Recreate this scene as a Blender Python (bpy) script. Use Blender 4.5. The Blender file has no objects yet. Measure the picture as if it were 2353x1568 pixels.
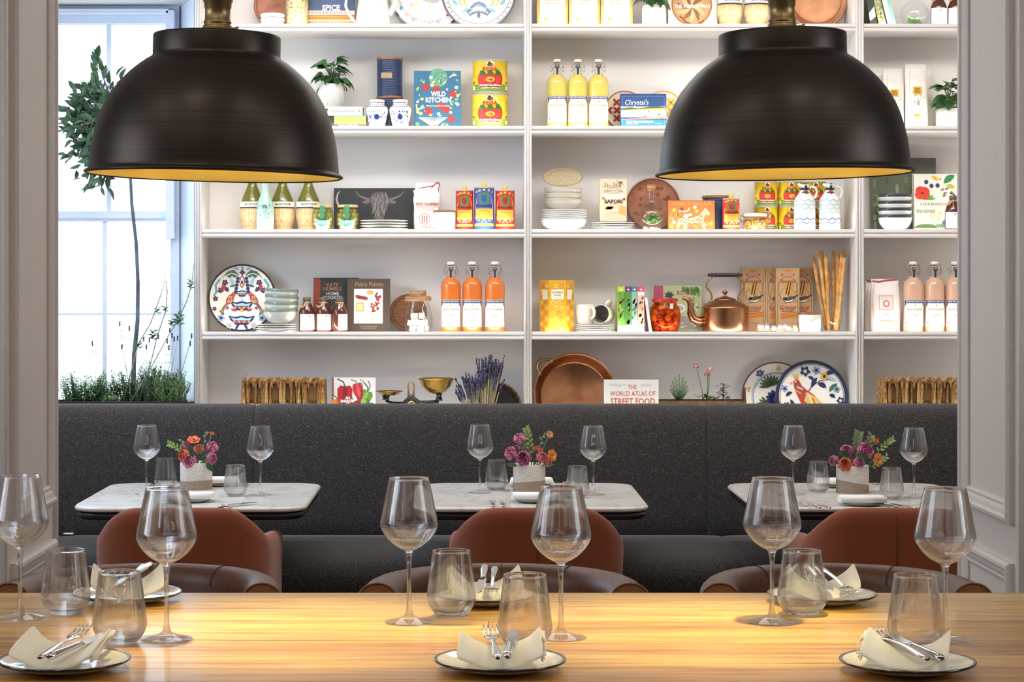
import bpy, bmesh, math, random
from math import sin, cos, pi, sqrt, radians as R
from mathutils import Vector, Matrix
SC = bpy.context.scene
COL = SC.collection
# ---------------------------------------------------------------- camera, sky, sun, room and fill lights, exposure
F, CX, CY, CH = 4800.0, 1073.0, 650.0, 1.466      # focal length (px), principal point (px), eye height (m)
cam = bpy.data.objects.new('camera', bpy.data.cameras.new('camera'))
COL.objects.link(cam); SC.camera = cam
cam.location = (0, 0, CH); cam.rotation_euler = (pi/2, 0, 0)
cam.data.sensor_width = 36; cam.data.lens = F/2353*36
cam.data.shift_x = (1176.5-CX)/2353; cam.data.shift_y = -(784-CY)/2353
cam.data.clip_start = .05; cam.data.clip_end = 200
SC.view_settings.view_transform = 'Standard'; SC.view_settings.look = 'None'
SC.view_settings.gamma = 1; SC.view_settings.use_curve_mapping = False
SC.view_settings.exposure = 0.0
SC.cycles.max_bounces = 14; SC.cycles.diffuse_bounces = 4; SC.cycles.glossy_bounces = 5
SC.cycles.transmission_bounces = 12; SC.cycles.transparent_max_bounces = 24
SC.cycles.sample_clamp_indirect = 3
W = bpy.data.worlds.new('sky'); SC.world = W; W.use_nodes = True
W.node_tree.nodes['Background'].inputs[0].default_value = (.66, .82, 1, 1)
W.node_tree.nodes['Background'].inputs[1].default_value = 5.0
def area(name, loc, aim, sx, sy, power, col, spread=180):
    l = bpy.data.lights.new(name, 'AREA'); l.shape = 'RECTANGLE'; l.size = sx; l.size_y = sy
    l.energy = power; l.color = col; l.spread = R(spread)
    o = bpy.data.objects.new(name, l); COL.objects.link(o); o.location = loc
    o.rotation_euler = (Vector(aim)-Vector(loc)).to_track_quat('-Z', 'Y').to_euler()
    return o
sun = bpy.data.lights.new('sun', 'SUN'); sun.energy = 5.0; sun.color = (1, .98, .95); sun.angle = R(1)
so = bpy.data.objects.new('sun', sun); COL.objects.link(so)
so.rotation_euler = Vector((.35, .55, -.75)).to_track_quat('-Z', 'Y').to_euler()
portal = area('window_portal', (-1.40, 8.62, 1.75), (-1.40, 0, 1.75), .72, 2.2, 1, (1, 1, 1)); portal.data.cycles.is_portal = True
for fx in (-1.9, -.75, .75, 1.9):
    for fy in (.2, 2.0): area('front_room_overhead_fill', (fx, fy, 3.28), (fx*.9, fy+.4, 0), .22, .22, 4.6, (1, .95, .88))  # unseen fill lamps added overhead, kept small so glass shows sharp glints
area('front_room_left_window', (-3.15, 2.4, 1.75), (0, 2.4, 1.3), 1.6, 1.9, 60, (.80, .88, 1))
area('front_room_right_window', (3.15, 2.2, 1.75), (0, 2.4, 1.3), 1.2, 1.8, 46, (.86, .92, 1))
area('rear_room_overhead_fill', (.3, 6.7, 3.1), (.3, 6.9, 0), 3.8, 1.2, 50, (1, .96, .91))  # added fill above the view, brightens banquette and white tables
area('rear_room_shelf_lights', (.6, 6.6, 3.22), (.6, 8.54, 1.5), 3.6, .25, 15, (1, .95, .89), 110)
area('rear_room_blue_fill', (-2.07, 6.9, 1.75), (0, 7.1, 1.3), 1.5, 1.5, 52, (.60, .78, 1))  # added blue fill at a solid wall, for the window reveal and nearest table
LED_POWER, LED_COL = 1.3, (1, .92, .80)
PENDANT_POWER, PENDANT_COL = 88.0, (1, .86, .46)
def WX(px, Y): return (px-CX)*Y/F
def WZ(py, Y): return CH-(py-CY)*Y/F
# ---------------------------------------------------------------- mesh builder with a colour per face
_lin = {}
def lin(c):
    if c in _lin: return _lin[c]
    h = c.lstrip('#')
    t = [int(h[i:i+2], 16)/255 for i in (0, 2, 4)]
    t = tuple(x/12.92 if x <= .04045 else ((x+.055)/1.055)**2.4 for x in t)+(1.,)
    _lin[c] = t
    return t
class MB:
    def __init__(s, k=1.0): s.v = []; s.f = []; s.c = []; s.s = []; s.k = k
    def add(s, vs, fs, col, smooth=False):
        b = len(s.v); s.v.extend(vs)
        for i, f in enumerate(fs):
            s.f.append([b+j for j in f]); s.c.append(col[i] if isinstance(col, list) else col); s.s.append(smooth)
        return s
    def box(s, x0, x1, y0, y1, z0, z1, col='#ffffff', rot=None, at=(0, 0, 0), front=None):
        vs = [(x, y, z) for x in (x0, x1) for y in (y0, y1) for z in (z0, z1)]
        if rot is not None: vs = [tuple(rot @ Vector(v)+Vector(at)) for v in vs]
        fs = [(0, 1, 3, 2), (4, 6, 7, 5), (0, 4, 5, 1), (2, 3, 7, 6), (0, 2, 6, 4), (1, 5, 7, 3)]
        c = [col]*6
        if front: c[2] = front
        return s.add(vs, fs, c)
    def rbox(s, x0, x1, y0, y1, z0, z1, r, col='#ffffff', n=4):
        """box with vertical edges rounded and softened rims"""
        e = min(r*.5, (z1-z0)/3)
        rings = []
        for z, ins in ((z0, e), (z0+e, 0), (z1-e, 0), (z1, e)):
            ring = []
            for cx, cy, a0 in ((x1-r, y1-r, 0), (x0+r, y1-r, pi/2), (x0+r, y0+r, pi), (x1-r, y0+r, 1.5*pi)):
                for i in range(n+1):
                    a = a0+pi/2*i/n; q = r-ins
                    ring.append((cx+q*cos(a), cy+q*sin(a), z))
            rings.append(ring)
        return s.loft(rings, col, cap=True)
    def loft(s, rings, col='#ffffff', closed=True, cap=False, smooth=True):
        n = len(rings[0]); b = len(s.v)
        for r in rings: s.v.extend(r)
        for i in range(len(rings)-1):
            c = col[i] if isinstance(col, list) else col
            for j in range(n if closed else n-1):
                j2 = (j+1) % n
                s.f.append([b+i*n+j, b+i*n+j2, b+(i+1)*n+j2, b+(i+1)*n+j]); s.c.append(c); s.s.append(smooth)
        if cap:
            c0 = col[0] if isinstance(col, list) else col; c1 = col[-1] if isinstance(col, list) else col
            s.f.append([b+j for j in reversed(range(n))]); s.c.append(c0); s.s.append(False)
            s.f.append([b+(len(rings)-1)*n+j for j in range(n)]); s.c.append(c1); s.s.append(False)
        return s
    def lathe(s, prof, n=28, col='#ffffff', c=(0, 0, 0), axis='z', rot=None, sx=1, sy=1, smooth=True):
        rings = []
        for r, z in prof:
            ring = []
            for i in range(n):
                a = 2*pi*i/n; p = (r*cos(a)*sx, r*sin(a)*sy, z)
                if axis == 'y': p = (p[0], -p[2], p[1])
                elif axis == 'x': p = (p[2], p[0], p[1])
                if rot is not None: p = tuple(rot @ Vector(p))
                ring.append((p[0]+c[0], p[1]+c[1], p[2]+c[2]))
            rings.append(ring)
        return s.loft(rings, col, smooth=smooth)
    def tube(s, pts, r, n=6, col='#ffffff', cap=True, flat=1.0):
        pts = [Vector(p) for p in pts]; m = len(pts); rings = []; up = None
        for i, p in enumerate(pts):
            t = (pts[min(i+1, m-1)]-pts[max(i-1, 0)])
            if t.length < 1e-9: t = Vector((0, 0, 1))
            t.normalize()
            if up is None:
                up = Vector((0, 0, 1)) if abs(t.z) < .9 else Vector((0, 1, 0))
            a = t.cross(up)
            if a.length < 1e-6: a = t.orthogonal()
            a.normalize(); b = a.cross(t).normalized(); up = b
            rr = r[i] if isinstance(r, (list, tuple)) else r
            rings.append([tuple(p+a*rr*cos(2*pi*j/n)+b*rr*flat*sin(2*pi*j/n)) for j in range(n)])
        return s.loft(rings, col, cap=cap)
    def grid(s, fn, nu, nv, col='#ffffff', smooth=True):
        vs = [fn(i/nu, j/nv) for j in range(nv+1) for i in range(nu+1)]
        fs = [(j*(nu+1)+i, j*(nu+1)+i+1, (j+1)*(nu+1)+i+1, (j+1)*(nu+1)+i) for j in range(nv) for i in range(nu)]
        return s.add(vs, fs, col, smooth)
    def ball(s, c, r, n=10, m=6, col='#ffffff', sz=1, sy=1):
        return s.lathe([(r*sin(pi*i/m)+1e-5, -r*cos(pi*i/m)*sz) for i in range(m+1)], n, col, c, sy=sy)
    def build(s, name, mat, parent=None, loc=None, rot=None, bevel=0, solid=0, subsurf=0):
        me = bpy.data.meshes.new(name)
        k = s.k
        me.from_pydata([(v[0]*k, v[1]*k, v[2]*k) for v in s.v], [], s.f)
        me.polygons.foreach_set('use_smooth', s.s)
        ca = me.color_attributes.new('Col', 'FLOAT_COLOR', 'CORNER')
        buf = []
        for f, c in zip(s.f, s.c): buf.extend(lin(c)*len(f))
        if len(ca.data)*4 == len(buf): ca.data.foreach_set('color', buf)
        me.materials.append(mat); me.update()
        o = bpy.data.objects.new(name, me); COL.objects.link(o)
        if parent: o.parent = parent
        if loc: o.location = loc
        if rot: o.rotation_euler = rot
        if solid:
            m = o.modifiers.new('solid', 'SOLIDIFY'); m.thickness = solid; m.offset = 0
        if bevel:
            m = o.modifiers.new('bevel', 'BEVEL'); m.width = bevel; m.segments = 2; m.limit_method = 'ANGLE'
        if subsurf:
            m = o.modifiers.new('sub', 'SUBSURF'); m.levels = subsurf; m.render_levels = subsurf
        return o
def thing(name, label, cat, loc=(0, 0, 0), rz=0, group=None, rot=None):
    o = bpy.data.objects.new(name, None); COL.objects.link(o); o.location = loc
    o.rotation_euler = rot if rot else (0, 0, rz)
    o.empty_display_size = .02
    o['label'] = label; o['category'] = cat; o['kind'] = 'thing'
    if group: o['group'] = group
    return o
def tag(o, label, cat, group=None):
    o['label'] = label; o['category'] = cat; o['kind'] = 'thing'
    if group: o['group'] = group
    return o
def dup(root, loc, rz=0, label=None, group=None, rot=None):
    r = root.copy(); COL.objects.link(r); r.location = loc
    r.rotation_euler = rot if rot else (0, 0, rz)
    if label: r['label'] = label
    if group: r['group'] = group
    for ch in root.children:
        c = ch.copy(); COL.objects.link(c); c.parent = r
        for g in ch.children:
            d = g.copy(); COL.objects.link(d); d.parent = c
    return r
def struct(name, mb, mat, parent=None, **kw):
    o = mb.build(name, mat, parent, **kw)
    if parent is None: o['kind'] = 'structure'
    return o
# ---------------------------------------------------------------- flat print (labels, covers, painted motifs)
_txt_scene = bpy.data.scenes.new('lettering'); _txt = {}
def text_mesh(body, bold, shear):
    key = (body, bold, shear)
    if key in _txt: return _txt[key]
    cu = bpy.data.curves.new('lettering', 'FONT'); cu.body = body; cu.size = 1; cu.offset = bold; cu.shear = shear
    cu.resolution_u = 2; cu.align_x = 'CENTER'; cu.space_line = .85
    o = bpy.data.objects.new('lettering', cu); _txt_scene.collection.objects.link(o)
    vl = _txt_scene.view_layers[0]; vl.update(); dg = vl.depsgraph
    me = bpy.data.meshes.new_from_object(o.evaluated_get(dg), depsgraph=dg)
    vs = [(v.co.x, v.co.y) for v in me.vertices]; fs = [list(p.vertices) for p in me.polygons]
    bpy.data.objects.remove(o); bpy.data.curves.remove(cu); bpy.data.meshes.remove(me)
    xs = [v[0] for v in vs] or [0, 1]; ys = [v[1] for v in vs] or [0, 1]
    _txt[key] = (vs, fs, min(xs), max(xs), min(ys), max(ys))
    return _txt[key]
class Pr:
    """prints on the plane y=y0 (facing -Y), or round a cylinder of radius Rr; layers stand a hair proud of each other"""
    def __init__(s, mb, y=0, Rr=None, u=0, v=0, eps=.18, sc=1.0): s.m = mb; s.y = y; s.R = Rr; s.u = u; s.v = v; s.e = eps; s.sc = sc
    def p(s, u, v, l):
        u = s.u+u*s.sc; v = s.v+v*s.sc
        if s.R:
            r = s.R+s.e*l; a = u/s.R
            return (r*sin(a), s.y-r*cos(a), v)
        return (u, s.y-s.e*l, v)
    def rect(s, u0, v0, u1, v1, col, l=1):
        n = max(1, int(abs(u1-u0)*s.sc/(s.R*.18))+1) if s.R else 1
        s.m.add([s.p(u0+(u1-u0)*i/n, v, l) for v in (v0, v1) for i in range(n+1)],
                [(i, i+1, n+2+i, n+1+i) for i in range(n)], col)
    def frame(s, u0, v0, u1, v1, t, col, l=1):
        s.rect(u0, v0, u1, v0+t, col, l); s.rect(u0, v1-t, u1, v1, col, l)
        s.rect(u0, v0+t, u0+t, v1-t, col, l); s.rect(u1-t, v0+t, u1, v1-t, col, l)
    def poly(s, pts, col, l=1):
        s.m.add([s.p(u, v, l) for u, v in pts], [list(range(len(pts)))], col)
    def ell(s, u, v, a, b, col, l=1, n=16, rot=0, a0=0, a1=2*pi):
        full = a1-a0 > 6.2
        ts = [a0+(a1-a0)*i/(n if full else n-1) for i in range(n)]
        c, d = cos(rot), sin(rot)
        s.poly([(u+a*cos(t)*c-b*sin(t)*d, v+a*cos(t)*d+b*sin(t)*c) for t in ts], col, l)
    def ring(s, u, v, r0, r1, col, l=1, n=32, a0=0, a1=2*pi):
        vs = []
        for i in range(n+1):
            t = a0+(a1-a0)*i/n
            vs += [s.p(u+r0*cos(t), v+r0*sin(t), l), s.p(u+r1*cos(t), v+r1*sin(t), l)]
        s.m.add(vs, [(2*i, 2*i+2, 2*i+3, 2*i+1) for i in range(n)], col)
    def line(s, pts, w, col, l=1):
        vs = []; n = len(pts)
        for i in range(n):
            a = pts[max(i-1, 0)]; b = pts[min(i+1, n-1)]; dx, dy = b[0]-a[0], b[1]-a[1]; d = math.hypot(dx, dy) or 1
            ww = (w[i] if isinstance(w, (list, tuple)) else w)/2
            vs += [s.p(pts[i][0]-dy/d*ww, pts[i][1]+dx/d*ww, l), s.p(pts[i][0]+dy/d*ww, pts[i][1]-dx/d*ww, l)]
        s.m.add(vs, [(2*i+1, 2*i+3, 2*i+2, 2*i) for i in range(n-1)], col)
    def leaf(s, u0, v0, u1, v1, w, col, l=1, bend=0, n=5):
        dx, dy = u1-u0, v1-v0; d = math.hypot(dx, dy) or 1; nx, ny = -dy/d, dx/d
        A = []; B = []
        for i in range(n+1):
            t = i/n; o = bend*4*t*(1-t); h = w/2*sin(pi*t)**.8 if 0 < t < 1 else 0
            A.append((u0+dx*t+nx*(o+h), v0+dy*t+ny*(o+h))); B.append((u0+dx*t+nx*(o-h), v0+dy*t+ny*(o-h)))
        s.poly(B+A[-2:0:-1], col, l)
    def flower(s, u, v, r, col, mid, l=1, n=6, rot=0):
        pts = []
        for i in range(n*4):
            t = 2*pi*i/(n*4)+rot; q = r*(.80+.20*cos(n*(t-rot)))
            pts.append((u+q*cos(t), v+q*sin(t)))
        s.poly(pts, col, l); s.ell(u, v, r*.35, r*.35, mid, l+1, 8)
    def text(s, body, u, v, w, h, col, l=2, bold=.0, shear=0):
        vs, fs, x0, x1, y0, y1 = text_mesh(body, bold, shear)
        kx = w/max(x1-x0, 1e-6); ky = h/max(y1-y0, 1e-6)
        s.m.add([s.p(u+(x-(x0+x1)/2)*kx, v+(y-(y0+y1)/2)*ky, l) for x, y in vs], fs, col)
# ---------------------------------------------------------------- materials
def material(name, build):
    m = bpy.data.materials.new(name); m.use_nodes = True; nt = m.node_tree
    b = nt.nodes['Principled BSDF']; build(nt, b, nt.nodes, nt.links)
    return m
def setp(b, rough=.5, metal=0, spec=None, coat=0, trans=0, ior=None, sheen=0, sub=0):
    b.inputs['Roughness'].default_value = rough; b.inputs['Metallic'].default_value = metal
    if spec is not None: b.inputs['Specular IOR Level'].default_value = spec
    b.inputs['Coat Weight'].default_value = coat; b.inputs['Transmission Weight'].default_value = trans
    if ior: b.inputs['IOR'].default_value = ior
    b.inputs['Sheen Weight'].default_value = sheen
def painted(name, **kw):          # colour from the faces
    def f(nt, b, N, L):
        setp(b, **kw); a = N.new('ShaderNodeVertexColor'); a.layer_name = 'Col'; L.new(a.outputs[0], b.inputs['Base Color'])
    return material(name, f)
def tex(nt, N, L, scale=(1, 1, 1), coord='Object', kind='ShaderNodeTexNoise', nscale=5, detail=3, rough=.5):
    c = N.new('ShaderNodeTexCoord'); mp = N.new('ShaderNodeMapping'); mp.inputs['Scale'].default_value = scale
    L.new(c.outputs[coord], mp.inputs['Vector']); t = N.new(kind); L.new(mp.outputs[0], t.inputs['Vector'])
    if 'Scale' in t.inputs: t.inputs['Scale'].default_value = nscale
    if 'Detail' in t.inputs: t.inputs['Detail'].default_value = detail
    if 'Roughness' in t.inputs: t.inputs['Roughness'].default_value = rough
    return t
def ramp(nt, N, L, src, stops):
    r = N.new('ShaderNodeValToRGB'); e = r.color_ramp.elements
    while len(e) < len(stops): e.new(.5)
    for i, (p, c) in enumerate(stops): e[i].position = p; e[i].color = lin(c)
    L.new(src, r.inputs[0]); return r
def bump(nt, N, L, src, b, strength=.2, dist=.002):
    n = N.new('ShaderNodeBump'); n.inputs['Strength'].default_value = strength; n.inputs['Distance'].default_value = dist
    L.new(src, n.inputs['Height']); L.new(n.outputs[0], b.inputs['Normal'])
def noisy(name, stops, scale=(1, 1, 1), nscale=8, detail=4, bmp=0, bd=.002, coord='Object', nr=.5, **kw):
    def f(nt, b, N, L):
        setp(b, **kw); t = tex(nt, N, L, scale, coord, nscale=nscale, detail=detail, rough=nr)
        r = ramp(nt, N, L, t.outputs['Fac'], stops); L.new(r.outputs[0], b.inputs['Base Color'])
        if bmp: bump(nt, N, L, t.outputs['Fac'], b, bmp, bd)
    return material(name, f)
def tinted(name, lo, hi, scale=(1, 1, 1), nscale=8, detail=4, bmp=0, bd=.002, nr=.5, **kw):   # face colour times noise
    def f(nt, b, N, L):
        setp(b, **kw); a = N.new('ShaderNodeVertexColor'); a.layer_name = 'Col'
        t = tex(nt, N, L, scale, nscale=nscale, detail=detail, rough=nr)
        r = ramp(nt, N, L, t.outputs['Fac'], [(.3, lo), (.7, hi)])
        m = N.new('ShaderNodeMix'); m.data_type = 'RGBA'; m.blend_type = 'MULTIPLY'; m.inputs[0].default_value = 1
        L.new(a.outputs[0], m.inputs[6]); L.new(r.outputs[0], m.inputs[7]); L.new(m.outputs[2], b.inputs['Base Color'])
        if bmp: bump(nt, N, L, t.outputs['Fac'], b, bmp, bd)
    return material(name, f)
def glassy(name, clear=.6, tint=(1, 1, 1, 1), ior=1.48, rough=0):
    m = bpy.data.materials.new(name); m.use_nodes = True; nt = m.node_tree; N = nt.nodes; L = nt.links
    N.remove(N['Principled BSDF']); g = N.new('ShaderNodeBsdfGlass'); g.inputs['IOR'].default_value = ior; g.inputs['Roughness'].default_value = rough
    g.inputs['Color'].default_value = tint; t = N.new('ShaderNodeBsdfTransparent'); t.inputs[0].default_value = tint
    x = N.new('ShaderNodeMixShader'); x.inputs[0].default_value = clear
    L.new(g.outputs[0], x.inputs[1]); L.new(t.outputs[0], x.inputs[2]); L.new(x.outputs[0], N['Material Output'].inputs[0])
    return m
def thin_glass(name, tint=(1, 1, 1, 1), power=5):     # a thin sheet: Schlick reflection over a clear body
    m = bpy.data.materials.new(name); m.use_nodes = True; nt = m.node_tree; N = nt.nodes; L = nt.links
    N.remove(N['Principled BSDF']); g = N.new('ShaderNodeBsdfGlossy'); g.inputs['Roughness'].default_value = .01
    t = N.new('ShaderNodeBsdfTransparent'); t.inputs[0].default_value = tint
    lw = N.new('ShaderNodeLayerWeight'); pw = N.new('ShaderNodeMath'); pw.operation = 'POWER'; pw.inputs[1].default_value = power
    L.new(lw.outputs['Facing'], pw.inputs[0]); fr = N.new('ShaderNodeMath'); fr.operation = 'MULTIPLY_ADD'; fr.inputs[1].default_value = .95; fr.inputs[2].default_value = .05
    L.new(pw.outputs[0], fr.inputs[0])
    x = N.new('ShaderNodeMixShader'); L.new(fr.outputs[0], x.inputs[0])
    L.new(t.outputs[0], x.inputs[1]); L.new(g.outputs[0], x.inputs[2]); L.new(x.outputs[0], N['Material Output'].inputs[0])
    return m
M = {}
M['print'] = painted('printed_paper', rough=.55)
M['matte'] = painted('matte_paint', rough=.8)
M['gloss'] = painted('glazed', rough=.12, coat=.3)
M['satin'] = painted('satin', rough=.35)
M['leafy'] = painted('leaf', rough=.4, spec=.4)
M['petal'] = painted('petal', rough=.6, sheen=.2)
M['cloth'] = tinted('linen', '#e6e6e6', '#ffffff', nscale=900, detail=2, bmp=.12, bd=.0005, rough=.9, sheen=.2)
M['wall'] = noisy('wall_paint', [(.3, '#d9d4d0'), (.7, '#dfdad6')], nscale=40, rough=.6, bmp=.03)
M['darkwall'] = noisy('dark_wall_paint', [(.3, '#4a4744'), (.7, '#524e4a')], nscale=40, rough=.6)
M['trim'] = noisy('trim_paint', [(.3, '#d0c5bb'), (.7, '#d5cbc2')], nscale=60, rough=.45, bmp=.02)
M['shelf'] = noisy('shelf_paint', [(.3, '#e6e2df'), (.7, '#e7e3e0')], nscale=50, rough=.5)
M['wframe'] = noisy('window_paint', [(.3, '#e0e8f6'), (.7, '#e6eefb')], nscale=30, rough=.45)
M['brickwhite'] = tinted('white_brick', '#e0e0e0', '#ffffff', nscale=30, rough=.8, bmp=.3, bd=.004)
M['floor'] = noisy('oak_floor', [(.3, '#5d4630'), (.7, '#7d6246')], scale=(1, 8, 1), nscale=4, rough=.45)
def _fabric(nt, b, N, L):
    setp(b, rough=.95, sheen=.15)
    t = tex(nt, N, L, nscale=230, detail=3, rough=.7); r = ramp(nt, N, L, t.outputs['Fac'], [(.34, '#171515'), (.50, '#2a2727'), (.60, '#3d3938'), (.70, '#716b69')])
    L.new(r.outputs[0], b.inputs['Base Color']); bump(nt, N, L, t.outputs['Fac'], b, .35, .002)
M['banquette'] = material('charcoal_wool', _fabric)
M['rust'] = noisy('rust_weave', [(.3, '#753a1c'), (.7, '#904724')], scale=(1, 1, 1), nscale=500, detail=2, bmp=.25, bd=.001, rough=.9, sheen=.2)
M['leather'] = noisy('brown_leather', [(.3, '#4c2c1a'), (.7, '#5e3822')], nscale=160, detail=3, bmp=.08, bd=.001, rough=.48)
M['tan'] = noisy('tan_leather', [(.3, '#6d4626'), (.7, '#7d5230')], nscale=160, detail=3, bmp=.08, bd=.001, rough=.42)
def _oak(nt, b, N, L):
    setp(b, rough=.3, coat=.1); a = N.new('ShaderNodeVertexColor'); a.layer_name = 'Col'
    t = tex(nt, N, L, (1.2, 26, 26), nscale=3, detail=8, rough=.62); r = ramp(nt, N, L, t.outputs['Fac'], [(.28, '#86694a'), (.45, '#d8c8b0'), (.55, '#efe6d8'), (.72, '#ffffff')])
    m = N.new('ShaderNodeMix'); m.data_type = 'RGBA'; m.blend_type = 'MULTIPLY'; m.inputs[0].default_value = 1
    L.new(a.outputs[0], m.inputs[6]); L.new(r.outputs[0], m.inputs[7]); L.new(m.outputs[2], b.inputs['Base Color'])
    bump(nt, N, L, t.outputs['Fac'], b, .06, .001)
M['oak'] = material('oak_planks', _oak)
def _marble(nt, b, N, L):
    setp(b, rough=.22); t = tex(nt, N, L, (2.2, 1.4, 1), nscale=3.2, detail=8, rough=.6)
    r = ramp(nt, N, L, t.outputs['Fac'], [(.46, '#d9d5d0'), (.498, '#cbc6c0'), (.503, '#c9c4be'), (.55, '#d9d5d0')]); L.new(r.outputs[0], b.inputs['Base Color'])
M['marble'] = material('white_marble', _marble)
M['black'] = noisy('black_paint', [(.3, '#101113'), (.7, '#17181a')], nscale=20, rough=.35)
M['bronze'] = noisy('dark_bronze', [(.3, '#302822'), (.7, '#3d332a')], scale=(.8, .8, 160), nscale=3, detail=6, bmp=.03, bd=.0006, rough=.40, metal=.7)
M['gold'] = noisy('gold_leaf', [(.3, '#f2cc58'), (.7, '#fbe08a')], scale=(1, 1, 14), nscale=5, rough=.35, metal=.6)
M['brass'] = noisy('aged_brass', [(.3, '#8f744c'), (.7, '#b09464')], nscale=30, rough=.42, metal=.85)
M['ybrass'] = noisy('scale_brass', [(.3, '#a98540'), (.7, '#cfa95a')], nscale=25, rough=.24, metal=1)
M['copper'] = noisy('copper', [(.3, '#9c6a4a'), (.5, '#b98561'), (.7, '#cf9f7c')], nscale=9, detail=5, rough=.28, metal=1)
M['dullcopper'] = noisy('dull_copper', [(.3, '#7a5142'), (.5, '#96644f'), (.7, '#a9745c')], nscale=14, detail=5, rough=.45, metal=.7)
M['steel'] = painted('polished_steel', rough=.12, metal=1)
M['wood'] = tinted('turned_wood', '#b08a66', '#ffffff', scale=(1, 1, 9), nscale=25, detail=5, rough=.5)
M['wicker'] = tinted('water_hyacinth', '#8a7050', '#ffffff', scale=(1, 1, 1), nscale=60, detail=4, bmp=.3, bd=.002, rough=.75)
M['straw'] = tinted('straw_wrap', '#b89a70', '#ffffff', scale=(90, 90, 3), nscale=3, detail=3, bmp=.4, bd=.001, rough=.7)
M['pottery'] = tinted('speckled_clay', '#d8d4ce', '#ffffff', nscale=260, detail=2, bmp=.08, bd=.0006, rough=.6)
M['glass'] = glassy('clear_glass', .5)
M['bowlglass'] = glassy('blown_glass', .28, (.985, .985, .985, 1))
M['jarglass'] = glassy('jar_glass', .75)
M['amber'] = glassy('amber_jar', .6, (1, .62, .36, 1))
M['pane'] = thin_glass('window_glass', (.97, .99, 1, 1))
M['brownglass'] = painted('brown_glass', rough=.1, coat=.4)
M['soil'] = noisy('soil', [(.3, '#17120e'), (.7, '#33281f')], nscale=60, bmp=.6, bd=.01, rough=.95)
M['bark'] = tinted('bark', '#a0a0a0', '#ffffff', scale=(1, 1, .3), nscale=50, bmp=.5, bd=.003, rough=.85)
M['bread'] = tinted('baked_crust', '#d0a878', '#ffffff', nscale=40, detail=4, bmp=.2, rough=.75)
def _led(nt, b, N, L):
    setp(b, rough=.5); b.inputs['Base Color'].default_value = (.9, .85, .75, 1)
    b.inputs['Emission Color'].default_value = (1, .86, .68, 1); b.inputs['Emission Strength'].default_value = 4
M['led'] = material('led_strip', _led)
def _bulb(nt, b, N, L):
    b.inputs['Emission Color'].default_value = (1, .84, .52, 1); b.inputs['Emission Strength'].default_value = 150
M['bulb'] = material('lamp_bulb', _bulb)
# ---------------------------------------------------------------- the setting
XL, XR, YN, YF = -1.056, 1.265, 4.755, 5.345       # panelled opening between the two rooms
struct('floor', MB().box(-3.4, 3.4, -3.2, 9.0, -.05, 0, '#6b5238'), M['floor'])
struct('ceiling', MB().box(-3.4, 3.4, -3.2, 8.9, 3.3, 3.36), M['wall'])
struct('wall_front_left', MB().box(-3.4, -3.2, -3.2, YN, 0, 3.3), M['darkwall'])
struct('wall_front_right', MB().box(3.2, 3.4, -3.2, YN, 0, 3.3), M['darkwall'])
struct('wall_behind', MB().box(-3.4, 3.4, -3.4, -3.2, 0, 3.3), M['darkwall'])
def moulding(Y0, Y1, z0, z1, X, sgn, w=.05):
    """rectangular panel frame of ogee section, standing out from a jamb at X towards the opening"""
    prof = [(0, 0), (0, .012), (.006, .019), (.014, .020), (.020, .014), (.030, .012), (.038, .008), (.044, .009), (w, .005), (w, 0)]
    rings = []
    for a, b, da, db in ((Y0, z0, 1, 1), (Y1, z0, -1, 1), (Y1, z1, -1, -1), (Y0, z1, 1, -1), (Y0, z0, 1, 1)):
        rings.append([(X-sgn*h, a+da*p, b+db*p) for p, h in prof])
    return MB().loft(rings, closed=False, smooth=False)
for side, X, s, xo in (('left', XL, -1, -3.2), ('right', XR, 1, 3.2)):
    a, b = sorted((X, xo))
    w = struct('wall_'+side, MB().box(a, b, YN, YF, 0, 2.75), M['trim'])
    for z0, z1 in ((.906, 2.62), (.2, .816)):
        moulding(4.827, 5.303, z0, z1, X, s).build('panel_moulding', M['trim'], w)
    e = MB().tube([(X-s*.001, YF-.006, 0), (X-s*.001, YF-.006, 2.75)], .011, 10).build('corner_bead', M['trim'], w)
    e = MB().tube([(X-s*.001, YN+.004, 0), (X-s*.001, YN+.004, 2.75)], .008, 10).build('corner_bead', M['trim'], w)
struct('wall_lintel', MB().box(-3.2, 3.2, YN, YF, 2.75, 3.3), M['trim'])
struct('baseboard_left', MB().box(XL, XL+.018, YN, YF, 0, .14), M['trim'])
struct('baseboard_right', MB().box(XR-.018, XR, YN, YF, 0, .14), M['trim'])
# rear room
struct('wall_rear_left', MB().box(-2.3, -2.1, YF, 8.7, 0, 3.3), M['wall'])
struct('wall_rear_right', MB().box(2.9, 3.1, YF, 8.7, 0, 3.3), M['wall'])
rw = struct('wall_rear', MB().box(-1.0845, 2.9, 8.56, 8.70, 0, 3.3).box(-2.1, -1.88, 8.12, 8.70, 0, 3.3).box(-1.88, -1.0845, 8.12, 8.70, 2.60, 3.3).box(-1.88, -1.0845, 8.20, 8.70, 0, .775), M['wall'])
rv = MB()       # splayed window reveal
rv.add([(-1.0845, 8.30, .8), (-1.179, 8.58, .8), (-1.0845, 8.7, .8), (-1.0845, 8.30, 2.6), (-1.179, 8.58, 2.6), (-1.0845, 8.7, 2.6)], [(0, 1, 4, 3), (1, 2, 5, 4)], '#ffffff')
rv.build('reveal', M['wframe'], rw)
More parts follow.
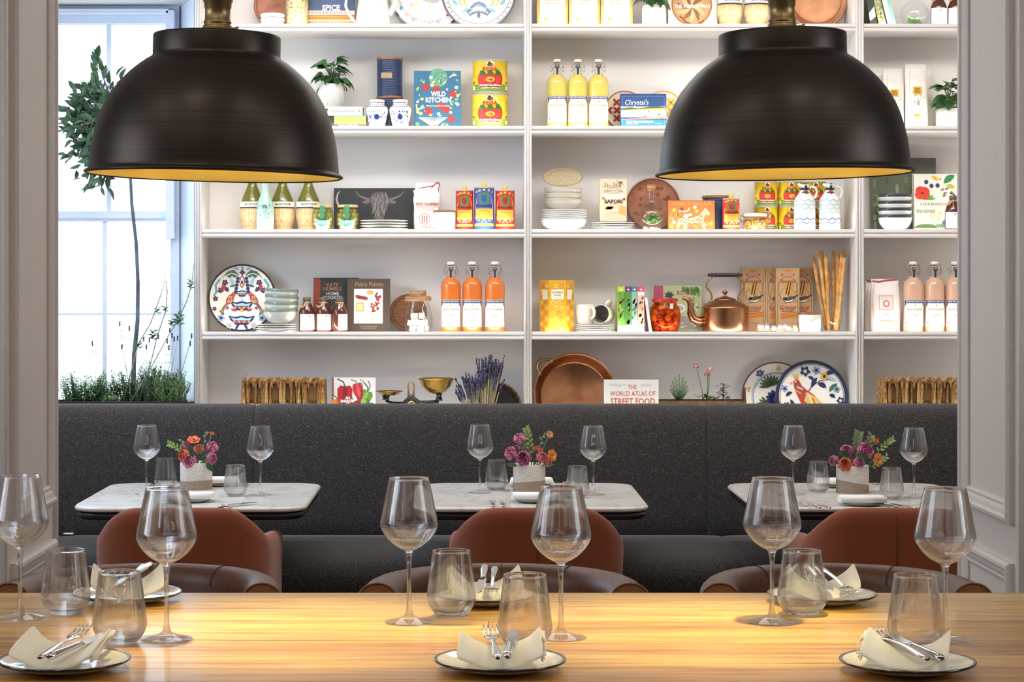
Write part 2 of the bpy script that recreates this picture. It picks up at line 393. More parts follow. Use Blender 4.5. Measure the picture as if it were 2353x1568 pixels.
# window: panes, sashes, glazing bars
win = struct('window_1', MB().box(-1.215, -1.179, 8.56, 8.66, .80, 2.60).box(-1.90, -1.80, 8.56, 8.66, .80, 2.60).box(-1.80, -1.215, 8.56, 8.66, 2.53, 2.60).box(-1.80, -1.215, 8.56, 8.66, .80, .86), M['wframe'])
def wz(py): return WZ(py, 8.6)
def wx(px): return WX(px, 8.6)
MB().box(wx(388), wx(408), 8.50, 8.56, wz(550), wz(30)).build('sash_lining', M['wframe'], win, bevel=.003)
MB().box(-1.80, wx(395), 8.575, 8.61, wz(510), wz(486)).build('meeting_rail', M['wframe'], win, bevel=.003)
MB().box(-1.80, wx(395), 8.565, 8.60, wz(503), wz(497)).build('rail_bead', M['wframe'], win)
MB().box(-1.80, wx(395), 8.58, 8.61, wz(58), wz(30)).build('top_rail', M['wframe'], win, bevel=.003)
MB().box(-1.80, wx(395), 8.50, 8.58, wz(38), wz(27)).build('curtain_rail', M['wframe'], win, bevel=.002)
for x0, x1, y0, y1 in ((246, 257, 486, 58), (237, 247, 925, 510)):
    b = MB().box(wx(x0), wx(x1), 8.585, 8.615, wz(y0), wz(y1)).build('glazing_bar', M['wframe'], win, bevel=.002)
for yy in (272, 722):
    MB().box(-1.80, wx(395), 8.59, 8.612, wz(yy+3), wz(yy-3)).build('glazing_bar', M['wframe'], win, bevel=.002)
for x0, x1 in ((-1.80, wx(242)), (wx(250), wx(390))):
    for y0, y1 in ((272, 58), (486, 275), (722, 510), (925, 725)):
        MB().add([(x0, 8.602, wz(y0)), (x1, 8.602, wz(y0)), (x1, 8.602, wz(y1)), (x0, 8.602, wz(y1))], [(0, 1, 2, 3)], '#ffffff').build('pane', M['pane'], win)
MB().box(-1.90, -1.10, 8.10, 8.62, .775, .80).build('window_sill', M['wframe'], win, bevel=.004)
# white painted brick wall across the yard
ob = struct('wall_outside', MB().box(-9, 3, 18.03, 18.3, -1, 8, '#eeeeee'), M['brickwhite'])
ch, bl = .069, .222
bm_ = None
for j in range(46):
    z = WZ(850, 18)+j*ch
    for i in range(6):
        x = -3.86+i*bl+(j % 2)*bl/2
        if bm_ is None:
            o = MB().box(0, bl-.014, 18.0, 18.04, 0, ch-.012).build('brick', M['brickwhite'], ob); bm_ = o.data
            o.location = (x, 0, z)
        else:
            o = bpy.data.objects.new('brick', bm_); COL.objects.link(o); o.parent = ob; o.location = (x, ((i*7+j*3) % 5)*.002, z)
struct('ground_outside', MB().box(-12, 8, 8.8, 18, -.6, -.5, '#bdbdbd'), M['brickwhite'])
# ---------------------------------------------------------------- shelving
TIER_Y = [-178, 57, 292, 529.5, 765]
T = {i: WZ(y, 8.3) for i, y in enumerate(TIER_Y)}; T[5] = WZ(1000, 8.3)
XA0, XA1, XB0, XB1, XC0, XC1 = -1.083, WX(464, 8.3), WX(1205, 8.3), WX(1222, 8.3), WX(1965, 8.3), WX(1985, 8.3)
XD0, XD1 = WX(2722, 8.3), WX(2742, 8.3)
shelves = thing('built_in_shelving', 'white built-in shelving with moulded shelf edges and lit tiers behind the charcoal banquette', 'shelving', (0, 8.3, 0))
def put(o, off=(0, -8.3, 0)): o.location = off; return o
put(MB().box(XA0, XD1, 8.541, 8.557, 0, 3.29).build('back_panel', M['shelf'], shelves))
for x0, x1 in ((XA0, XA1), (XB0, XB1), (XC0, XC1), (XD0, XD1)):
    u = MB().box(x0, x1, 8.300, 8.5405, 0, 3.29); w = x1-x0
    put(u.build('upright', M['shelf'], shelves))
    g = MB()
    for f in (.18, .5, .82):
        g.lathe([(1e-4, .8), (w*.15, .8), (w*.15, 3.28), (1e-4, 3.28)], 10, '#ffffff', (x0+w*f, 8.2985, 0))
    put(g.build('upright_beading', M['shelf'], shelves))
nose = [(8.3115, 0), (8.309, .0045), (8.300, .0045), (8.297, .002), (8.296, -.006), (8.298, -.0095), (8.304, -.0105), (8.304, -.0145), (8.299, -.0155), (8.2975, -.020), (8.299, -.0245), (8.306, -.0277), (8.540, -.0277), (8.540, 0)]
for i in range(5):
    for x0, x1 in ((XA1, XB0), (XB1, XC0), (XC1, XD0)):
        put(MB().loft([[(x, y, T[i]+z) for y, z in nose] for x in (x0, x1)], cap=True, smooth=False).build('shelf', M['shelf'], shelves))
base = MB().box(XA0, XD1, 8.05, 8.299, .08, T[5]-.03).box(XA0, XD1, 8.03, 8.5405, T[5]-.03, T[5])
put(base.build('base_cabinet', M['shelf'], shelves))
for i in range(1, 6):
    for x0, x1 in ((XA1, XB0), (XB1, XC0), (XC1, XD0)):
        y = 8.3155 if i < 5 else 8.055; w = (x1-x0)*.96; xc = (x0+x1)/2
        put(MB().box(xc-w/2, xc+w/2, y-.003, y+.002, T[i]+.0001, T[i]+.0035).build('led_strip', M['led'], shelves))
        area('shelf_led', (xc, y, T[i]+.006), (xc, y+.55, T[i]+1), w, .006, LED_POWER*(1.0 if i < 5 else 1.0)*(w/1.25), LED_COL)
# ---------------------------------------------------------------- banquette
def upholstered(x0, x1, prof, soft=.03):
    cy = sum(p[0] for p in prof)/len(prof); cz = sum(p[1] for p in prof)/len(prof)
    rings = []
    L_ = [(x0, .045), (x0+.006, .022), (x0+soft*.6, .008), (x0+soft*1.6, 0)]
    xs = L_+[(x0+(x1-x0)*t, 0) for t in (.2, .4, .6, .8)]+[(x1-(x-x0), s) for x, s in reversed(L_)]
    for x, s in xs: rings.append([(x, cy+(y-cy)*(1-s), cz+(z-cz)*(1-s*1.2) if z > .3 else z) for y, z in prof])
    return MB().loft(rings, cap=True)
backp = [(7.745, .40), (7.742, .60), (7.752, .80), (7.765, .92), (7.778, .968), (7.80, .995), (7.835, 1.009), (7.88, 1.010), (7.93, 1.002), (7.965, .98), (7.985, .94), (7.99, .85), (7.99, .40)]
seatp = [(7.74, .53), (7.60, .536), (7.40, .541), (7.25, .543), (7.15, .540), (7.09, .528), (7.055, .505), (7.04, .47), (7.045, .42), (7.06, .34), (7.74, .34)]
bq = thing('banquette', 'long charcoal grey wool banquette with rounded back along the shelves', 'banquette', (0, 7.4, 0))
for x0, x1 in ((-2.05, -.795), (-.793, .891), (.893, 2.75)):
    upholstered(x0, x1, backp).build('back_cushion', M['banquette'], bq, (0, -7.4, 0))
for x0, x1 in ((-2.05, -.77), (-.768, .94), (.942, 2.75)):
    upholstered(x0, x1, seatp, .05).build('seat_cushion', M['banquette'], bq, (0, -7.4, 0))
MB().box(-2.0, 2.7, 7.12, 7.98, 0, .345).build('plinth', M['black'], bq, (0, -7.4, 0))
MB().box(-1.50, -1.455, 7.705, 7.735, .5375, .5395, '#e8e6e2').box(-1.52, -1.49, 7.70, 7.732, .539, .546, '#1c1c1c').build('care_label', M['print'], bq, (0, -7.4, 0))
# ---------------------------------------------------------------- pendant lamps
def pendant(px, py, tilt, label):
    Y = 3.28; k = Y/F
    t = thing('pendant_lamp', label, 'lamp', (WX(px, Y), Y, WZ(py, Y)), rot=(0, tilt, 0), group='dome pendant lamps over the wooden table')
    out = [(287, 1), (291, -1.5), (295.5, .5), (296, 4), (292, 7.5), (287.5, 9), (286, 14), (285, 24), (282.5, 50), (279, 75), (273, 102), (265, 130), (257, 151), (247, 171), (234, 192), (217, 213), (198, 233), (177, 251), (162, 262), (149, 270), (146.3, 274), (146, 279), (146, 318), (144.5, 322), (141, 323.5), (60, 325), (30, 325)]
    MB(k).lathe(out, 96).build('shade', M['bronze'], t)
    inn = [(287, 1.2), (284, 9), (281, 30), (276, 75), (262, 130), (244, 171), (214, 212), (174, 248), (145, 266), (60, 270), (1, 270)]
    MB(k).lathe(inn, 96).build('shade_lining', M['gold'], t)
    cap = [(1, 325.2), (41, 325.2), (43, 328), (42, 334), (36, 338), (33, 342), (33, 345), (30.5, 346), (30.5, 350), (32, 351), (32, 354), (30.5, 355), (30.5, 358), (29, 359), (29, 384), (31, 386), (31.5, 398), (34, 400), (34, 420), (28, 428), (10, 432), (4, 434)]
    MB(k).lathe(cap, 40).build('brass_fitter', M['brass'], t)
    MB(k).tube([(34, -14, 336), (44, -14, 336)], 4.5, 10).lathe([(1, -3), (7, -3), (7, 3), (1, 3)], 12, c=(47, -14, 336), axis='x').build('thumb_screw', M['brass'], t)
    top = (3.29-WZ(py, Y))/k
    MB(k).tube([(0, 0, 430), (-top*math.tan(tilt), 0, top)], 4, 8, '#1a1a1a').build('cable', M['matte'], t)
    MB(k).lathe([(1, top-30), (70, top-28), (75, top-10), (75, top)], 24, c=(-top*math.tan(tilt), 0, 0)).build('ceiling_rose', M['brass'], t)
    MB(k).lathe([(20, 268), (22, 215), (1, 214)], 20).build('lamp_holder', M['brass'], t)
    MB(k).ball((0, 0, 190), 34, 16, 10).build('bulb', M['bulb'], t)
    l = bpy.data.lights.new('pendant_light', 'SPOT'); l.energy = PENDANT_POWER; l.color = PENDANT_COL; l.spot_size = R(60); l.spot_blend = 1; l.shadow_soft_size = .03
    o = bpy.data.objects.new('pendant_light', l); COL.objects.link(o); o.parent = t; o.location = (0, 0, 145*k)
    o.rotation_euler = (0, -.17 if px < 1000 else .17, 0)
pendant(492, 404.5, .022, 'dark bronze dome pendant lamp hanging in front of the window end of the shelves')
pendant(1802, 400.5, -.0145, 'dark bronze dome pendant lamp hanging in front of the yellow flour bags')
# ---------------------------------------------------------------- builders for the things on the shelves (sizes in px at their own distance)
rnd = random.Random(7)
def item(name, label, cat, x0, x1, yt, tier, Y=8.4, z=None, group=None, rz=0, lean=0):
    k = Y/F
    if z is None: z = T[tier]
    z += .0005+(.0014+.004*lean if lean else 0); yb = CY-(z-CH)*F/Y
    t = thing(name, label, cat, (WX((x0+x1)/2, Y), Y, z), group=group, rot=(-lean, 0, rz))
    return t, x1-x0, yb-yt, k
def leaf_data(name, L, Wd, col, mat='leafy', fold=.25, droop=.25, n=5, tipw=.62):
    """one leaf: base at the origin, along +X, face up +Z; size in metres"""
    mb = MB()
    def fn(u, v):
        w = Wd*.5*(sin(pi*min(1, u**.75*.97+.03))**.9) if 0 < u < 1 else 0.0004
        s = (v-.5)*2
        return (L*u*(1-.12*droop*u), s*w, abs(s)*w*fold-droop*L*u*u*.5+L*.06*sin(u*pi))
    mb.grid(fn, n, 2, col)
    o = mb.build(name, M[mat]); me = o.data; bpy.data.objects.remove(o)
    return me
def place(name, me, parent, pos, d, up=(0, 0, 1), s=1.0, roll=0):
    o = bpy.data.objects.new(name, me); COL.objects.link(o); o.parent = parent
    x = Vector(d).normalized(); u = Vector(up); y = u.cross(x)
    if y.length < 1e-4: y = x.orthogonal()
    y.normalize(); zc = x.cross(y)
    m = Matrix((x, y, zc)).transposed().to_4x4() @ Matrix.Rotation(roll, 4, 'X')
    o.matrix_local = Matrix.Translation(Vector(pos)) @ m @ Matrix.Diagonal((s, s, s, 1))
    return o
LEAFS = {}
def leaf(kind):
    if kind not in LEAFS:
        a = dict(pot1=(.056, .042, '#46713a', .2, .5), pot2=(.046, .034, '#557f3f', .2, .4), pot3=(.056, .040, '#31542e', .2, .6), bay=(.058, .023, '#3d5a41', .35, .25), bay2=(.050, .020, '#55735a', .35, .15),
                 suc=(.029, .018, '#5c9a4c', .5, .1), suc2=(.027, .016, '#3a7a42', .5, .0), gl=(.030, .013, '#3c6136', .25, .3), gl2=(.036, .016, '#27452a', .25, .35), sage=(.030, .011, '#463f46', .3, .4), lime=(.013, .007, '#9ab86a', .3, .1), grey=(.014, .009, '#8a9a78', .3, .1))[kind]
        LEAFS[kind] = leaf_data('leaf', a[0], a[1], a[2], fold=a[3], droop=a[4])
    return LEAFS[kind]
# --- bottles
def label_print(k, r, z0, z1):
    mb = MB(k); p = Pr(mb, 0, r+.25); a = r*1.22; H = z1-z0
    p.rect(-a, z0, a, z1, '#c9a24a', 0); p.rect(-a+1.2, z0+1.2, a-1.2, z1-1.2, '#fbf8f0', 1)
    p.rect(-a+2, z1-8.5, a-2, z1-2, '#27407e', 2); p.text('REINE DES LIMONADES', 0, z1-5, a*1.5, 3.4, '#f3efe2', 3, .02)
    p.poly([(-a+2, z1-8.5), (-a+2, z1-20), (-a+4, z1-14), (-a+8, z1-10), (-a*.3, z1-8.5)], '#27407e', 2)
    p.poly([(a-2, z1-8.5), (a*.3, z1-8.5), (a-8, z1-10), (a-4, z1-14), (a-2, z1-20)], '#27407e', 2)
    p.ell(0, z1-14, 1.6, 2.2, '#c9a24a', 2, 8)
    p.text('MORTUACIENNE', 0, z0+H*.64, a*1.35, 4.2, '#b08a52', 2, .03)
    p.text('100', 0, z0+H*.42, a*.55, 7.5, '#8f8c8c', 2)
    p.line([(-a*.3, z0+H*.33), (a*.3, z0+H*.35)], .7, '#8f8c8c', 2)
    pts = [(-a+3, z0+3)]
    for i, (f, h) in enumerate(((0, 7), (.08, 12), (.14, 8), (.3, 10), (.38, 7), (.5, 8), (.56, 4))): pts.append((-a+3+f*2*a, z0+h))
    p.poly(pts+[(a*.15, z0+3)], '#3c56a0', 2)
    p.poly([(a*.3, z0+3), (a*.35, z0+6), (a*.6, z0+7), (a*.85, z0+5), (a-3, z0+3)], '#4a63a8', 2)
    return mb
def swing_bottle(proto, x0, yt, tier, juice, label, group, w=46, Y=8.385):
    if proto:
        k = Y/F; return dup(proto, (WX(x0+w/2, Y), Y, T[tier]+.0005), label=label)
    t, w, h, k = item('swing_top_bottle', label, 'bottle', x0, x0+w, yt, tier, Y, group=group)
    r = w/2; s = h/164
    MB(k).lathe([(1, 1), (r*.75, 0), (r*.96, 1.5), (r, 5), (r, 104*s), (r*.985, 109*s), (r*.9, 116*s), (r*.72, 121*s), (r*.5, 125*s), (r*.42, 129*s), (1, 129.2*s)], 36, juice).build('bottle_body', M['gloss'], t)
    MB(k).lathe([(r*.42, 129.4*s), (r*.385, 136*s), (r*.36, 148*s), (r*.44, 149*s), (r*.45, 152*s), (r*.40, 154*s)], 24).build('bottle_neck', M['jarglass'], t)
    MB(k).lathe([(r*.34, 154.2*s), (r*.34, 156*s), (r*.4, 156.2*s), (r*.42, 161*s), (r*.3, 163.5*s), (1, 164*s)], 20, ['#a8403a', '#eeeae4', '#eeeae4', '#eeeae4', '#eeeae4']).build('stopper', M['gloss'], t)
    for sg in (-1, 1):
        c = MB(k).tube([(sg*r*.3, -1, 159*s), (sg*r*.5, -1, 158*s), (sg*r*.62, -1, 150*s), (sg*r*.70, -2, 140*s), (sg*r*.62, -3, 133*s), (sg*r*.46, -3, 137*s), (sg*r*.45, -2, 143*s), (sg*r*.6, -1, 146*s)], .75, 6, '#9a9894')
        c.build('wire_clip', M['steel'], t)
    mb = MB(k); p = Pr(mb, -r*.46, None)
    p.poly([(-3, 124*s), (3, 124*s), (3.6, 140*s), (6.6, 143*s), (6.6, 152*s), (-6.6, 152*s), (-6.6, 143*s), (-3.6, 140*s)], '#c9b06a', 0)
    p.poly([(-2.1, 125*s), (2.1, 125*s), (2.7, 141*s), (5.4, 144*s), (5.4, 150.5*s), (-5.4, 150.5*s), (-5.4, 144*s), (-2.7, 141*s)], '#273257', 1)
    p.text('100', 0, 147*s, 7, 3.6, '#d8cfae', 2)
    mb.build('seal_strip', M['print'], t)
    label_print(k, r, 12*s, 76*s).build('label', M['print'], t)
    return t
def fiasco(proto, cx, yt, tier, label, group, Y=8.44):
    if proto: return dup(proto, (WX(cx, Y), Y, T[tier]+.0005), label=label)
    t, w, h, k = item('straw_flask', label, 'bottle', cx-30, cx+30, yt, tier, Y, group=group)
    MB(k).lathe([(27, 50), (27.6, 56), (26.5, 64), (23, 76), (18, 88), (13, 99), (10, 108), (9, 116), (8.6, 126), (9.6, 126.5), (9.6, 130), (8, 131)], 36, '#6d6a22').build('flask_glass', M['brownglass'], t)
    MB(k).lathe([(1, 0), (24, 0), (25, 3), (24, 8), (23, 11), (26, 20), (29, 32), (29.6, 40), (28.6, 49), (26.5, 53)], 40, '#ecd3a8').build('straw_wrap', M['straw'], t)
    g = MB(k)
    for z, r in ((11.5, 23.6), (4, 25.6)): g.tube([((r)*cos(a*pi/14), r*sin(a*pi/14), z) for a in range(29)], 1.1, 6, '#dcbf8c', cap=False)
    g.build('raffia_band', M['straw'], t)
    m2 = MB(k); p = Pr(m2, 0, 28.2)
    p.rect(-40, 52, 40, 55, '#23301c', 0); p.rect(-40, 55, 40, 67, '#f4f0e6', 1); p.text('MONTIORI', 0, 61, 30, 5, '#4d4a3c', 2, .03)
    p.ell(19, 61, 3, 3, '#b8402c', 2, 10)
    m2.build('label', M['print'], t)
    MB(k).lathe([(9.2, 112), (10.2, 114), (9.2, 116)], 20, '#f4efdf').build('neck_ring', M['satin'], t)
    MB(k).lathe([(8, 131), (9.2, 131.5), (9.2, 138), (1, 138.5)], 20, '#2b2a20').build('foil_cap', M['satin'], t)
    return t
def brown_bottle(proto, cx, yt, tier, label, group, Y=8.37, rz=0):
    if proto: return dup(proto, (WX(cx, Y), Y, T[tier]+.0005), rz, label=label)
    t, w, h, k = item('brown_syrup_bottle', label, 'bottle', cx-18.5, cx+18.5, yt, tier, Y, group=group)
    MB(k).lathe([(1, 0), (16.5, 0), (18.3, 2), (18.3, 44), (17.6, 48), (15, 55), (11, 63), (8.4, 69), (8, 76), (1, 76.5)], 32, '#55291a').build('bottle_body', M['brownglass'], t)
    MB(k).lathe([(8.6, 72), (9, 73), (9, 79), (7.5, 80.5), (1, 80.8)], 24, '#6d5f4a').build('screw_cap', M['satin'], t)
    mb = MB(k); p = Pr(mb, 0, 18.5)
    p.rect(-24, 5, 24, 42, '#f3edf3', 0); p.frame(-9, 8, 9, 39, 1, '#b9a3cf', 1); p.frame(-23, 6, 23, 41, .7, '#cdbbdc', 1); p.ell(0, 36, 1.6, 1.6, '#4a3c58', 2, 8)
    p.line([(-5, 26), (5, 26)], .8, '#a99bb8', 2); p.line([(-6, 23), (6, 23)], .8, '#a99bb8', 2)
    mb.build('label', M['print'], t)
    b = MB(k).tube([(8.8*cos(a), 8.8*sin(a), 68+.6*sin(3*a)) for a in [i*pi/10 for i in range(21)]], 1.3, 6, '#e2d3ad', cap=False)
    b.tube([(-4, -8.5, 68), (-9, -11, 64), (-16, -12, 60), (-24, -11.5, 62)], 1.2, 6, '#e2d3ad'); b.tube([(-4, -8.5, 68), (-8, -12, 62), (-14, -13, 58), (-21, -12, 58)], 1.1, 6, '#e2d3ad')
    b.ball((-4, -9.5, 67.5), 2.4, 8, 5, '#e2d3ad')
    b.build('twine', M['straw'], t)
    return t
# --- tins
def tomatoes(p, w, h, l=2):
    for u, a in ((-.22, .15), (.22, -.15), (0, 0)):
        p.ell(u*w, h*.40, w*.15, h*.24, '#a81f1c', l, 18, a); p.ell(u*w-w*.02, h*.43, w*.115, h*.2, '#d5352b', l+1, 18, a)
        p.flower(u*w, h*.60, w*.10, '#2f6a2c', '#2f6a2c', l+2, 5)
def rega_can(x0, x1, yt, tier, label, Y, z=None, group='tomato tins'):
    t, w, h, k = item('tomato_tin', label, 'tin can', x0, x1, yt, tier, Y, z, group)
    r = w/2; e = h*.045
    MB(k).lathe([(1, .3), (r*.97, .3), (r, 0), (r, e), (r*.985, e), (r*.985, h-e), (r, h-e), (r, h), (r*.96, h), (r*.95, h-e*.8), (1, h-e*.8)], 40,
                ['#b8b0a0']*3+['#e7b81e', '#f2cf2e', '#e7b81e']+['#b8b0a0']*4).build('tin_body', M['satin'], t)
    mb = MB(k); p = Pr(mb, 0, r*.99)
    W2 = w
    p.rect(-W2*.62, e, W2*.62, h*.26, '#7f9d3a', 0); p.poly([(-W2*.6, h*.24), (-W2*.3, h*.34), (0, h*.27), (W2*.3, h*.33), (W2*.6, h*.25), (W2*.6, h*.2), (-W2*.6, h*.2)], '#d7c13a', 1)
    tomatoes(p, W2, h)
    p.text('REGA', 0, h*.715, W2*.42, h*.105, '#c2261f', 6, .03)
    p.ell(0, h*.86, W2*.115, h*.105, '#efe6c8', 5, 18); p.ell(0, h*.84, W2*.09, h*.06, '#2f5f34', 6, 12); p.ell(-W2*.02, h*.89, W2*.04, h*.045, '#3a2418', 7, 10); p.ell(W2*.035, h*.84, W2*.035, h*.035, '#c63a2c', 7, 10)
    p.ell(0, h*.40, W2*.13, h*.075, '#e9c53a', 6, 16); p.text('D.O.P.', 0, h*.40, W2*.17, h*.055, '#a8741c', 7, .03)
    p.text('Pomodoro San Marzano', 0, h*.235, W2*.6, h*.06, '#ffffff', 6, .04); p.text("dell'Agro Sarnese", 0, h*.15, W2*.5, h*.055, '#ffffff', 6, .04)
    for sg in (-1, 1):
        p.rect(sg*W2*.50, h*.30, sg*W2*.62, h*.34, '#8a2a20', 3)
        for q in range(5): p.rect(sg*W2*.5, h*(.5+q*.07), sg*W2*.62, h*(.52+q*.07), '#b48a1c', 3)
        p.rect(sg*W2*.49, h*.1, sg*W2*.6, h*.22, '#efe9c0', 3)
    mb.build('label', M['print'], t)
    return t
def oil_tin(x0, x1, yt, tier, label, body, Y=8.385, cap=True):
    t, w, h, k = item('olive_oil_tin', label, 'tin can', x0, x1, yt, tier, Y, group='olive oil tins')
    r = w/2; hb = h-9
    dark = {'#c8352b': '#8d221c', '#3f66b4': '#2a4784'}.get(body, body)
    MB(k).lathe([(1, 0), (r, 0), (r, 2), (r*.985, 2.5), (r*.985, hb-3), (r, hb-2.5), (r, hb), (r*.93, hb), (r*.9, hb-1.5), (1, hb-1.5)], 36, ['#b9b3a8']*3+[body, '#b9b3a8', '#b9b3a8', '#9a958c', '#9a958c', '#c7c2b8']).build('tin_body', M['satin'], t)
    MB(k).lathe([(5.5, hb-1.4), (5.5, hb+8), (4.6, hb+9), (.5, hb+9)], 18, '#e8c31e').build('pour_cap', M['satin'], t)
    mb = MB(k); p = Pr(mb, 0, r*.99); a = r*1.05
    p.rect(-a*1.2, hb*.10, a*1.2, hb*.16, '#e8b84a', 1)
    p.ell(0, hb*.53, a*.95, hb*.34, '#e0a63c', 1, 28); p.rect(-a*.95, hb*.26, a*.95, hb*.5, '#e6b044', 1)
    p.ell(0, hb*.27, a*.9, hb*.09, '#2f7a42', 2, 20); p.ell(0, hb*.32, a*.75, hb*.08, '#e6b044', 3, 20)
    for i in range(8):
        q = pi+pi*i/7; p.ell(a*.85*cos(q), hb*.3+hb*.1*sin(q), 2.2, 1.8, '#e9ead8', 4, 7)
    p.ell(0, hb*.72, a*.48, hb*.16, '#8a6a24', 2, 22); p.ell(0, hb*.72, a*.42, hb*.14, '#2f8a4e', 3, 22); p.text('HUILE\nD\'OLIVE', 0, hb*.73, a*.5, hb*.12, '#173f24', 4)
    p.text('NICOLAS ALZIARI', 0, hb*.565, a*1.7, hb*.055, '#3a2412', 4, .04)
    p.line([(-a*.9, hb*.87), (-a*.45, hb*.915), (0, hb*.93), (a*.45, hb*.915), (a*.9, hb*.87)], hb*.05, '#e0b050', 2)
    p.text('FRUITEE DOUCE', 0, hb*.45, a, hb*.03, '#8a4a20', 4); p.line([(-a*.5, hb*.39), (a*.5, hb*.39)], .8, '#b06a2c', 4); p.line([(-a*.5, hb*.36), (a*.5, hb*.36)], .8, '#b06a2c', 4)
    p.poly([(0, hb*.29), (3.4, hb*.25), (0, hb*.21), (-3.4, hb*.25)], '#f2eee0', 5)
    mb.build('label', M['print'], t)
    return t
def canister(x0, x1, yt, tier, label, Y, z=None, plate=True):
    t, w, h, k = item('ribbed_canister', label, 'canister', x0, x1, yt, tier, Y, z, 'navy ribbed canisters')
    r = w/2; hb = h-6; prof = [(1, 0), (r, 0)]; n = max(8, int(hb/4))
    for i in range(n):
        z0 = hb*i/n; d = hb/n; prof += [(r, z0+d*.12), (r*.972, z0+d*.5), (r, z0+d*.88)]
    MB(k).lathe(prof+[(r, hb), (1, hb)], 40, '#27395c').build('canister_body', M['satin'], t)
    MB(k).lathe([(1, hb+.2), (r*1.03, hb+.2), (r*1.04, hb+1.5), (r*1.03, hb+5.5), (r*.98, hb+6), (1, hb+6)], 40, '#a9825a').build('wooden_lid', M['wood'], t)
    if plate:
        mb = MB(k); p = Pr(mb, 0, r+.6); p.rect(-r*.72, hb*.48, r*.22, hb*.63, '#c7ae80', 0); p.frame(-r*.66, hb*.50, r*.16, hb*.61, .6, '#8f7548', 1); p.text('PASTA', -r*.25, hb*.555, r*.5, hb*.05, '#7c6238', 1)
        mb.build('name_plate', M['satin'], t)
    return t
# --- crockery
def plate_stack(n, cx, w, y0, y1, tier, label, Y, group, z=None):
    """n plates stacked from pixel height y1 (bottom) to y0; returns the top height"""
    k = Y/F; z = T[tier]+.0005 if z is None else z
    hp = (CY-(z-CH)*F/Y-y0)/n; r = w/2; o = None
    names = ['lowest', 'second from the bottom', 'third from the bottom', 'fourth from the bottom', 'fifth from the bottom']
    for i in range(n):
        q = 'topmost' if i == n-1 else names[i]
        loc = (WX(cx, Y)+rnd.uniform(-.001, .001), Y, z+i*hp*k)
        lb = label+', '+q+' of the stack'
        if o is None:
            o = thing('side_plate', lb, 'plate', loc, group=group)
            MB(k).lathe([(1, .3), (r*.60, 0), (r*.62, .4), (r*.86, hp*.30), (r*.985, hp*.66), (r, hp*.76), (r*.985, hp*.88), (r*.9, hp*.80), (r*.66, hp*.6), (1, hp*.5)], 48, '#f1ede6').build('plate_dish', M['gloss'], o)
        else: dup(o, loc, label=lb)
    return z+n*hp*k
def bowl(x0, x1, yt, tier, label, Y, z=None, group=None, col='#dfe0da', rim='#6f8074', h=None, tilt=0, inner='#d8d8d0', deep=True, name='bowl'):
    t, w, hh, k = item(name, label, 'bowl', x0, x1, yt, tier, Y, z, group)
    if tilt: t.rotation_euler = (0, tilt, 0)
    r = w/2; h = h or hh
    o = [(1, .5), (r*.5, 0), (r*.54, 1.5), (r*.75, h*.2), (r*.9, h*.45), (r*.98, h*.8), (r, h-.8), (r*.985, h), (r*.965, h-.8), (r*.93, h*.7), (r*.84, h*.42), (r*.6, h*.18), (1, h*.13)]
    MB(k).lathe(o, 48, [col]*5+[rim, rim, rim, inner, inner, inner, inner]).build('bowl_body', M['gloss'], t)
    return t
def disc_plate(name, label, cx, r, tier, Y, lean, motif, base='#efece4', rimc='#2a2a33', group=None, dx=0, mat='gloss', back=None, rim2=None):
    k = Y/F
    t = thing(name, label, 'plate', (WX(cx, Y), Y, T[tier]+.0005+.004*lean), group=group, rot=(-lean, 0, 0))
    prof = [(1, -3), (r*.6, -3), (r*.97, -1), (r, .6), (r*.985, 1.5), (r*.955, 1.3), (r*.93, .9), (r*.72, .5), (1, .5)]
    MB(k).lathe(prof, 64, [back or base]*2+[rimc, rimc, rimc, rim2 or base, base, base], (0, 0, r), axis='y').build('plate_dish', M[mat], t)
    mb = MB(k); p = Pr(mb, -1.55, None, 0, r, eps=.12); motif(p, r)
    if mb.v: mb.build('painted_motif', M['gloss'], t)
    return t
# --- books
def book(x0, x1, yt, tier, label, cover, Y, paint=None, lean=.10, d=9, spine=None, spine_w=0, z=None, rz=0, cat='book', name='book'):
    t, w, h, k = item(name, label, cat, x0, x1, yt, tier, Y, z, None, rz, lean)
    h = h/cos(lean); a = w/2
    m = MB(k).box(-a, a, -d/2, -d/2+1.2, 0, h, cover).box(-a, a, d/2-1.2, d/2, 0, h, cover).box(-a, -a+1.2, -d/2+1.2, d/2-1.2, 0, h, spine or cover)
    m.build('cover', M['satin'], t)
    MB(k).box(-a+1.2, a-1.5, -d/2+1.2, d/2-1.2, 1.5, h-1.5, '#efe8d8').build('pages', M['matte'], t)
    mb = MB(k); p = Pr(mb, -d/2-.1)
    if spine_w: p.rect(-a, 0, -a+spine_w, h, spine, 0)
    if paint: paint(p, a, h)
    if mb.v: mb.build('cover_print', M['print'], t)
    return t
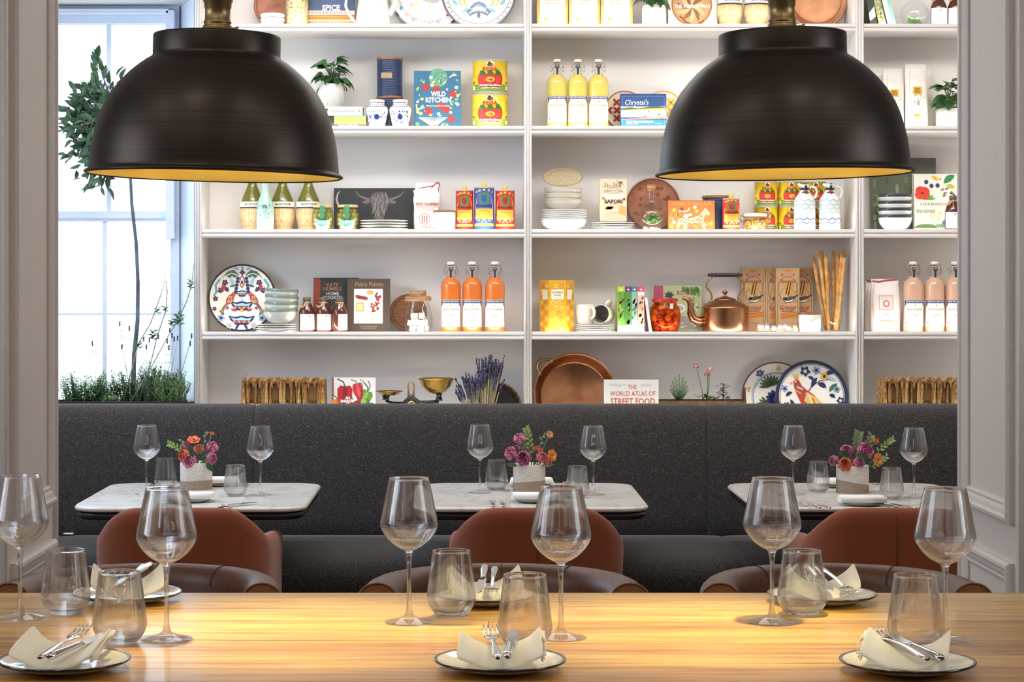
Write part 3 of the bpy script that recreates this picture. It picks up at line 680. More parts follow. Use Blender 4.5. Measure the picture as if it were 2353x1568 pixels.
# --- bags
def bag(name, x0, x1, yt, tier, label, cat, Y, d=16, col='#f1ede6', paint=None, z=None, top=.94, sag=.06, group=None, lean=0, topcol=None, bulge=1.0, skew=0):
    t, w, h, k = item(name, label, cat, x0, x1, yt, tier, Y, z, group, 0, lean)
    a = w/2; rings = []; n = 10; cols = []
    for i in range(n+1):
        f = i/n; ww = a*(1-.04*sin(f*pi*3+x0)*sag*4)*(1 if f < .75 else 1-(1-top)*(f-.75)/.25); dd = d*(.5+.5*sin(pi*min(1, .28+f*.55)))*bulge
        if f > .7: dd *= max(.06, 1-((f-.7)/.3)**.8)
        ring = []
        for j in range(20):
            q = 2*pi*j/20; cx_, sy_ = cos(q), sin(q)
            ring.append((ww*abs(cx_)**.35*(1 if cx_ > 0 else -1)+skew*f*f, dd*abs(sy_)**.6*(1 if sy_ > 0 else -1)+.5*sin(j*2.1+i*1.7), h*f+(1.2*sin(j*1.3) if i == n else 0)))
        rings.append(ring); cols.append(topcol if topcol and f > .9 else col)
    MB(k).loft(rings, cols[:n], cap=True).build('paper_bag', M['satin'], t)
    mb = MB(k); p = Pr(mb, -d*1.02*bulge-.6)
    if paint: paint(p, a, h)
    if mb.v: mb.build('bag_print', M['print'], t)
    return t
# --- greenery
def potted_plant(x0, x1, ytop, ypot, tier, label, Y, lk, z=None, n=22, spread=40, px0=None, px1=None):
    t, w, h, k = item('potted_plant', label, 'plant', px0 or x0, px1 or x1, ypot, tier, Y, z)
    r = w/2
    MB(k).lathe([(1, 0), (r*.82, 0), (r*.9, 2), (r, h*.5), (r, h-1), (r*.97, h), (r*.92, h-1), (r*.9, h*.85)], 40, '#edeae4').build('pot', M['gloss'], t)
    ribs = MB(k)
    for i in range(18):
        a = 2*pi*i/18
        for s in (-1, 1): ribs.tube([(r*1.005*cos(a+s*.17*q), r*1.005*sin(a+s*.17*q), zz) for zz, q in ((h*.1, 1), (h*.25, .55), (h*.4, .5), (h*.5, .5), (h*.62, .5), (h*.9, .5))], .55, 4, '#f6f3ee')
    ribs.build('relief_pattern', M['gloss'], t)
    MB(k).lathe([(1, h*.86), (r*.9, h*.86)], 24).build('soil', M['soil'], t)
    H = (ypot-ytop); st = MB(k); rr = random.Random(int(x0))
    n = int(n*1.7)
    for i in range(n):
        a = 2*pi*i/n*2.4+rr.uniform(-.3, .3); f = (i+.5)/n
        rad = spread*(.30+.62*sqrt(f))*rr.uniform(.55, .95); zz = h+H*(1.02-f*.95)*rr.uniform(.75, .98)-3
        tip = Vector((rad*cos(a)*.62, rad*sin(a)*.45, zz))
        st.tube([(0, 0, h*.8), (tip.x*.4, tip.y*.4, h*.8+(zz-h*.8)*.65), tuple(tip)], [1.1, .9, .6], 5, '#5c7a45')
        d = Vector((cos(a), sin(a)*.8, .35-.9*f))
        place('leaf', leaf(lk if rr.random() < .7 else ('pot3' if lk != 'pot3' else 'pot1')), t, tip*k, d, (0, -.35, 1), rr.uniform(.8, 1.25), rr.uniform(-.5, .5))
    st.build('stems', M['leafy'], t)
    return t
def succulent(t, k, c, n=16, r=9, seed=1):
    rr = random.Random(seed)
    for i in range(n):
        a = i*2.4; f = i/n; place('leaf', leaf('suc' if i % 3 else 'suc2'), t, (Vector(c)+Vector((cos(a)*r*.2*(1-f), sin(a)*r*.2*(1-f), f*5)))*k, (cos(a), sin(a), .35+f*1.4), (0, 0, 1), .75+.35*rr.random(), 0)
# ---------------------------------------------------------------- painted plates
NAVY, RED, TEAL, LBL, GRN, YEL = '#27305f', '#b0443a', '#5fa3b0', '#9cc7d2', '#3f6b52', '#e0a83c'
def bird(p, u, v, s, m, l=3):
    """small plump bird facing the middle (m = mirror)"""
    for i, c in enumerate((RED, YEL, LBL, RED)):
        p.line([(u-m*s*.2, v-s*.35+i*s*.05), (u-m*s*.75-m*i*s*.06, v-s*1.1), (u-m*s*.95-m*i*s*.09, v-s*1.75)], [s*.12, s*.13, s*.10], c, l)
    p.ell(u-m*s*.1, v-s*.1, s*.42, s*.72, RED, l+1, 16, -m*.55); p.ell(u+m*s*.32, v+s*.52, s*.26, s*.26, RED, l+2, 14)
    p.poly([(u+m*s*.52, v+s*.58), (u+m*s*.72, v+s*.45), (u+m*s*.5, v+s*.42)], YEL, l+2); p.ell(u+m*s*.38, v+s*.58, s*.05, s*.05, '#ffffff', l+3, 6)
    for i, c in enumerate((YEL, LBL, '#cf6a3a', LBL, YEL)): p.line([(u-m*s*.5+i*m*s*.06, v-s*.45+i*s*.17), (u-m*s*.1+i*m*s*.07, v-s*.5+i*s*.19), (u+m*s*.18, v-s*.4+i*s*.18)], s*.1, c, l+2)
def basin(p, v, w, h, l=3):
    top = [(-w, v), (-w*.5, v-h*.22), (0, v+h*.02), (w*.5, v-h*.22), (w, v)]
    p.poly([(-w, v)]+[(-w*.85, v-h*.5), (-w*.45, v-h), (w*.45, v-h), (w*.85, v-h*.5)]+[(w, v), (w*.5, v-h*.16), (0, v), (-w*.5, v-h*.16)], NAVY, l)
    p.poly([(-w*.82, v-h*.2), (-w*.62, v-h*.52), (w*.62, v-h*.52), (w*.82, v-h*.2), (w*.4, v-h*.34), (0, v-h*.18), (-w*.4, v-h*.34)], LBL, l+1)
    for i in range(7): p.ell((i-3)*w*.19, v-h*.68, w*.10, h*.13, RED if i % 2 else '#d98a7a', l+1, 8)
def iznik_birds(p, r):
    s = r/80
    p.ring(0, 0, r*.945, r*.985, '#2b2826', 0, 64)
    for m in (-1, 1):
        pts = [(m*8*s, 55*s), (m*20*s, 66*s), (m*34*s, 62*s), (m*50*s, 44*s), (m*42*s, 50*s), (m*36*s, 52*s), (m*30*s, 46*s), (m*24*s, 52*s), (m*18*s, 47*s)]
        p.poly(pts, GRN, 2); p.line([(m*12*s, 54*s), (m*26*s, 58*s), (m*44*s, 49*s)], 2.2*s, '#efece4', 3)
        p.line([(m*52*s, 44*s), (m*62*s, 30*s), (m*60*s, 14*s), (m*66*s, 4*s)], 5*s, TEAL, 2)
        for fu, fv, fr in ((40, 36, 8), (50, 18, 8), (62, -2, 7), (64, -26, 6), (36, 20, 6)):
            p.flower(m*fu*s, fv*s, fr*s, NAVY, RED, 2, 5, fu)
        p.ell(m*44*s, 25*s, 5*s, 6*s, RED, 3, 10); p.leaf(m*30*s, 14*s, m*46*s, 30*s, 6*s, NAVY, 2)
        p.leaf(m*22*s, 26*s, m*30*s, 48*s, 9*s, LBL, 2, m*3*s); p.leaf(m*14*s, 30*s, m*30*s, 26*s, 5*s, GRN, 2)
        for i in range(5): p.ell(m*(10+i*1.2)*s, (46-i*8)*s, 4.5*s, 4*s, NAVY, 2, 8)
        bird(p, m*26*s, -2*s, 19*s, -m, 4)
        p.flower(m*48*s, -48*s, 10*s, '#8fa8c8', NAVY, 2, 5); p.leaf(m*40*s, -40*s, m*52*s, -30*s, 6*s, GRN, 3)
        p.flower(m*28*s, -66*s, 9*s, '#a9b6d2', YEL, 2, 5); p.flower(m*34*s, -24*s, 6*s, '#8fa0c4', NAVY, 2, 5)
        p.leaf(m*12*s, -32*s, m*26*s, -26*s, 6*s, RED, 3); p.leaf(m*4*s, -62*s, m*14*s, -78*s, 6*s, NAVY, 3, m*2*s); p.leaf(m*8*s, 66*s, m*20*s, 72*s, 5*s, '#8fa0c4', 2)
    p.leaf(0, 22*s, 0, 54*s, 13*s, RED, 3); p.leaf(0, 26*s, 0, 50*s, 8*s, '#efece4', 4); p.leaf(0, 30*s, 0, 42*s, 5*s, NAVY, 5)
    p.flower(0, 60*s, 7*s, NAVY, RED, 3, 4); p.leaf(0, 64*s, 0, 76*s, 5*s, TEAL, 3)
    basin(p, 18*s, 15*s, 15*s); basin(p, -8*s, 27*s, 22*s); basin(p, -42*s, 31*s, 22*s)
    p.leaf(0, -36*s, 0, -22*s, 7*s, YEL, 4); p.leaf(0, 2*s, 0, -8*s, 6*s, LBL, 4)
def peacock(p, r):
    s = r/84
    p.ring(0, 0, r*.90, r*.985, '#252d4c', 0, 64); p.ring(0, 0, r*.865, r*.88, '#3a5a8a', 1, 64)
    body = [(-42, 34), (-36, 40), (-28, 36), (-22, 24), (-10, 14), (4, 4), (22, -16), (44, -32), (30, -40), (8, -36), (-10, -30), (-26, -14), (-34, 4), (-40, 20)]
    p.poly([(u*s, v*s) for u, v in body], RED, 3)
    p.poly([(u*s, v*s) for u, v in ((-10, 10), (12, -4), (30, -22), (16, -26), (-4, -22), (-18, -10))], '#e9b85a', 4)
    for i in range(5): p.line([((-14+i*8)*s, (8-i*6)*s), ((-8+i*7)*s, (-8-i*4)*s), ((-4+i*7)*s, (-20-i*2)*s)], 2.2*s, (LBL, '#f3ead2', RED, LBL, NAVY)[i], 5)
    p.line([(-34*s, 22*s), (-20*s, 16*s)], 4*s, LBL, 4); p.line([(-36*s, 14*s), (-24*s, 6*s)], 3*s, YEL, 4)
    for i in range(7): p.ell((10+i*8)*s, (-34-i*5+(i % 2)*7)*s, 6*s, 4*s, (LBL, RED)[i % 2], 5, 10, -.6)
    p.poly([(u*s, v*s) for u, v in ((20, -22), (48, -34), (66, -52), (50, -62), (24, -50), (6, -38))], '#a5382f', 3)
    for i in range(6): p.ell((22+i*6)*s, (-36-i*4)*s, 3.4*s, 5.5*s, LBL, 6, 10, .5); p.ell((22+i*6)*s, (-36-i*4)*s, 1.6*s, 2.8*s, NAVY, 7, 8, .5)
    p.poly([(-44*s, 34*s), (-52*s, 30*s), (-44*s, 28*s)], YEL, 4); p.ell(-37*s, 34*s, 2*s, 2*s, '#ffffff', 5, 8); p.poly([(-40*s, 42*s), (-44*s, 54*s), (-34*s, 46*s), (-32*s, 54*s), (-28*s, 40*s)], YEL, 3)
    for x in (-4, 6): p.line([(x*s, -34*s), ((x-2)*s, -50*s), ((x-8)*s, -54*s)], 3*s, YEL, 3)
    for u, v, q, c in ((-14, 58, 13, NAVY), (12, 60, 11, '#8a9cc4'), (30, 46, 11, YEL), (58, 16, 9, '#7a9aa8'), (66, -10, 10, NAVY), (-58, -20, 8, NAVY), (-62, 18, 9, '#8a9cc4'), (-44, -44, 9, GRN)):
        p.flower(u*s, v*s, q*s, c, '#d7d3e4' if c == NAVY else NAVY, 3, 5, u)
    for a, b, c, d, w, q in ((0, 20, 14, 44, 10, NAVY), (14, 30, 34, 20, 12, NAVY), (30, 50, 56, 56, 10, NAVY), (34, 40, 58, 36, 9, LBL), (-8, 46, 6, 36, 8, NAVY), (40, 10, 60, 30, 10, GRN), (40, 4, 54, -4, 9, NAVY), (-50, -6, -40, -34, 9, NAVY), (-60, 0, -44, 10, 8, NAVY), (-30, -40, -20, -62, 9, GRN), (56, -20, 72, -34, 9, NAVY), (-18, -60, 0, -70, 8, LBL)):
        p.leaf(a*s, b*s, c*s, d*s, w*s, q, 2, 2*s)
    p.line([(-8*s, 10*s), (0, 24*s), (20*s, 36*s), (44*s, 40*s)], 2*s, NAVY, 2)
def palmettes(p, r):
    s = r/80
    p.ring(0, 0, r*.96, r*.985, '#7a4a38', 0, 64); p.ring(0, 0, r*.66, r*.68, '#5f7fb0', 1, 56); p.ring(0, 0, r*.70, r*.71, '#8aa2c8', 1, 56)
    for cu, cv, a0 in ((-12, 24, 1.9), (-18, -22, 3.5)):
        for i in range(9):
            a = a0+(i-4)*.33; p.leaf(cu*s, cv*s, (cu+28*cos(a))*s, (cv+28*sin(a))*s, 7*s, '#4f6b45' if i % 2 else '#3f5a3a', 2)
    for i in range(7):
        a = 2.0+i*.45; p.leaf(0, -6*s, 26*cos(a)*s, (-6+24*sin(a))*s, 12*s, NAVY, 3)
    p.ell(0, -6*s, 8*s, 8*s, '#3a4a8a', 4, 14)
    for i in range(9):
        a = pi*.25+i*pi*2/9
        if i % 2 == 0:
            p.leaf(r*.82*cos(a-.2), r*.82*sin(a-.2), r*.84*cos(a+.16), r*.84*sin(a+.16), 10*s, '#5a7a4a', 2, 3*s); p.flower(r*.82*cos(a), r*.82*sin(a), 9*s, '#3f4c86', '#7d8cbc', 3, 5)
        else:
            for q in (-.05, .05, 0): p.ell(r*(.8+(q == 0)*.06)*cos(a+q), r*(.8+(q == 0)*.06)*sin(a+q), 3*s, 3*s, YEL, 2, 8)
def leafrim(p, r):
    s = r/90
    p.ring(0, 0, r*.965, r*.99, '#2a3a66', 0, 64); p.ring(0, 0, r*.62, r*.63, '#d8c8a8', 1, 56)
    for i in range(24):
        a = 2*pi*i/24; c = (RED, NAVY, TEAL)[i % 3]
        p.leaf(r*.78*cos(a-.06), r*.78*sin(a-.06), r*.86*cos(a+.07), r*.86*sin(a+.07), 9*s, c, 2, 3*s); p.leaf(r*.74*cos(a+.1), r*.74*sin(a+.1), r*.80*cos(a+.16), r*.80*sin(a+.16), 5*s, RED, 2)
    p.ell(2*s, -8*s, 26*s, 18*s, NAVY, 2, 20, -.4)
    for i in range(16): p.ell((2+18*cos(i*2.4)*(i/16))*s, (-8+12*sin(i*2.4)*(i/16))*s, 1.6*s, 1.6*s, '#e9e5dc', 3, 6)
    p.poly([(-24*s, -6*s), (-40*s, 10*s), (-20*s, 6*s)], YEL, 3); p.leaf(20*s, -18*s, 46*s, -12*s, 12*s, '#c98a4a', 3); p.leaf(0, -22*s, 4*s, -44*s, 7*s, YEL, 3); p.leaf(-26*s, -20*s, -34*s, -40*s, 7*s, YEL, 3)
    p.flower(40*s, 4*s, 8*s, RED, YEL, 3, 5); p.flower(-38*s, -30*s, 5*s, RED, YEL, 3, 5)
def twobirds(p, r):
    s = r/85
    p.ring(0, 0, r*.95, r*.99, '#2a3350', 0, 64); p.ring(0, 0, r*.84, r*.855, '#2a3350', 1, 64)
    for i in range(40):
        a = 2*pi*i/40; p.ell(r*.90*cos(a), r*.90*sin(a), 2.4*s, 1.5*s, '#3a4a5a', 2, 6, a)
    for m in (-1, 1):
        p.ell(m*38*s, 2*s, 27*s, 16*s, '#8a4438', 2, 20, -m*.5)
        for i in range(8): p.ell(m*(22+i*5)*s, (6-(i % 3)*6)*s, 4*s, 2.5*s, '#c08a7a' if i % 2 else '#5a2a2a', 3, 8, m*.6)
        p.line([(m*34*s, -14*s), (m*32*s, -26*s), (m*24*s, -30*s)], 4*s, YEL, 3); p.line([(m*42*s, -12*s), (m*44*s, -24*s), (m*38*s, -30*s)], 4*s, YEL, 3)
        p.leaf(m*6*s, -20*s, m*16*s, -46*s, 8*s, '#8fa6bc', 2, m*4*s); p.leaf(m*10*s, -50*s, m*40*s, -44*s, 10*s, TEAL, 2, m*6*s); p.leaf(m*48*s, -30*s, m*60*s, -16*s, 8*s, TEAL, 2)
        p.line([(m*4*s, -44*s), (m*20*s, -52*s), (m*26*s, -44*s), (m*18*s, -40*s)], 4.5*s, NAVY, 3)
    for i in range(6): p.leaf(0, -20*s, (i-2.5)*9*s, (-34-abs(i-2.5)*2)*s, 5*s, '#7f9ab4', 2)
    p.leaf(0, -40*s, 0, -62*s, 8*s, NAVY, 3)
def tilepat(base, col, dot):
    def f(p, r):
        st = r*.40
        for i in range(-4, 5):
            for j in range(-4, 5):
                u, v = i*st, j*st
                if math.hypot(u, v) < r*.86:
                    for q in range(4):
                        a = pi/4+q*pi/2; u2, v2 = u+st*.62*cos(a), v+st*.62*sin(a)
                        if math.hypot(u2, v2) < r*.92: p.leaf(u, v, u2, v2, st*.34, col, 1)
                    p.ell(u, v, st*.10, st*.10, dot, 3, 8)
                u3, v3 = u+st/2, v+st/2
                if math.hypot(u3, v3) < r*.84: p.ell(u3, v3, st*.12, st*.12, base, 2, 8); p.ell(u3, v3, st*.07, st*.07, dot, 3, 6)
        p.ring(0, 0, r*.95, r*.985, col, 2, 48)
    return f
# ================================================================ tier one (cut by the frame)
disc_plate('copper_tray', 'round dull copper tray leaning at the window end of the highest lit tier', 640, 58, 1, 8.47, .16, lambda p, r: p.ring(0, 0, r*.86, r*.9, '#6a4030', 0, 48), base='#8a5a48', rimc='#6a4432', mat='dullcopper')
zt = T[1]+.0005
for i, q in enumerate(('lowest', 'middle', 'topmost')):
    k = 8.38/F
    t = thing('ramekin', 'small white ramekin before the dull copper tray, %s of its stack' % q, 'ramekin', (WX(626.5, 8.38), 8.38, zt+i*10.3*k), group='ramekins by the copper tray')
    MB(k).lathe([(1, 0), (24, 0), (26.5, 1.5), (28, 4), (28, 7), (26.5, 9.6), (25, 10), (24, 9), (1, 6)], 40, '#f0ebe2').build('ramekin_bowl', M['gloss'], t)
t, w, h, k = item('textured_vase', 'tall mottled gold glass vase between the ramekins and the spice cookbook', 'vase', 657, 708, -60, 1, 8.41)
vm = MB(k)
def hammered(u, v):
    a = 2*pi*u; r = 25.5+.8*sin(a*13+v*7)*sin(v*60)
    return (r*cos(a), r*sin(a), h*v)
vm.grid(hammered, 64, 44, '#cdbd92'); vm.lathe([(25, h), (22, h), (21, 4), (1, 4)], 32, '#9a8a62')
vm.build('vase_body', M['hammer'] if 'hammer' in M else M['satin'], t)
sp = MB(k); p = Pr(sp, 0, 26.4)
for i in range(190):
    u, v = rnd.uniform(-36, 36), h*sqrt(rnd.random())*1.0
    p.ell(u, v, rnd.uniform(1, 2.2), rnd.uniform(1, 2), '#7d6b45' if rnd.random() < .7 else '#efe6c4', 0, 6)
sp.build('gold_flecks', M['satin'], t)
def spice(p, a, h):
    p.rect(-a, 0, a, h, '#46587e', 0); p.text('SPICE', 0, 48, 41, 13, '#f2ede0', 3, .03)
    p.rect(-a+2, 0, a, 41, '#f1ead8', 1); p.rect(-a+2, 19, a, 29, '#e6a04a', 2); p.rect(-a+2, 12, a, 17, '#b9c79a', 2); p.rect(-a+2, 29, a, 31, '#d2553c', 2)
    for i in range(24):
        u = -a+4+i*4.1
        p.leaf(u, 33, u, 40, 2.2, ('#c8473a', '#7a9a6a', '#3a5a8a', '#e0a03c')[i % 4], 3); p.leaf(u, 1, u, 7, 2.2, ('#c8473a', '#e0a03c', '#7a9a6a', '#8a6a9a')[i % 4], 3); p.ell(u, 24, 1.6, 2.6, ('#d2553c', '#c8813a')[i % 2], 3, 8); p.ell(u, 14.5, 1.4, 1.4, '#d2653c', 3, 6)
book(707, 815, -70, 1, 'cookbook with blue and striped spice pattern cover beside the watering jug', '#4a5b80', 8.45, spice, .08, 12, '#c8c2bc', 7)
t, w, h, k = item('watering_jug', 'pale grey enamel watering jug with loop handle and spout on the highest tier', 'jug', 817, 897, -38, 1, 8.395)
MB(k).lathe([(1, 0), (36, 0), (39.5, 2), (40, 6), (38, 30), (34, 58), (30, 80), (29, 90), (31, 97), (27, 97), (25, 88), (1, 80)], 44, '#dfe1da').build('jug_body', M['gloss'], t)
MB(k).tube([(-32, 0, 74), (-44, 0, 80), (-60, 0, 72), (-63, 0, 50), (-54, 0, 28), (-38, 0, 10)], [3.2, 3.2, 3.2, 3.4, 3.6, 3.4], 10, '#d5d8d0').build('jug_handle', M['gloss'], t)
MB(k).tube([(36, 0, 30), (44, 0, 42), (54, 0, 66), (66, 0, 92)], [8, 7, 5.5, 4.5], 14, '#dfe1da').build('jug_spout', M['gloss'], t)
disc_plate('patterned_plate', 'white plate with coloured leaf border and navy bird, half hidden on the highest tier', 985, 92, 1, 8.505, .10, leafrim, rimc='#3a4668', group='painted plates')
disc_plate('patterned_plate', 'white plate with navy rim and two brown birds in front of the leaf border plate', 1100, 86, 1, 8.455, .14, twobirds, rimc='#2a3350', group='painted plates')
def pasta(p, a, h):
    p.poly([(-a*.62, h*.3), (a*.62, h*.3), (a*.6, h*.55), (0, h*.42), (-a*.6, h*.55)], '#e9e7e4', 0)
    p.text('THE SLOW DRY', 0, 68, a*1.1, 4.5, '#c08a4a', 1, .02); p.text('ORGANIC', 0, 61, a*.8, 4, '#c08a4a', 1); p.text('Fusilli di Farro', 0, 54, a*.9, 4, '#b07a3c', 1)
    p.rect(-a*.55, 14, -a*.32, 21, '#a9c25a', 1); p.line([(-a*.8, 30), (a*.8, 30)], .8, '#d8cdb8', 1)
    for sg in (-1, 1): p.rect(sg*a*.82, 2, sg*a*.97, h*.92, '#d9a64c', 1)
for i, (x0, x1) in enumerate(((1233, 1305), (1306, 1378), (1379, 1453))):
    bag('pasta_bag', x0, x1, -52, 1, 'white pasta bag with gold side panels, %s from the central upright' % ('first', 'second', 'third')[i], 'bag', 8.40, 17, '#efece6', pasta, group='pasta bags')
potted_plant(1470, 1535, -50, 13, 1, 'small leafy plant in ribbed white pot beside the pasta bags', 8.385, 'pot2', n=18, spread=38, px0=1476, px1=1530)
def french(p, a, h):
    p.rect(-a, 0, a, h, '#eceae6', 0); p.ell(-2, 56, 47, 50, '#a9794c', 1, 30); p.ell(-2, 57, 43, 45, '#c59a6a', 2, 28)
    for i in range(11):
        q = i*.57; p.leaf(-2, 50, -2+36*cos(q), 50+38*sin(q), 9, '#8a5a34' if i % 2 else '#dcb88c', 3, 5)
    p.line([(-30, 30), (-14, 14), (8, 8), (26, 18)], 4, '#7a4c2c', 3); p.text('THE FRENCH WAY', 0, 52, 84, 8, '#fffdf6', 5, .03)
book(1535, 1648, -60, 1, 'white cookbook with a crusty round loaf on the cover on the highest tier', '#eceae6', 8.46, french, .10, 10)
f0 = fiasco(None, 1677, -72, 1, 'straw-wrapped wine flask nearest the loaf cookbook on the highest tier', 'straw wine flasks', 8.41)
fiasco(f0, 1738, 0, 1, 'straw-wrapped wine flask beside the brass fitter, on the highest tier', None, 8.41)
disc_plate('copper_pan', 'shallow copper pan leaning beside the dull brass fitter on the highest tier', 1878, 71, 1, 8.45, .2, lambda p, r: p.ring(0, 0, r*.80, r*.82, '#6a3a22', 0, 48), base='#b8724c', rimc='#c98a60', mat='copper')
for i, (x, lab, c, tilt, hh, th) in enumerate(((1998, 'dark green book leaning on the end upright of the highest tier', '#26352c', -.16, 66, 15), (2018, 'book with mottled olive and cream spine leaning on the dark green book', '#8d9468', -.22, 74, 16), (2040, 'white book with mint green spine stripe leaning on the olive book', '#e8ece6', -.24, 76, 18))):
    k = 8.40/F
    t = thing('leaning_book', lab, 'book', (WX(x+6, 8.40), 8.36, T[1]+.004), rot=(0, tilt, 0), group='leaning books')
    MB(k).box(-th/2, th/2, 0, .4, 0, hh, c).box(-th/2, -th/2+1.2, .4, 70, 0, hh, c).box(th/2-1.2, th/2, .4, 70, 0, hh, c).build('cover', M['satin'], t)
    MB(k).box(-th/2+1.2, th/2-1.2, .5, 68, 1, hh-1, '#efe8da').build('pages', M['matte'], t)
    mb = MB(k); p = Pr(mb, -.05)
    if i == 1: [p.ell(rnd.uniform(-6, 6), rnd.uniform(5, hh-5), rnd.uniform(1, 2.5), rnd.uniform(1, 4), ('#c9bd7a', '#55604a', '#e8e2c8')[j % 3], 1, 8) for j in range(26)]; p.rect(-8, 0, 8, 9, '#e9e5d8', 2)
    elif i == 2: p.rect(1, 0, 9, hh, '#7fc3ae', 1); p.ell(0, hh-12, 3, 3, '#d2553c', 2, 10); p.line([(5, 12), (5, 30)], 1, '#3a7a68', 2)
    else: p.poly([(-7.4, 30), (7.4, 44), (7.4, 20), (-7.4, 12)], '#c9cdc4', 1)
    mb.build('spine_print', M['print'], t)
def terrarium_globe(label, x0, x1, yt, tier, Y):
    t, w, h, k = item('terrarium', label, 'terrarium', x0, x1, yt, tier, Y)
    r = w/2; prof = [(1, 1), (r*.45, 0)]+[(r*sin(a), r*.92-r*cos(a)) for a in [.55+i*(2.35-.55)/14 for i in range(15)]]+[(r*.42, r*1.85), (r*.36, r*1.95)]
    MB(k).lathe(prof, 40).build('glass_globe', M['pane'], t)
    hole = MB(k); hole.tube([(r*.55*cos(a), -r*.84, r*.95+r*.55*sin(a)) for a in [i*pi/14 for i in range(29)]], .7, 6, '#ffffff', cap=False); hole.build('opening_rim', M['jarglass'], t)
    g = MB(k)
    for i in range(40): g.ball((rnd.uniform(-.6, .6)*r, rnd.uniform(-.5, .4)*r, 3+rnd.random()*3), rnd.uniform(1.6, 3.2), 7, 4, ('#cfc3a4', '#b9ab88', '#e6dcc4', '#8fae5a')[i % 4])
    o = g.build('pebbles', M['matte'], t); o['kind'] = 'stuff'
    succulent(t, k, (r*.1, -r*.15, 6), 18, 10, 3); succulent(t, k, (-r*.35, -r*.1, 5), 10, 7, 4)
    return t
terrarium_globe('clear glass globe terrarium with succulents on the highest tier', 2070, 2135, -14, 1, 8.40)
b0 = brown_bottle(None, 2157, -20, 1, 'brown syrup bottle beside the globe terrarium', 'brown bottles with white labels')
brown_bottle(b0, 2196, 0, 1, 'brown syrup bottle cut by the panelled pier on the highest tier', None)
# ================================================================ tier two
k = 8.345/F
zz = T[2]+.0005
for nm, lab, y0, y1, x0, x1, c, fn in (
    ('lying_book', 'dark book with sky photograph lying lowest under the small leafy pot', 284.5, 293, 742, 843, '#27303a', lambda p, a: (p.rect(-a, 0, a, 8, '#33424f', 0), p.rect(-a*.1, 0, a, 3, '#c86a4a', 1), p.text('FROM THE SKY', 8, 4.2, 46, 5, '#f3f0ea', 2, .03))),
    ('lying_book', 'yellow and black cookbook lying in the middle of the stack under the leafy pot', 265, 284.5, 735, 841, '#d6b840', lambda p, a: (p.rect(-a, 0, -20, 19, '#17181a', 0), p.rect(-20, 0, a, 19, '#d9bb46', 0), p.rect(-20, 17, a, 19, '#3a8ab0', 1), p.text('MICHAEL SMITH', 2, 9, 30, 3.4, '#6a5a1c', 2), p.ell(-38, 10, 2, 2, '#e8e4d8', 1, 8))),
    ('lying_book', 'pale grey cookbook lying topmost under the leafy pot', 244.5, 265, 735, 833, '#c3c0bd', lambda p, a: (p.rect(-a, 0, a, 20, '#c6c3c0', 0), p.text('English Bread and Yeast Cookery', 4, 10, 56, 5, '#5d5a58', 2), p.ell(-34, 11, 4, 4, '#a8705a', 2, 10), p.ell(-34, 13, 4.4, 3, '#3a2a24', 3, 10, 0, 0, pi), p.ell(41, 10, 2.4, 2.4, '#8a7a6a', 2, 8)))):
    hh = y1-y0; a = (x1-x0)/2
    t = thing(nm, lab, 'book', (WX((x0+x1)/2, 8.345), 8.345, zz), group='lying cookbooks')
    MB(k).box(-a, a, 0, .8, 0, hh, c).box(-a, a, .8, 78, 0, 1.2, c).box(-a, a, .8, 78, hh-1.2, hh, c).build('cover', M['satin'], t)
    MB(k).box(-a+1, a-1, .9, 76, 1.2, hh-1.2, '#efe8da').build('pages', M['matte'], t)
    mb = MB(k); fn(Pr(mb, -.05), a); mb.build('spine_print', M['print'], t)
    zz += hh*k
potted_plant(715, 812, 130, 194, 2, 'leafy plant in white patterned pot standing on the lying cookbooks', 8.42, 'pot1', z=zz, n=26, spread=56, px0=735, px1=790)
zc = T[2]+(292-222)*8.47/F
canister(866, 925, 222, 2, 'navy ribbed canister under another one, behind the blue and white jars', 8.47, plate=False)
canister(866, 925, 133, 2, 'navy ribbed canister with a small brass plate, upper one of the two', 8.47, z=T[2]+(CY-(T[2]-CH)*F/8.47-222)*8.47/F)
for i, (x0, x1) in enumerate(((841, 892), (893, 947))):
    t, w, h, k = item('ginger_jar', ('blue and white ginger jar before the navy canisters, beside the lying books', 'blue and white ginger jar beside the teal vegetable cookbook')[i], 'jar', x0, x1, 228, 2, 8.37, group='blue and white jars')
    MB(k).lathe([(1, 0), (17, 0), (18, 2), (21, 18), (25, 36), (25.5, 42), (24, 48), (18, 52.5), (17, 54), (17.5, 62), (18.5, 64), (17, 65), (15, 64)], 40, '#f4f2ee').build('jar_body', M['gloss'], t)
    mb = MB(k)
    for z, r, n, sz in ((58, 18, 9, 2.2), (48.5, 24, 11, 2.6)):
        p = Pr(mb, 0, r+.4)
        for q in range(-n//2, n//2+1): p.ell(q*3.6*r/18, z, 1.5, sz*.55, '#2c3a6a', 0, 6, q)
        p.rect(-r*1.4, z-4.5, r*1.4, z-4, '#2c3a6a', 0)
    p = Pr(mb, 0, 25.2)
    p.ell(0, 24, 6.2, 6.6, '#2b3a80', 0, 18)
    for q in range(44):
        u, v = rnd.uniform(-25, 25), rnd.uniform(8, 41)
        if math.hypot(u, v-24) > 9.5: p.leaf(u, v, u+rnd.uniform(-7, 7), v+rnd.uniform(-7, 7), 2.8, '#2f3f80', 0, 1.5)
    mb.build('painted_pattern', M['gloss'], t)
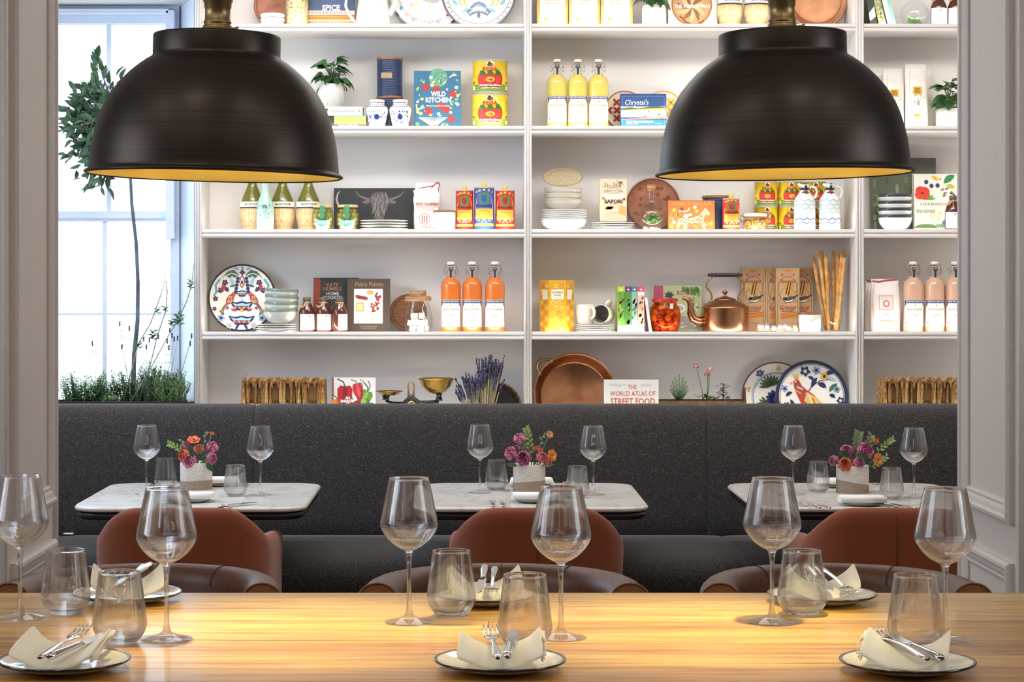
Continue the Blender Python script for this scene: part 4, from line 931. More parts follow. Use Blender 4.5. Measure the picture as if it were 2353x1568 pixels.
def wild(p, a, h):
    p.rect(-a, 0, a, h, '#2f6d90', 0); rr = random.Random(3)
    p.ell(2, h-16, 21, 22, '#6aa58a', 1, 26)
    for i in range(40): p.ell(2+rr.uniform(-18, 18), h-16+rr.uniform(-14, 14), 1.2, 1.2, '#2f5a5a', 2, 6)
    for i in range(80):
        u, v = rr.uniform(-a+4, a-4), rr.uniform(4, h-5)
        if abs(u) < 30 and 38 < v < 88: continue
        c = rr.choice(['#d9dc7a', '#a9c46a', '#e8e6b0', '#7fb27a', '#f0ead0']); q = rr.uniform(2.5, 6)
        if rr.random() < .5: p.leaf(u, v, u+rr.uniform(-12, 12), v+rr.uniform(-12, 12), q, c, 2)
        else: p.ell(u, v, q*.8, q*.7, c, 2, 10)
    for u, v in ((-28, 96), (-20, 40), (20, 44), (36, 80), (32, 22), (-2, 90), (8, 52)):
        for i in range(7): p.leaf(u, v, u+11*cos(i*.9), v+11*sin(i*.9), 4.5, '#b0322c', 3, 2)
    for i in range(14): p.line([(-8, 2), (-8+(i-7)*5, 26)], 2, '#e6e8c0', 3)
    p.text('WILD', 2, 80, 34, 12, '#f4f1e6', 6, .04); p.text('KITCHEN', 2, 66, 58, 12, '#f4f1e6', 6, .04); p.text('Nature-Loving Chefs at Home', 2, 52, 54, 4.6, '#f4f1e6', 6, .02)
book(951, 1059, 163, 2, 'teal cookbook covered in painted vegetables beside the stacked tomato tins', '#2f6d90', 8.43, wild, .08, 12)
rega_can(1085, 1167, 217.5, 2, 'large yellow tomato tin standing on the shelf under another large one', 8.41, group='large tomato tins')
rega_can(1085, 1167, 140.5, 2, 'large yellow tomato tin stacked on another large one', 8.41, z=T[2]+(CY-(T[2]-CH)*F/8.41-217.3)*8.41/F, group='large tomato tins')
sb = None
for i, x in enumerate((1257, 1304.5, 1352)):
    o = swing_bottle(sb, x, 136, 2, '#ded06a', 'yellow lemonade bottle, %s from the central upright' % ('first', 'second', 'third')[i], 'yellow lemonade bottles'); sb = sb or o
disc_plate('tile_plate', 'red and black quatrefoil patterned plate behind the blue shortbread tin', 1436, 46, 2, 8.485, .10, tilepat('#e8dcc4', '#9c3a3a', '#2a2426'), base='#e4d6bc', rimc='#8c3434', group='quatrefoil plates')
disc_plate('tile_plate', 'yellow and black quatrefoil patterned plate behind the blue shortbread tin', 1524, 46, 2, 8.506, .07, tilepat('#efe6d0', '#e0b430', '#2a2a2a'), base='#efe4cc', rimc='#c8443a', group='quatrefoil plates')
t, w, h, k = item('biscuit_tin', 'blue rectangular shortbread tin with a beach scene before two patterned plates', 'tin', 1425, 1531, 216, 2, 8.39, lean=.08)
MB(k).rbox(-53, 53, -9, 9, 0, h, 3, '#1f3f7e').build('tin_body', M['satin'], t)
mb = MB(k); p = Pr(mb, -9.2)
p.rect(-52, 1, 52, h-2, '#24477f', 0); p.rect(-52, h*.30, 52, h*.56, '#a9cfe0', 1); p.rect(-52, h*.55, 52, h*.62, '#c6d6da', 1)
p.poly([(-52, h*.53), (-20, h*.58), (0, h*.55), (30, h*.6), (52, h*.57), (52, h*.50), (0, h*.5), (-52, h*.49)], '#c8b46a', 2); p.poly([(-52, h*.56), (-30, h*.6), (-12, h*.56), (20, h*.63), (52, h*.6), (52, h*.58), (-52, h*.52)], '#4a5a3a', 3)
p.poly([(-52, h*.25), (0, h*.28), (52, h*.33), (52, h*.26), (-52, h*.22)], '#e08a6a', 2); p.rect(-52, 1, 52, h*.22, '#2a7cc8', 2); p.rect(-52, 1, 52, h*.05, '#dfeef6', 3)
for i in range(9): p.line([(-48+i*11, h*(.34+.02*(i % 4))), (-38+i*11, h*(.35+.02*(i % 4)))], 1, '#f2f8fa', 3)
for u, v in ((12, .46), (4, .33), (36, .38)): p.ell(u, h*v, 2.5, 1.2, '#2a2a36', 4, 8)
p.text("Chrystal's", -15, h*.72, 54, 16, '#f6f8fa', 4, .0, .25); p.text('SCOTTISH SHORTBREAD', -8, h*.165, 62, 5.6, '#ffffff', 4, .03); p.text('Petticoat Tails', -26, h*.11, 26, 3, '#e8f2fa', 4); p.text('Net Weight', 34, h*.11, 14, 3, '#ffffff', 4)
p.frame(-48, 4, 48, h-6, .6, '#6a96c8', 3)
mb.build('lid_print', M['print'], t)
def flour(p, a, h):
    p.line([(-a*.7, 10), (-a*.66, h*.9)], .8, '#d9b98a', 0); p.line([(a*.7, 10), (a*.66, h*.9)], .8, '#d9b98a', 0)
    p.rect(-9, h*.52, 10, h*.64, '#d8a21e', 1); p.text('RIZO\nVACA', .5, h*.58, 14, 11, '#6d4a10', 2, .03)
    for i in range(26):
        u = rnd.gauss(0, 6); v = h*.43+rnd.gauss(0, 7); p.leaf(u, v, u+rnd.uniform(-7, 7), v+rnd.uniform(-4, 4), 1.4, '#8a8680', 1, 1)
    p.text('Carnaroli', 0, h*.31, 26, 5, '#d9c39a', 1, 0, .2); p.ell(0, h*.17, 10, 6, '#efd690', 1, 14); p.rect(-10, h*.17, 10, h*.22, '#efd690', 1)
for i, (x0, x1, yt, Y, lab) in enumerate(((1990, 2034, 156, 8.46, 'white rice bag furthest behind the lamp in the end bay'), (2096, 2143, 158, 8.49, 'white rice bag half hidden behind the tallest bag'), (2028, 2076, 158, 8.40, 'white rice bag with a gold square, partly behind the lamp'), (2079, 2131, 148, 8.40, 'tallest white rice bag with a gold square beside the end-bay plant'))):
    bag('rice_bag', x0, x1, yt, 2, lab, 'bag', Y, 15, '#efebe6', flour, group='white rice bags', lean=.03)
potted_plant(2143, 2215, 180, 250, 2, 'leafy plant in a plain white pot cut by the panelled pier', 8.38, 'pot1', n=22, spread=46, px0=2152, px1=2208)
# ================================================================ tier three
fb = fiasco(None, 580, 395, 3, 'straw wine flask nearest the window, behind the mint glass vase', 'straw flasks with white labels', 8.45)
fiasco(fb, 649, 0, 3, 'straw wine flask just behind the mint glass vase, middle of three', None, 8.45)
fiasco(fb, 708.8, 0, 3, 'straw wine flask behind the olive jars', None, 8.45)
t, w, h, k = item('mint_vase', 'mottled mint green glass bottle vase among the straw flasks', 'vase', 589, 630, 398, 3, 8.36)
MB(k).lathe([(1, 0), (17, 0), (19.5, 3), (20.3, 20), (20.3, 48), (19, 58), (15.5, 70), (11, 82), (8.2, 94), (7.4, 110), (8, 124), (6.5, 124), (6, 110)], 36, '#b9dccb').build('vase_body', M['gloss'], t)
g = MB(k); p = Pr(g, 0, 20.6)
for i in range(150):
    u, v = rnd.uniform(-30, 30), rnd.uniform(2, 55); c = rnd.choice(['#94c4b0', '#a7d2c0', '#d9efe2', '#6f9f98'])
    p.leaf(u, v, u+rnd.uniform(-2, 2), v+rnd.uniform(4, 10), rnd.uniform(1, 2.5), c, 0)
for i in range(26):
    u, v = rnd.gauss(0, 6), rnd.uniform(50, 56); p.leaf(u, v, u, v+3, 2, '#4f7d7c', 1)
g.build('mottling', M['gloss'], t)
for i, (x0, x1, lab) in enumerate(((716, 769, 'squat jar of green olives with teal label beside the straw flasks'), (772, 826, 'squat jar of green olives with teal label in front of the slate panel'))):
    t, w, h, k = item('olive_jar', lab, 'jar', x0, x1, 471, 3, 8.37, group='olive jars')
    r = w/2
    MB(k).lathe([(1, 0), (r*.7, 0), (r*.76, 2), (r*.92, 14), (r, 28), (r*.98, 38), (r*.84, 48), (r*.8, 51), (r*.82, 54)], 36, '#ffffff').build('jar_glass', M['jarglass'], t)
    ov = MB(k)
    for j in range(5):
        zz = 7.6+j*9.3; n = 12
        for q in range(n):
            a = 2*pi*(q+.5*(j % 2))/n; rr = (r*(.74, .84, .88, .85, .72)[j])-4.6
            ov.ball((rr*cos(a), rr*sin(a), zz), 5.0+rnd.random()*.8, 8, 6, ('#8d8a34', '#a29a3c', '#757628', '#b0a84c')[(q*3+j) % 4], 1.15)
    ov.lathe([(1, 2), (r*.62, 2), (r*.72, 16), (r*.72, 40), (1, 46)], 20, '#6d6c2a')
    o = ov.build('olives', M['gloss'], t); o['kind'] = 'stuff'
    MB(k).lathe([(r*.80, 53), (r*.85, 53), (r*.86, 54), (r*.86, 58), (r*.8, 59.2), (1, 59.6)], 36, '#d6c68a').build('jar_lid', M['satin'], t)
    mb = MB(k); p = Pr(mb, 0, r*1.02)
    p.poly([(-19, 26), (-10, 24), (0, 23.4), (10, 24), (19, 26), (17, 13), (12, 3), (-12, 3), (-17, 13)], '#eef0e2', 0)
    p.poly([(-18.4, 25.4), (-10, 23.4), (0, 22.8), (10, 23.4), (18.4, 25.4), (14, 14), (6, 10), (-6, 10), (-14, 14)], '#4fa58e', 1)
    p.text('Gordal olives', 0, 18.4, 20, 4, '#f2f4e6', 2, .03); p.ell(0, 7, 5, 2.4, '#d9dcc4', 1, 12)
    mb.build('label', M['print'], t)
    mb = MB(k); p = Pr(mb, -r*.98); p.rect(-6, 40, 5.5, 57, '#4f9a68', 0); p.rect(-6, 26, 5.5, 40, '#4f9a68', -6); mb.build('seal_strip', M['print'], t)
def cow(p, a, h):
    p.rect(-a, 0, a, h, '#2b2b2d', 0); c1, c2, c3 = '#8f8885', '#6f6866', '#a9a29e'; rr = random.Random(5)
    cx_ = 10
    for m in (-1, 1):
        p.line([(cx_+m*22, h-26), (cx_+m*36, h-22), (cx_+m*48, h-16), (cx_+m*56, h-6)], [6, 5, 3.4, 1], c2, 1); p.leaf(cx_+m*20, h-28, cx_+m*40, h-32, 8, c2, 1, -m*1.5)
    p.poly([(cx_-24, h-24), (cx_-16, h-12), (cx_, h-7), (cx_+16, h-12), (cx_+24, h-24), (cx_+18, h-46), (cx_+12, h-62), (cx_+9, h-72), (cx_-9, h-72), (cx_-12, h-62), (cx_-18, h-46)], '#514b4a', 1)
    for i in range(150):
        u = rr.uniform(-22, 22); v = h-10-rr.random()*50
        if abs(u) > 24-(h-10-v)*.22: continue
        p.line([(cx_+u*.8, v+5), (cx_+u*.95, v-2), (cx_+u*1.08+rr.uniform(-3, 3), v-10)], [.3, 1.3, .3], rr.choice([c1, c2, c3]), 2)
    p.ell(cx_, h-70, 9.5, 6, c2, 2, 14); p.ell(cx_-4, h-70, 1.6, 1.2, '#2b2b2d', 3, 8); p.ell(cx_+4, h-70, 1.6, 1.2, '#2b2b2d', 3, 8)
    p.line([(-a+9, h-38), (-a+5, h-26), (-a+8, h-12), (-a+13, h-6)], [5, 4.4, 3, 1.2], '#b9b2ab', 1)
t, w, h, k = item('slate_panel', 'dark slate panel engraved with a shaggy long-horned cow behind the white plates', 'slate panel', 767, 957, 432, 3, 8.511, lean=.10)
MB(k).box(-95, 95, -4, 4, 0, h, '#2c2c2e').build('slate', M['matte'], t, bevel=.0015)
mb = MB(k); cow(Pr(mb, -4.1), 94, h-1); mb.build('engraving', M['print'], t)
plate_stack(4, 882, 112, 506, 0, 3, 'white side plate before the slate panel', 8.4005, 'plates before the slate panel')
def rice(p, a, h):
    p.text('ARROZ "CALASPARRA"', 0, h*.56, a*1.75, 7, '#a8383a', 1, .03); p.text('DENOMINACION DE ORIGEN', 0, h*.50, a*1.6, 3.4, '#b85456', 1); p.text('VARIEDAD BOMBA', 0, h*.45, a*1.1, 3.4, '#b85456', 1); p.text('Calasparra (Murcia)', 0, h*.41, a*1.2, 3, '#b85456', 1)
    p.ring(-6, h*.25, 11.5, 12.6, '#b8383a', 1, 28)
    for q in (-5, 0, 5): p.line([(-6+q, h*.18), (-6+q, h*.32)], 2, '#b8383a', 1)
    p.text('1 KILO', -4, h*.09, 24, 5, '#b85456', 1)
t = bag('rice_sack', 951, 1013, 421, 3, 'white cloth rice sack with red edges and red lettering beside the olive oil tins', 'bag', 8.455, 16, '#efebe4', rice, top=.82, sag=.08)
k = 8.455/F
MB(k).tube([(-27, -2, 92), (-22, -3, 97), (0, -3, 102), (14, -3, 104), (20, -3, 111), (26, -3, 112), (29, -2, 104), (25, -4, 98), (27, -10, 70), (26, -14, 40)], [1.2]*10, 6, '#b3403c').tube([(-27, -2, 92), (-10, -4, 93), (8, -4, 96), (14, -3, 104)], 1.1, 6, '#b3403c').build('red_edging', M['cloth'], t)
MB(k).tube([(-31, -4, 94), (-29, -6, 84), (-31, -8, 72), (-29, -9, 58), (-30, -10, 48)], [1.8, 1.4, 1.6, 1.2, .8], 6, '#f4f1ea').build('tie_string', M['cloth'], t)
def ramekin_lid(x0, x1, yt, tier, label, Y):
    t, w, h, k = item('white_pot', label, 'pot', x0, x1, yt, tier, Y, group='white pots with wooden lids'); r = w/2
    MB(k).lathe([(1, 0), (r*.84, 0), (r*.9, 2), (r*.97, h*.5), (r, h-4.6), (r*.97, h-4.6), (1, h-5)], 44, '#efefec').build('pot_body', M['gloss'], t)
    MB(k).lathe([(1, h-4.4), (r*1.0, h-4.4), (r*1.01, h-3.5), (r*1.0, h-.6), (r*.98, h), (1, h)], 44, '#a0744a').build('wooden_lid', M['wood'], t)
ramekin_lid(995, 1047, 484, 3, 'white pot with thin wooden lid between the rice sack and the red tin', 8.359)
oil_tin(1047, 1088, 428, 3, 'red olive oil tin with yellow cap beside the rice sack', '#c8352b')
oil_tin(1089, 1136, 421, 3, 'blue olive oil tin with yellow cap between two red ones', '#3f66b4')
oil_tin(1138, 1183, 428, 3, 'red olive oil tin with yellow cap nearest the central upright', '#c8352b')
# bowls and plates beside the central upright
zz = T[3]+.0005; Y = 8.41; k = Y/F
hk = 1.0
b = bowl(1241, 1349, 500, 3, 'large white bowl lowest in the tall stack by the central upright', Y, h=26, col='#f0efea', rim='#f0efea', group='bowls in the tall stack')
zz += 21.6*k
for i in range(5):
    t = thing('white_plate', 'white dinner plate in the tall stack by the central upright, '+('lowest of the plates', 'second of the plates', 'middle one of the plates', 'fourth of the plates', 'topmost of the plates')[i], 'plate', (WX(1295, Y)+(i % 2)*.0012, Y, zz), group='plates in the tall stack')
    MB(k).lathe([(1, .6), (33, .3), (36, .6), (46, 3), (54, 6.2), (54.6, 7.2), (53.6, 7.6), (44, 4.8), (34, 2.4), (1, 2)], 48, '#eeece6').build('plate_dish', M['gloss'], t)
    zz += 4.7*k
zz += 3.2*k
for i in range(3):
    bowl(1250, 1338, 0, 3, 'off-white small bowl in the tall stack, '+('under two others', 'between two others', 'under the beige oval dish')[i], Y, z=zz, h=25, col='#e2ddd2', rim='#c9bfa8', group='small bowls in the tall stack'); zz += (12.5 if i < 2 else 26.0)*k
t = thing('oval_dish', 'speckled beige oval dish propped on top of the tall crockery stack', 'dish', (WX(1292.5, Y), Y-.012, zz+.004), rot=(-.25, 0, 0))
MB(k).lathe([(1, -6), (28, -6), (40, -2.5), (45.5, .5), (46, 1.6), (45, 2), (40, -.5), (30, -3.6), (1, -4)], 48, ['#8d7b5c', '#8d7b5c', '#8d7b5c', '#5a4b3a', '#5a4b3a', '#bfae8c', '#c6b592', '#c6b592'], (0, 0, 22), axis='y', sy=.47).build('dish_body', M['pottery'], t)
zs = plate_stack(4, 1408.5, 103, 511.5, 0, 3, 'white side plate under the cantuccini bag', 8.41, 'plates under the cantuccini bag')
def sapori(p, a, h):
    p.rect(-a*.96, 2, a*.96, h*.98, '#ded0b4', 0); p.ell(0, h*.60, a*.75, h*.12, '#efe6d2', 1, 24)
    p.line([(-a*.55, h*.74), (-a*.3, h*.78), (0, h*.795), (a*.3, h*.78), (a*.55, h*.74)], .8, '#8a7a5c', 1); p.text('CANTUCCINI', 0, h*.71, a*1.35, 6, '#6d5a3e', 2); p.text('ALLA MANDORLA', 0, h*.66, a*.9, 2.6, '#7d6a4c', 2)
    p.text('SAPORI', 0, h*.48, a*1.3, 9.5, '#5a2a1a', 3, .04); p.text('SIENA', 0, h*.42, a*.4, 2.6, '#8a6a4a', 2)
    for i in range(5): p.leaf(-20+i*3, h*.30, -10+i*3, h*.36, 6, '#c98a4a', 2)
    p.poly([(a*.3, h*.22), (a*.9, h*.14), (a*.9, h*.36), (a*.5, h*.4)], '#d9a868', 2); p.ell(0, h*.25, 12, 5, '#f0e2c4', 3, 14); p.text('gr 300', 0, h*.22, 14, 3, '#8a6a4a', 4)
    for i in range(9): p.rect(-a*.8+i*5, h*.80, -a*.8+i*5+3, h*(.83+.03*((i*3) % 4)), '#a8966e', 1)
    p.line([(a*.15, h*.86), (a*.6, h*.96)], .8, '#4a3a2a', 2); p.line([(a*.2, h*.97), (a*.75, h*.85)], .8, '#4a3a2a', 2); p.leaf(a*.4, h*.9, a*.7, h*.92, 4, '#8a4a34', 2); p.leaf(a*.45, h*.9, a*.5, h*.8, 3, '#5a3a2a', 2)
    p.ell(-a*.72, h*.55, 3, 3, '#3a4a2c', 2, 10); p.ell(-a*.72, h*.55, 1.7, 1.7, '#d8b84a', 3, 8); p.ell(a*.78, h*.53, 3, 3, '#8a3a2a', 2, 10)
bag('biscuit_bag', 1377, 1440, 412, 3, 'cream biscuit bag printed with a town and brown lettering, standing on white plates', 'bag', 8.41, 14, '#ded0b4', sapori, z=zs, top=.98, sag=.02)
disc_plate('copper_tray', 'round mottled copper tray leaning behind the cork-stoppered flask', 1501, 62, 3, 8.485, .09, lambda p, r: (p.ring(0, 0, r*.93, r*.955, '#5a3526', 0, 56), [p.ell(rnd.uniform(-40, 40), rnd.uniform(-40, 40), rnd.uniform(3, 7), rnd.uniform(2, 5), '#7c4f3e', 0, 10) for i in range(22)]), base='#8d5f4c', rimc='#7a4c38', mat='dullcopper')
t, w, h, k = item('flask_terrarium', 'round glass flask with cork and a side opening holding succulents', 'terrarium', 1463, 1531, 422, 3, 8.375)
MB(k).lathe([(1, .8), (18, 0)]+[(33.5*sin(a), 31-33.5*cos(a)) for a in [.6+i*(2.75-.6)/14 for i in range(15)]]+[(10.5, 66), (10, 80), (10.5, 96)], 40).build('glass_flask', M['pane'], t)
MB(k).tube([(18*cos(a)+2, -28-1.5*sin(a)**2, 25+18*sin(a)) for a in [i*pi/14 for i in range(29)]], 1.0, 6, '#ffffff', cap=False).build('opening_rim', M['jarglass'], t)
MB(k).lathe([(1, 92), (9.4, 92), (10.6, 104), (10, 106), (1, 106)], 24, '#c99a68').build('cork', M['wood'], t)
g = MB(k)
for i in range(60): g.ball((rnd.uniform(-21, 21), rnd.uniform(-18, 16), 3+rnd.random()*4), rnd.uniform(1.5, 3.2), 7, 4, ('#d9cfb4', '#c4b898', '#e9e2cc', '#8fb05a')[i % 4])
o = g.build('pebbles', M['matte'], t); o['kind'] = 'stuff'
succulent(t, k, (4, -10, 20), 20, 12, 9); succulent(t, k, (-8, -10, 15), 14, 10, 8); succulent(t, k, (10, -4, 17), 12, 9, 2)
def leopard(p, a, h):
    p.rect(-a+1, 1, a-1, h-1, '#d9743c', 0); rr = random.Random(9)
    for i in range(60): p.leaf(u0 := rr.uniform(-a+3, a-8), v0 := rr.uniform(3, h*.45), u0+rr.uniform(2, 7), v0+rr.uniform(1, 8), 2.4, rr.choice(['#cf6a30', '#e8964a', '#e0a050']), 1)
    p.text('ORTIGIA', 2, h*.88, a*1.75, 6.4, '#d9a24a', 3, .02)
    body = [(-28, 26), (-16, 31), (0, 29), (16, 33), (24, 44), (28, 50), (34, 48), (36, 42), (31, 36), (27, 30), (26, 22), (28, 8), (30, 3), (24, 3), (22, 10), (18, 17), (4, 15), (-8, 17), (-14, 10), (-12, 3), (-18, 3), (-21, 10), (-25, 15), (-30, 8), (-32, 3), (-37, 3), (-34, 14), (-33, 22)]
    p.poly([(u+2, v) for u, v in body], '#eccb94', 2)
    p.line([(-29, 25), (-34, 30), (-34, 38), (-26, 44), (-14, 42), (-6, 46), (-5, 52)], 3.4, '#eccb94', 2)
    for i in range(90):
        u, v = rr.uniform(-32, 34), rr.uniform(14, 34)
        if v > 31 and u < 14: continue
        if u > 27: continue
        p.ell(u+2, v, 1.25, 1.1, '#6a3a1c', 3, 6)
    for i in range(10): p.line([(-35+i*.3, 28+i*1.6), (-32+i*.3, 28+i*1.6)], 1.2, '#4a2a1a', 3)
    for u, v in ((30, 46), (33, 44), (31, 42), (27, 44), (28, 40)): p.ell(u+2, v, .9, .9, '#5a2a1a', 3, 6)
    for u, v, c in ((-40, 46, '#f0c04a'), (-22, 48, '#6a3a5a'), (8, 52, '#f4e6e6'), (38, 38, '#f4e6e6'), (-40, 18, '#f6dede'), (28, 12, '#f6dede'), (-46, 8, '#f0b04a'), (44, 14, '#f0b04a'), (12, 44, '#f0c04a')):
        for q in range(6): p.leaf(u, v, u+5.5*cos(q*pi/3), v+5.5*sin(q*pi/3), 2.4, c, 2)
    p.ell(-4, 5, 2.4, 2, '#b83a5a', 3, 8); p.ell(3, 4, 2.4, 2, '#b83a5a', 3, 8); p.poly([(-20, 30), (-12, 28), (2, 34), (0, 38), (-8, 36), (-16, 36)], '#f7efe4', 4)
t, w, h, k = item('picture_tin', 'orange tin box printed with a spotted cat and flowers beside the flask', 'tin', 1534, 1643, 461, 3, 8.385, lean=.08)
MB(k).rbox(-54.5, 54.5, -8, 8, 0, h, 2, '#8a5a3c').build('tin_body', M['satin'], t)
mb = MB(k); leopard(Pr(mb, -8.2), 54, h); mb.build('lid_print', M['print'], t)
canister(1614, 1680, 450, 3, 'navy ribbed canister with wooden lid behind the orange tin', 8.48, plate=False)
oil_tin(1660, 1699, 447, 3, 'small red olive oil tin with yellow cap standing before a navy canister', '#c8352b', Y=8.355)
t, w, h, k = item('clip_jar', 'low glass clip jar of popping corn in front of the small tomato tins', 'jar', 1706, 1763, 486, 3, 8.37)
r = w/2
MB(k).lathe([(1, .5), (r*.86, 0), (r*.96, 2), (r*.97, 24), (r*.9, 28), (r*.88, 31)], 36).build('jar_glass', M['jarglass'], t)
MB(k).lathe([(r*.9, 32.5), (r*.98, 33), (r*.98, 37), (r*.9, 40), (1, 41)], 36, '#e9e6da').build('jar_lid', M['gloss'], t)
MB(k).lathe([(r*.92, 30.5), (r*.95, 31), (r*.95, 32.4), (r*.9, 32.6)], 30, '#c7763c').build('rubber_seal', M['satin'], t)
c = MB(k)
for sg in (-1, 1): c.tube([(sg*r*.95, -4, 31), (sg*(r+3), -4, 32), (sg*(r+5), -4, 26), (sg*(r+2), -4, 18), (sg*r*.97, -4, 14)], 1.0, 6, '#a9a59c'); c.tube([(sg*r*.9, -6, 38), (sg*(r+4), -6, 34), (sg*(r+6), -5, 24)], 1.0, 6, '#a9a59c')
c.build('wire_clip', M['steel'], t)
g = MB(k)
for i in range(230):
    a = rnd.uniform(0, 2*pi); q = r*.84*(1-.35*rnd.random()**2); g.ball((q*cos(a), q*sin(a), 3.6+rnd.random()*20), rnd.uniform(1.8, 2.7), 6, 4, ('#e0a83a', '#eec76a', '#f2e2b0', '#d08a2a')[i % 4])
g.lathe([(1, 1.5), (r*.68, 1.5), (r*.68, 23), (1, 24)], 20, '#c98f34')
o = g.build('corn_kernels', M['satin'], t); o['kind'] = 'stuff'
names = ('first', 'second', 'third')
for i, x in enumerate((1733, 1788.5, 1844)):
    Yc = 8.478; zc2 = T[3]+57*Yc/F
    rega_can(x, x+54, WZ(0, 1)*0+CY-(zc2-CH)*F/Yc, 3, 'small yellow tomato tin on the shelf, %s behind the corn jar and wavy jugs' % names[i], Yc, group='small tomato tins')
    rega_can(x, x+54, CY-(zc2+57*Yc/F-CH)*F/Yc, 3, 'small yellow tomato tin stacked on another small one, %s behind the lamp rim' % names[i], Yc, z=zc2+.0004, group='small tomato tins')
for i, (x0, x1) in enumerate(((1824, 1874), (1881, 1932))):
    t, w, h, k = item('wavy_jug', ('white jug with blue wave lines and dark ribbon, before the tomato tins', 'white jug with blue wave lines and dark ribbon, nearest the end upright')[i], 'jug', x0, x1, 420, 3, 8.365, group='wavy jugs')
    r = 24.6
    MB(k).lathe([(1, 0), (r-1.5, 0), (r, 2), (r, 66), (r-2, 74), (r-8, 82), (12, 89), (9.5, 94), (9.5, 100), (12, 105), (10, 106), (8, 100)], 40, '#f2f1ee').build('jug_body', M['gloss'], t)
    MB(k).tube([(9, 0, 97), (17, 0, 101), (25, 0, 98), (28, 0, 88), (25, 0, 78), (19, 0, 72)], [2.6, 2.6, 2.6, 2.7, 2.8, 3], 10, '#f2f1ee').build('jug_handle', M['gloss'], t)
    MB(k).tube([(-7, -2, 100), (-13, -3, 105), (-16, -3, 107)], [5, 4, 2.6], 10, '#f2f1ee').build('jug_lip', M['gloss'], t)
    mb = MB(k); p = Pr(mb, 0, r+.3)
    for z, c in ((69, '#a6cfe2'), (59, '#9ccbe4'), (50, '#a9d6ea'), (41, '#b6dcea'), (26, '#2f4a86'), (17, '#3a5ea0')):
        p.line([(u, z+2.4*sin(u*.36+z)) for u in range(-34, 35, 2)], 1.9, c, 0)
    mb.build('painted_waves', M['gloss'], t)
    rb = MB(k).lathe([(9.9, 93), (11, 94), (11, 97), (9.9, 98)], 20, '#2f3a36')
    for a, b in ((-9, -6), (9, -6), (-7, 6), (7, 6)): rb.tube([(0, -11, 92), (a*.6, -13, 92+b*.7), (a, -13, 92+b)], [1.4, 2.6, 1.2], 6, '#2f3a36', flat=.4)
    rb.tube([(2, -10, 95), (1, -11, 102), (2, -9, 108)], [3, 3, 3], 6, '#333d38', flat=.3)
    rb.build('ribbon', M['cloth'], t)
    MB(k).ball((1, -13, 88), 5, 10, 6, '#a8303c').build('wax_seal', M['satin'], t)
def photo(p, a, h):
    p.rect(-a, 0, a, h, '#59644e', 0); rr = random.Random(4)
    for i in range(50):
        u = rr.uniform(-a, a-8); v = rr.uniform(0, h*.72); p.ell(max(-a+8, min(a-8, u)), max(12, min(h-16, v)), rr.uniform(3, 8), rr.uniform(6, 12), rr.choice(['#707a5e', '#8a906c', '#4c5646', '#69735a', '#5a6450']), 1, 12)
    p.rect(-a, h*.74, a, h, '#5d625a', 2)
book(2002, 2152, 363, 3, 'tall book with blurred green woodland photograph behind the white bowls', '#4f5a46', 8.49, photo, .08, 9)
def herb(p, a, h):
    p.rect(-a, 0, a, h, '#efebe2', 0); p.line([(-a+1.5, 2), (-a+1.5, h-2)], 1.6, '#3a3a3a', 1)
    [p.ell(-a*.58+7*cos(q), h*.66+6*sin(q), 11.5, 11, '#d8402c', 2+i, 16) for i, q in enumerate((.6, 2.2, 3.8, 5.4))]; p.ell(-a*.58, h*.66, 2.6, 2.6, '#2a2a2a', 7, 8)
    for u, v in ((-20, 112), (-8, 103), (6, 104)): p.ell(u, v, 5, 5.4, '#34406e', 2, 12)
    p.leaf(20, h*.83, 46, h-3, 15, '#2f8a54', 2, 2); p.leaf(26, h*.80, 46, h*.76, 11, '#b9bf3a', 2); p.leaf(-8, h-4, 8, h*.88, 9, '#e0b83a', 2); p.leaf(8, h*.92, 16, h*.9, 5, '#e0b83a', 2)
    for i in range(5): p.leaf(-14, h*.54, -14+16*cos(.3+i*.6), h*.54+16*sin(.3+i*.6), 5, '#6aa84a', 2)
    for i, (u, v) in enumerate(((12, 92), (18, 84), (22, 94), (16, 78), (24, 54), (34, 66))): p.leaf(u, v, u+10, v+5, 5, '#8a7a5a', 2)
    for i in range(4): p.line([(34, 86), (40+i*3, 92-i*4)], 1.6, '#3a3440', 2)
    p.text('HERBARIUM', 2, h*.465, 72, 6.4, '#8a8780', 3)
    for i in range(12): p.leaf(-40+i*3, h*.30, -44+i*4, h*.38, 2.4, '#9ba48a', 2)
    for i in range(18): p.ell(-14+rnd.uniform(0, 34), h*.25+rnd.uniform(-10, 14), 1.5, 1.5, '#e6c84a', 2, 6)
    p.ell(-22, 6, 26, 9, '#6f8f5a', 2, 16, 0, 0, pi); p.ell(30, 16, 15, 12, '#3f8ac0', 2, 14); [p.leaf(2+i*4, 6, 4+i*5, 16, 4, '#7ab08a', 3) for i in range(5)]
book(2098, 2200, 400, 3, 'white herbal book with a red poppy and leaves behind the stacked bowls', '#efebe2', 8.455, herb, .08, 10)
zz = T[3]+.0005; kk = 8.375/F
for i in range(4):
    bowl(2017, 2096, 0, 3, 'white bowl with dark rim in the end-bay stack, '+('lowest', 'second from the bottom', 'third from the bottom', 'topmost')[i], 8.375, z=zz, h=36, col='#eeeeec', rim='#39404a', group='dark-rimmed bowls'); zz += 15.8*kk
brown_bottle(b0, 2190, 0, 3, 'brown syrup bottle in front of the herbal book', None, 8.36)
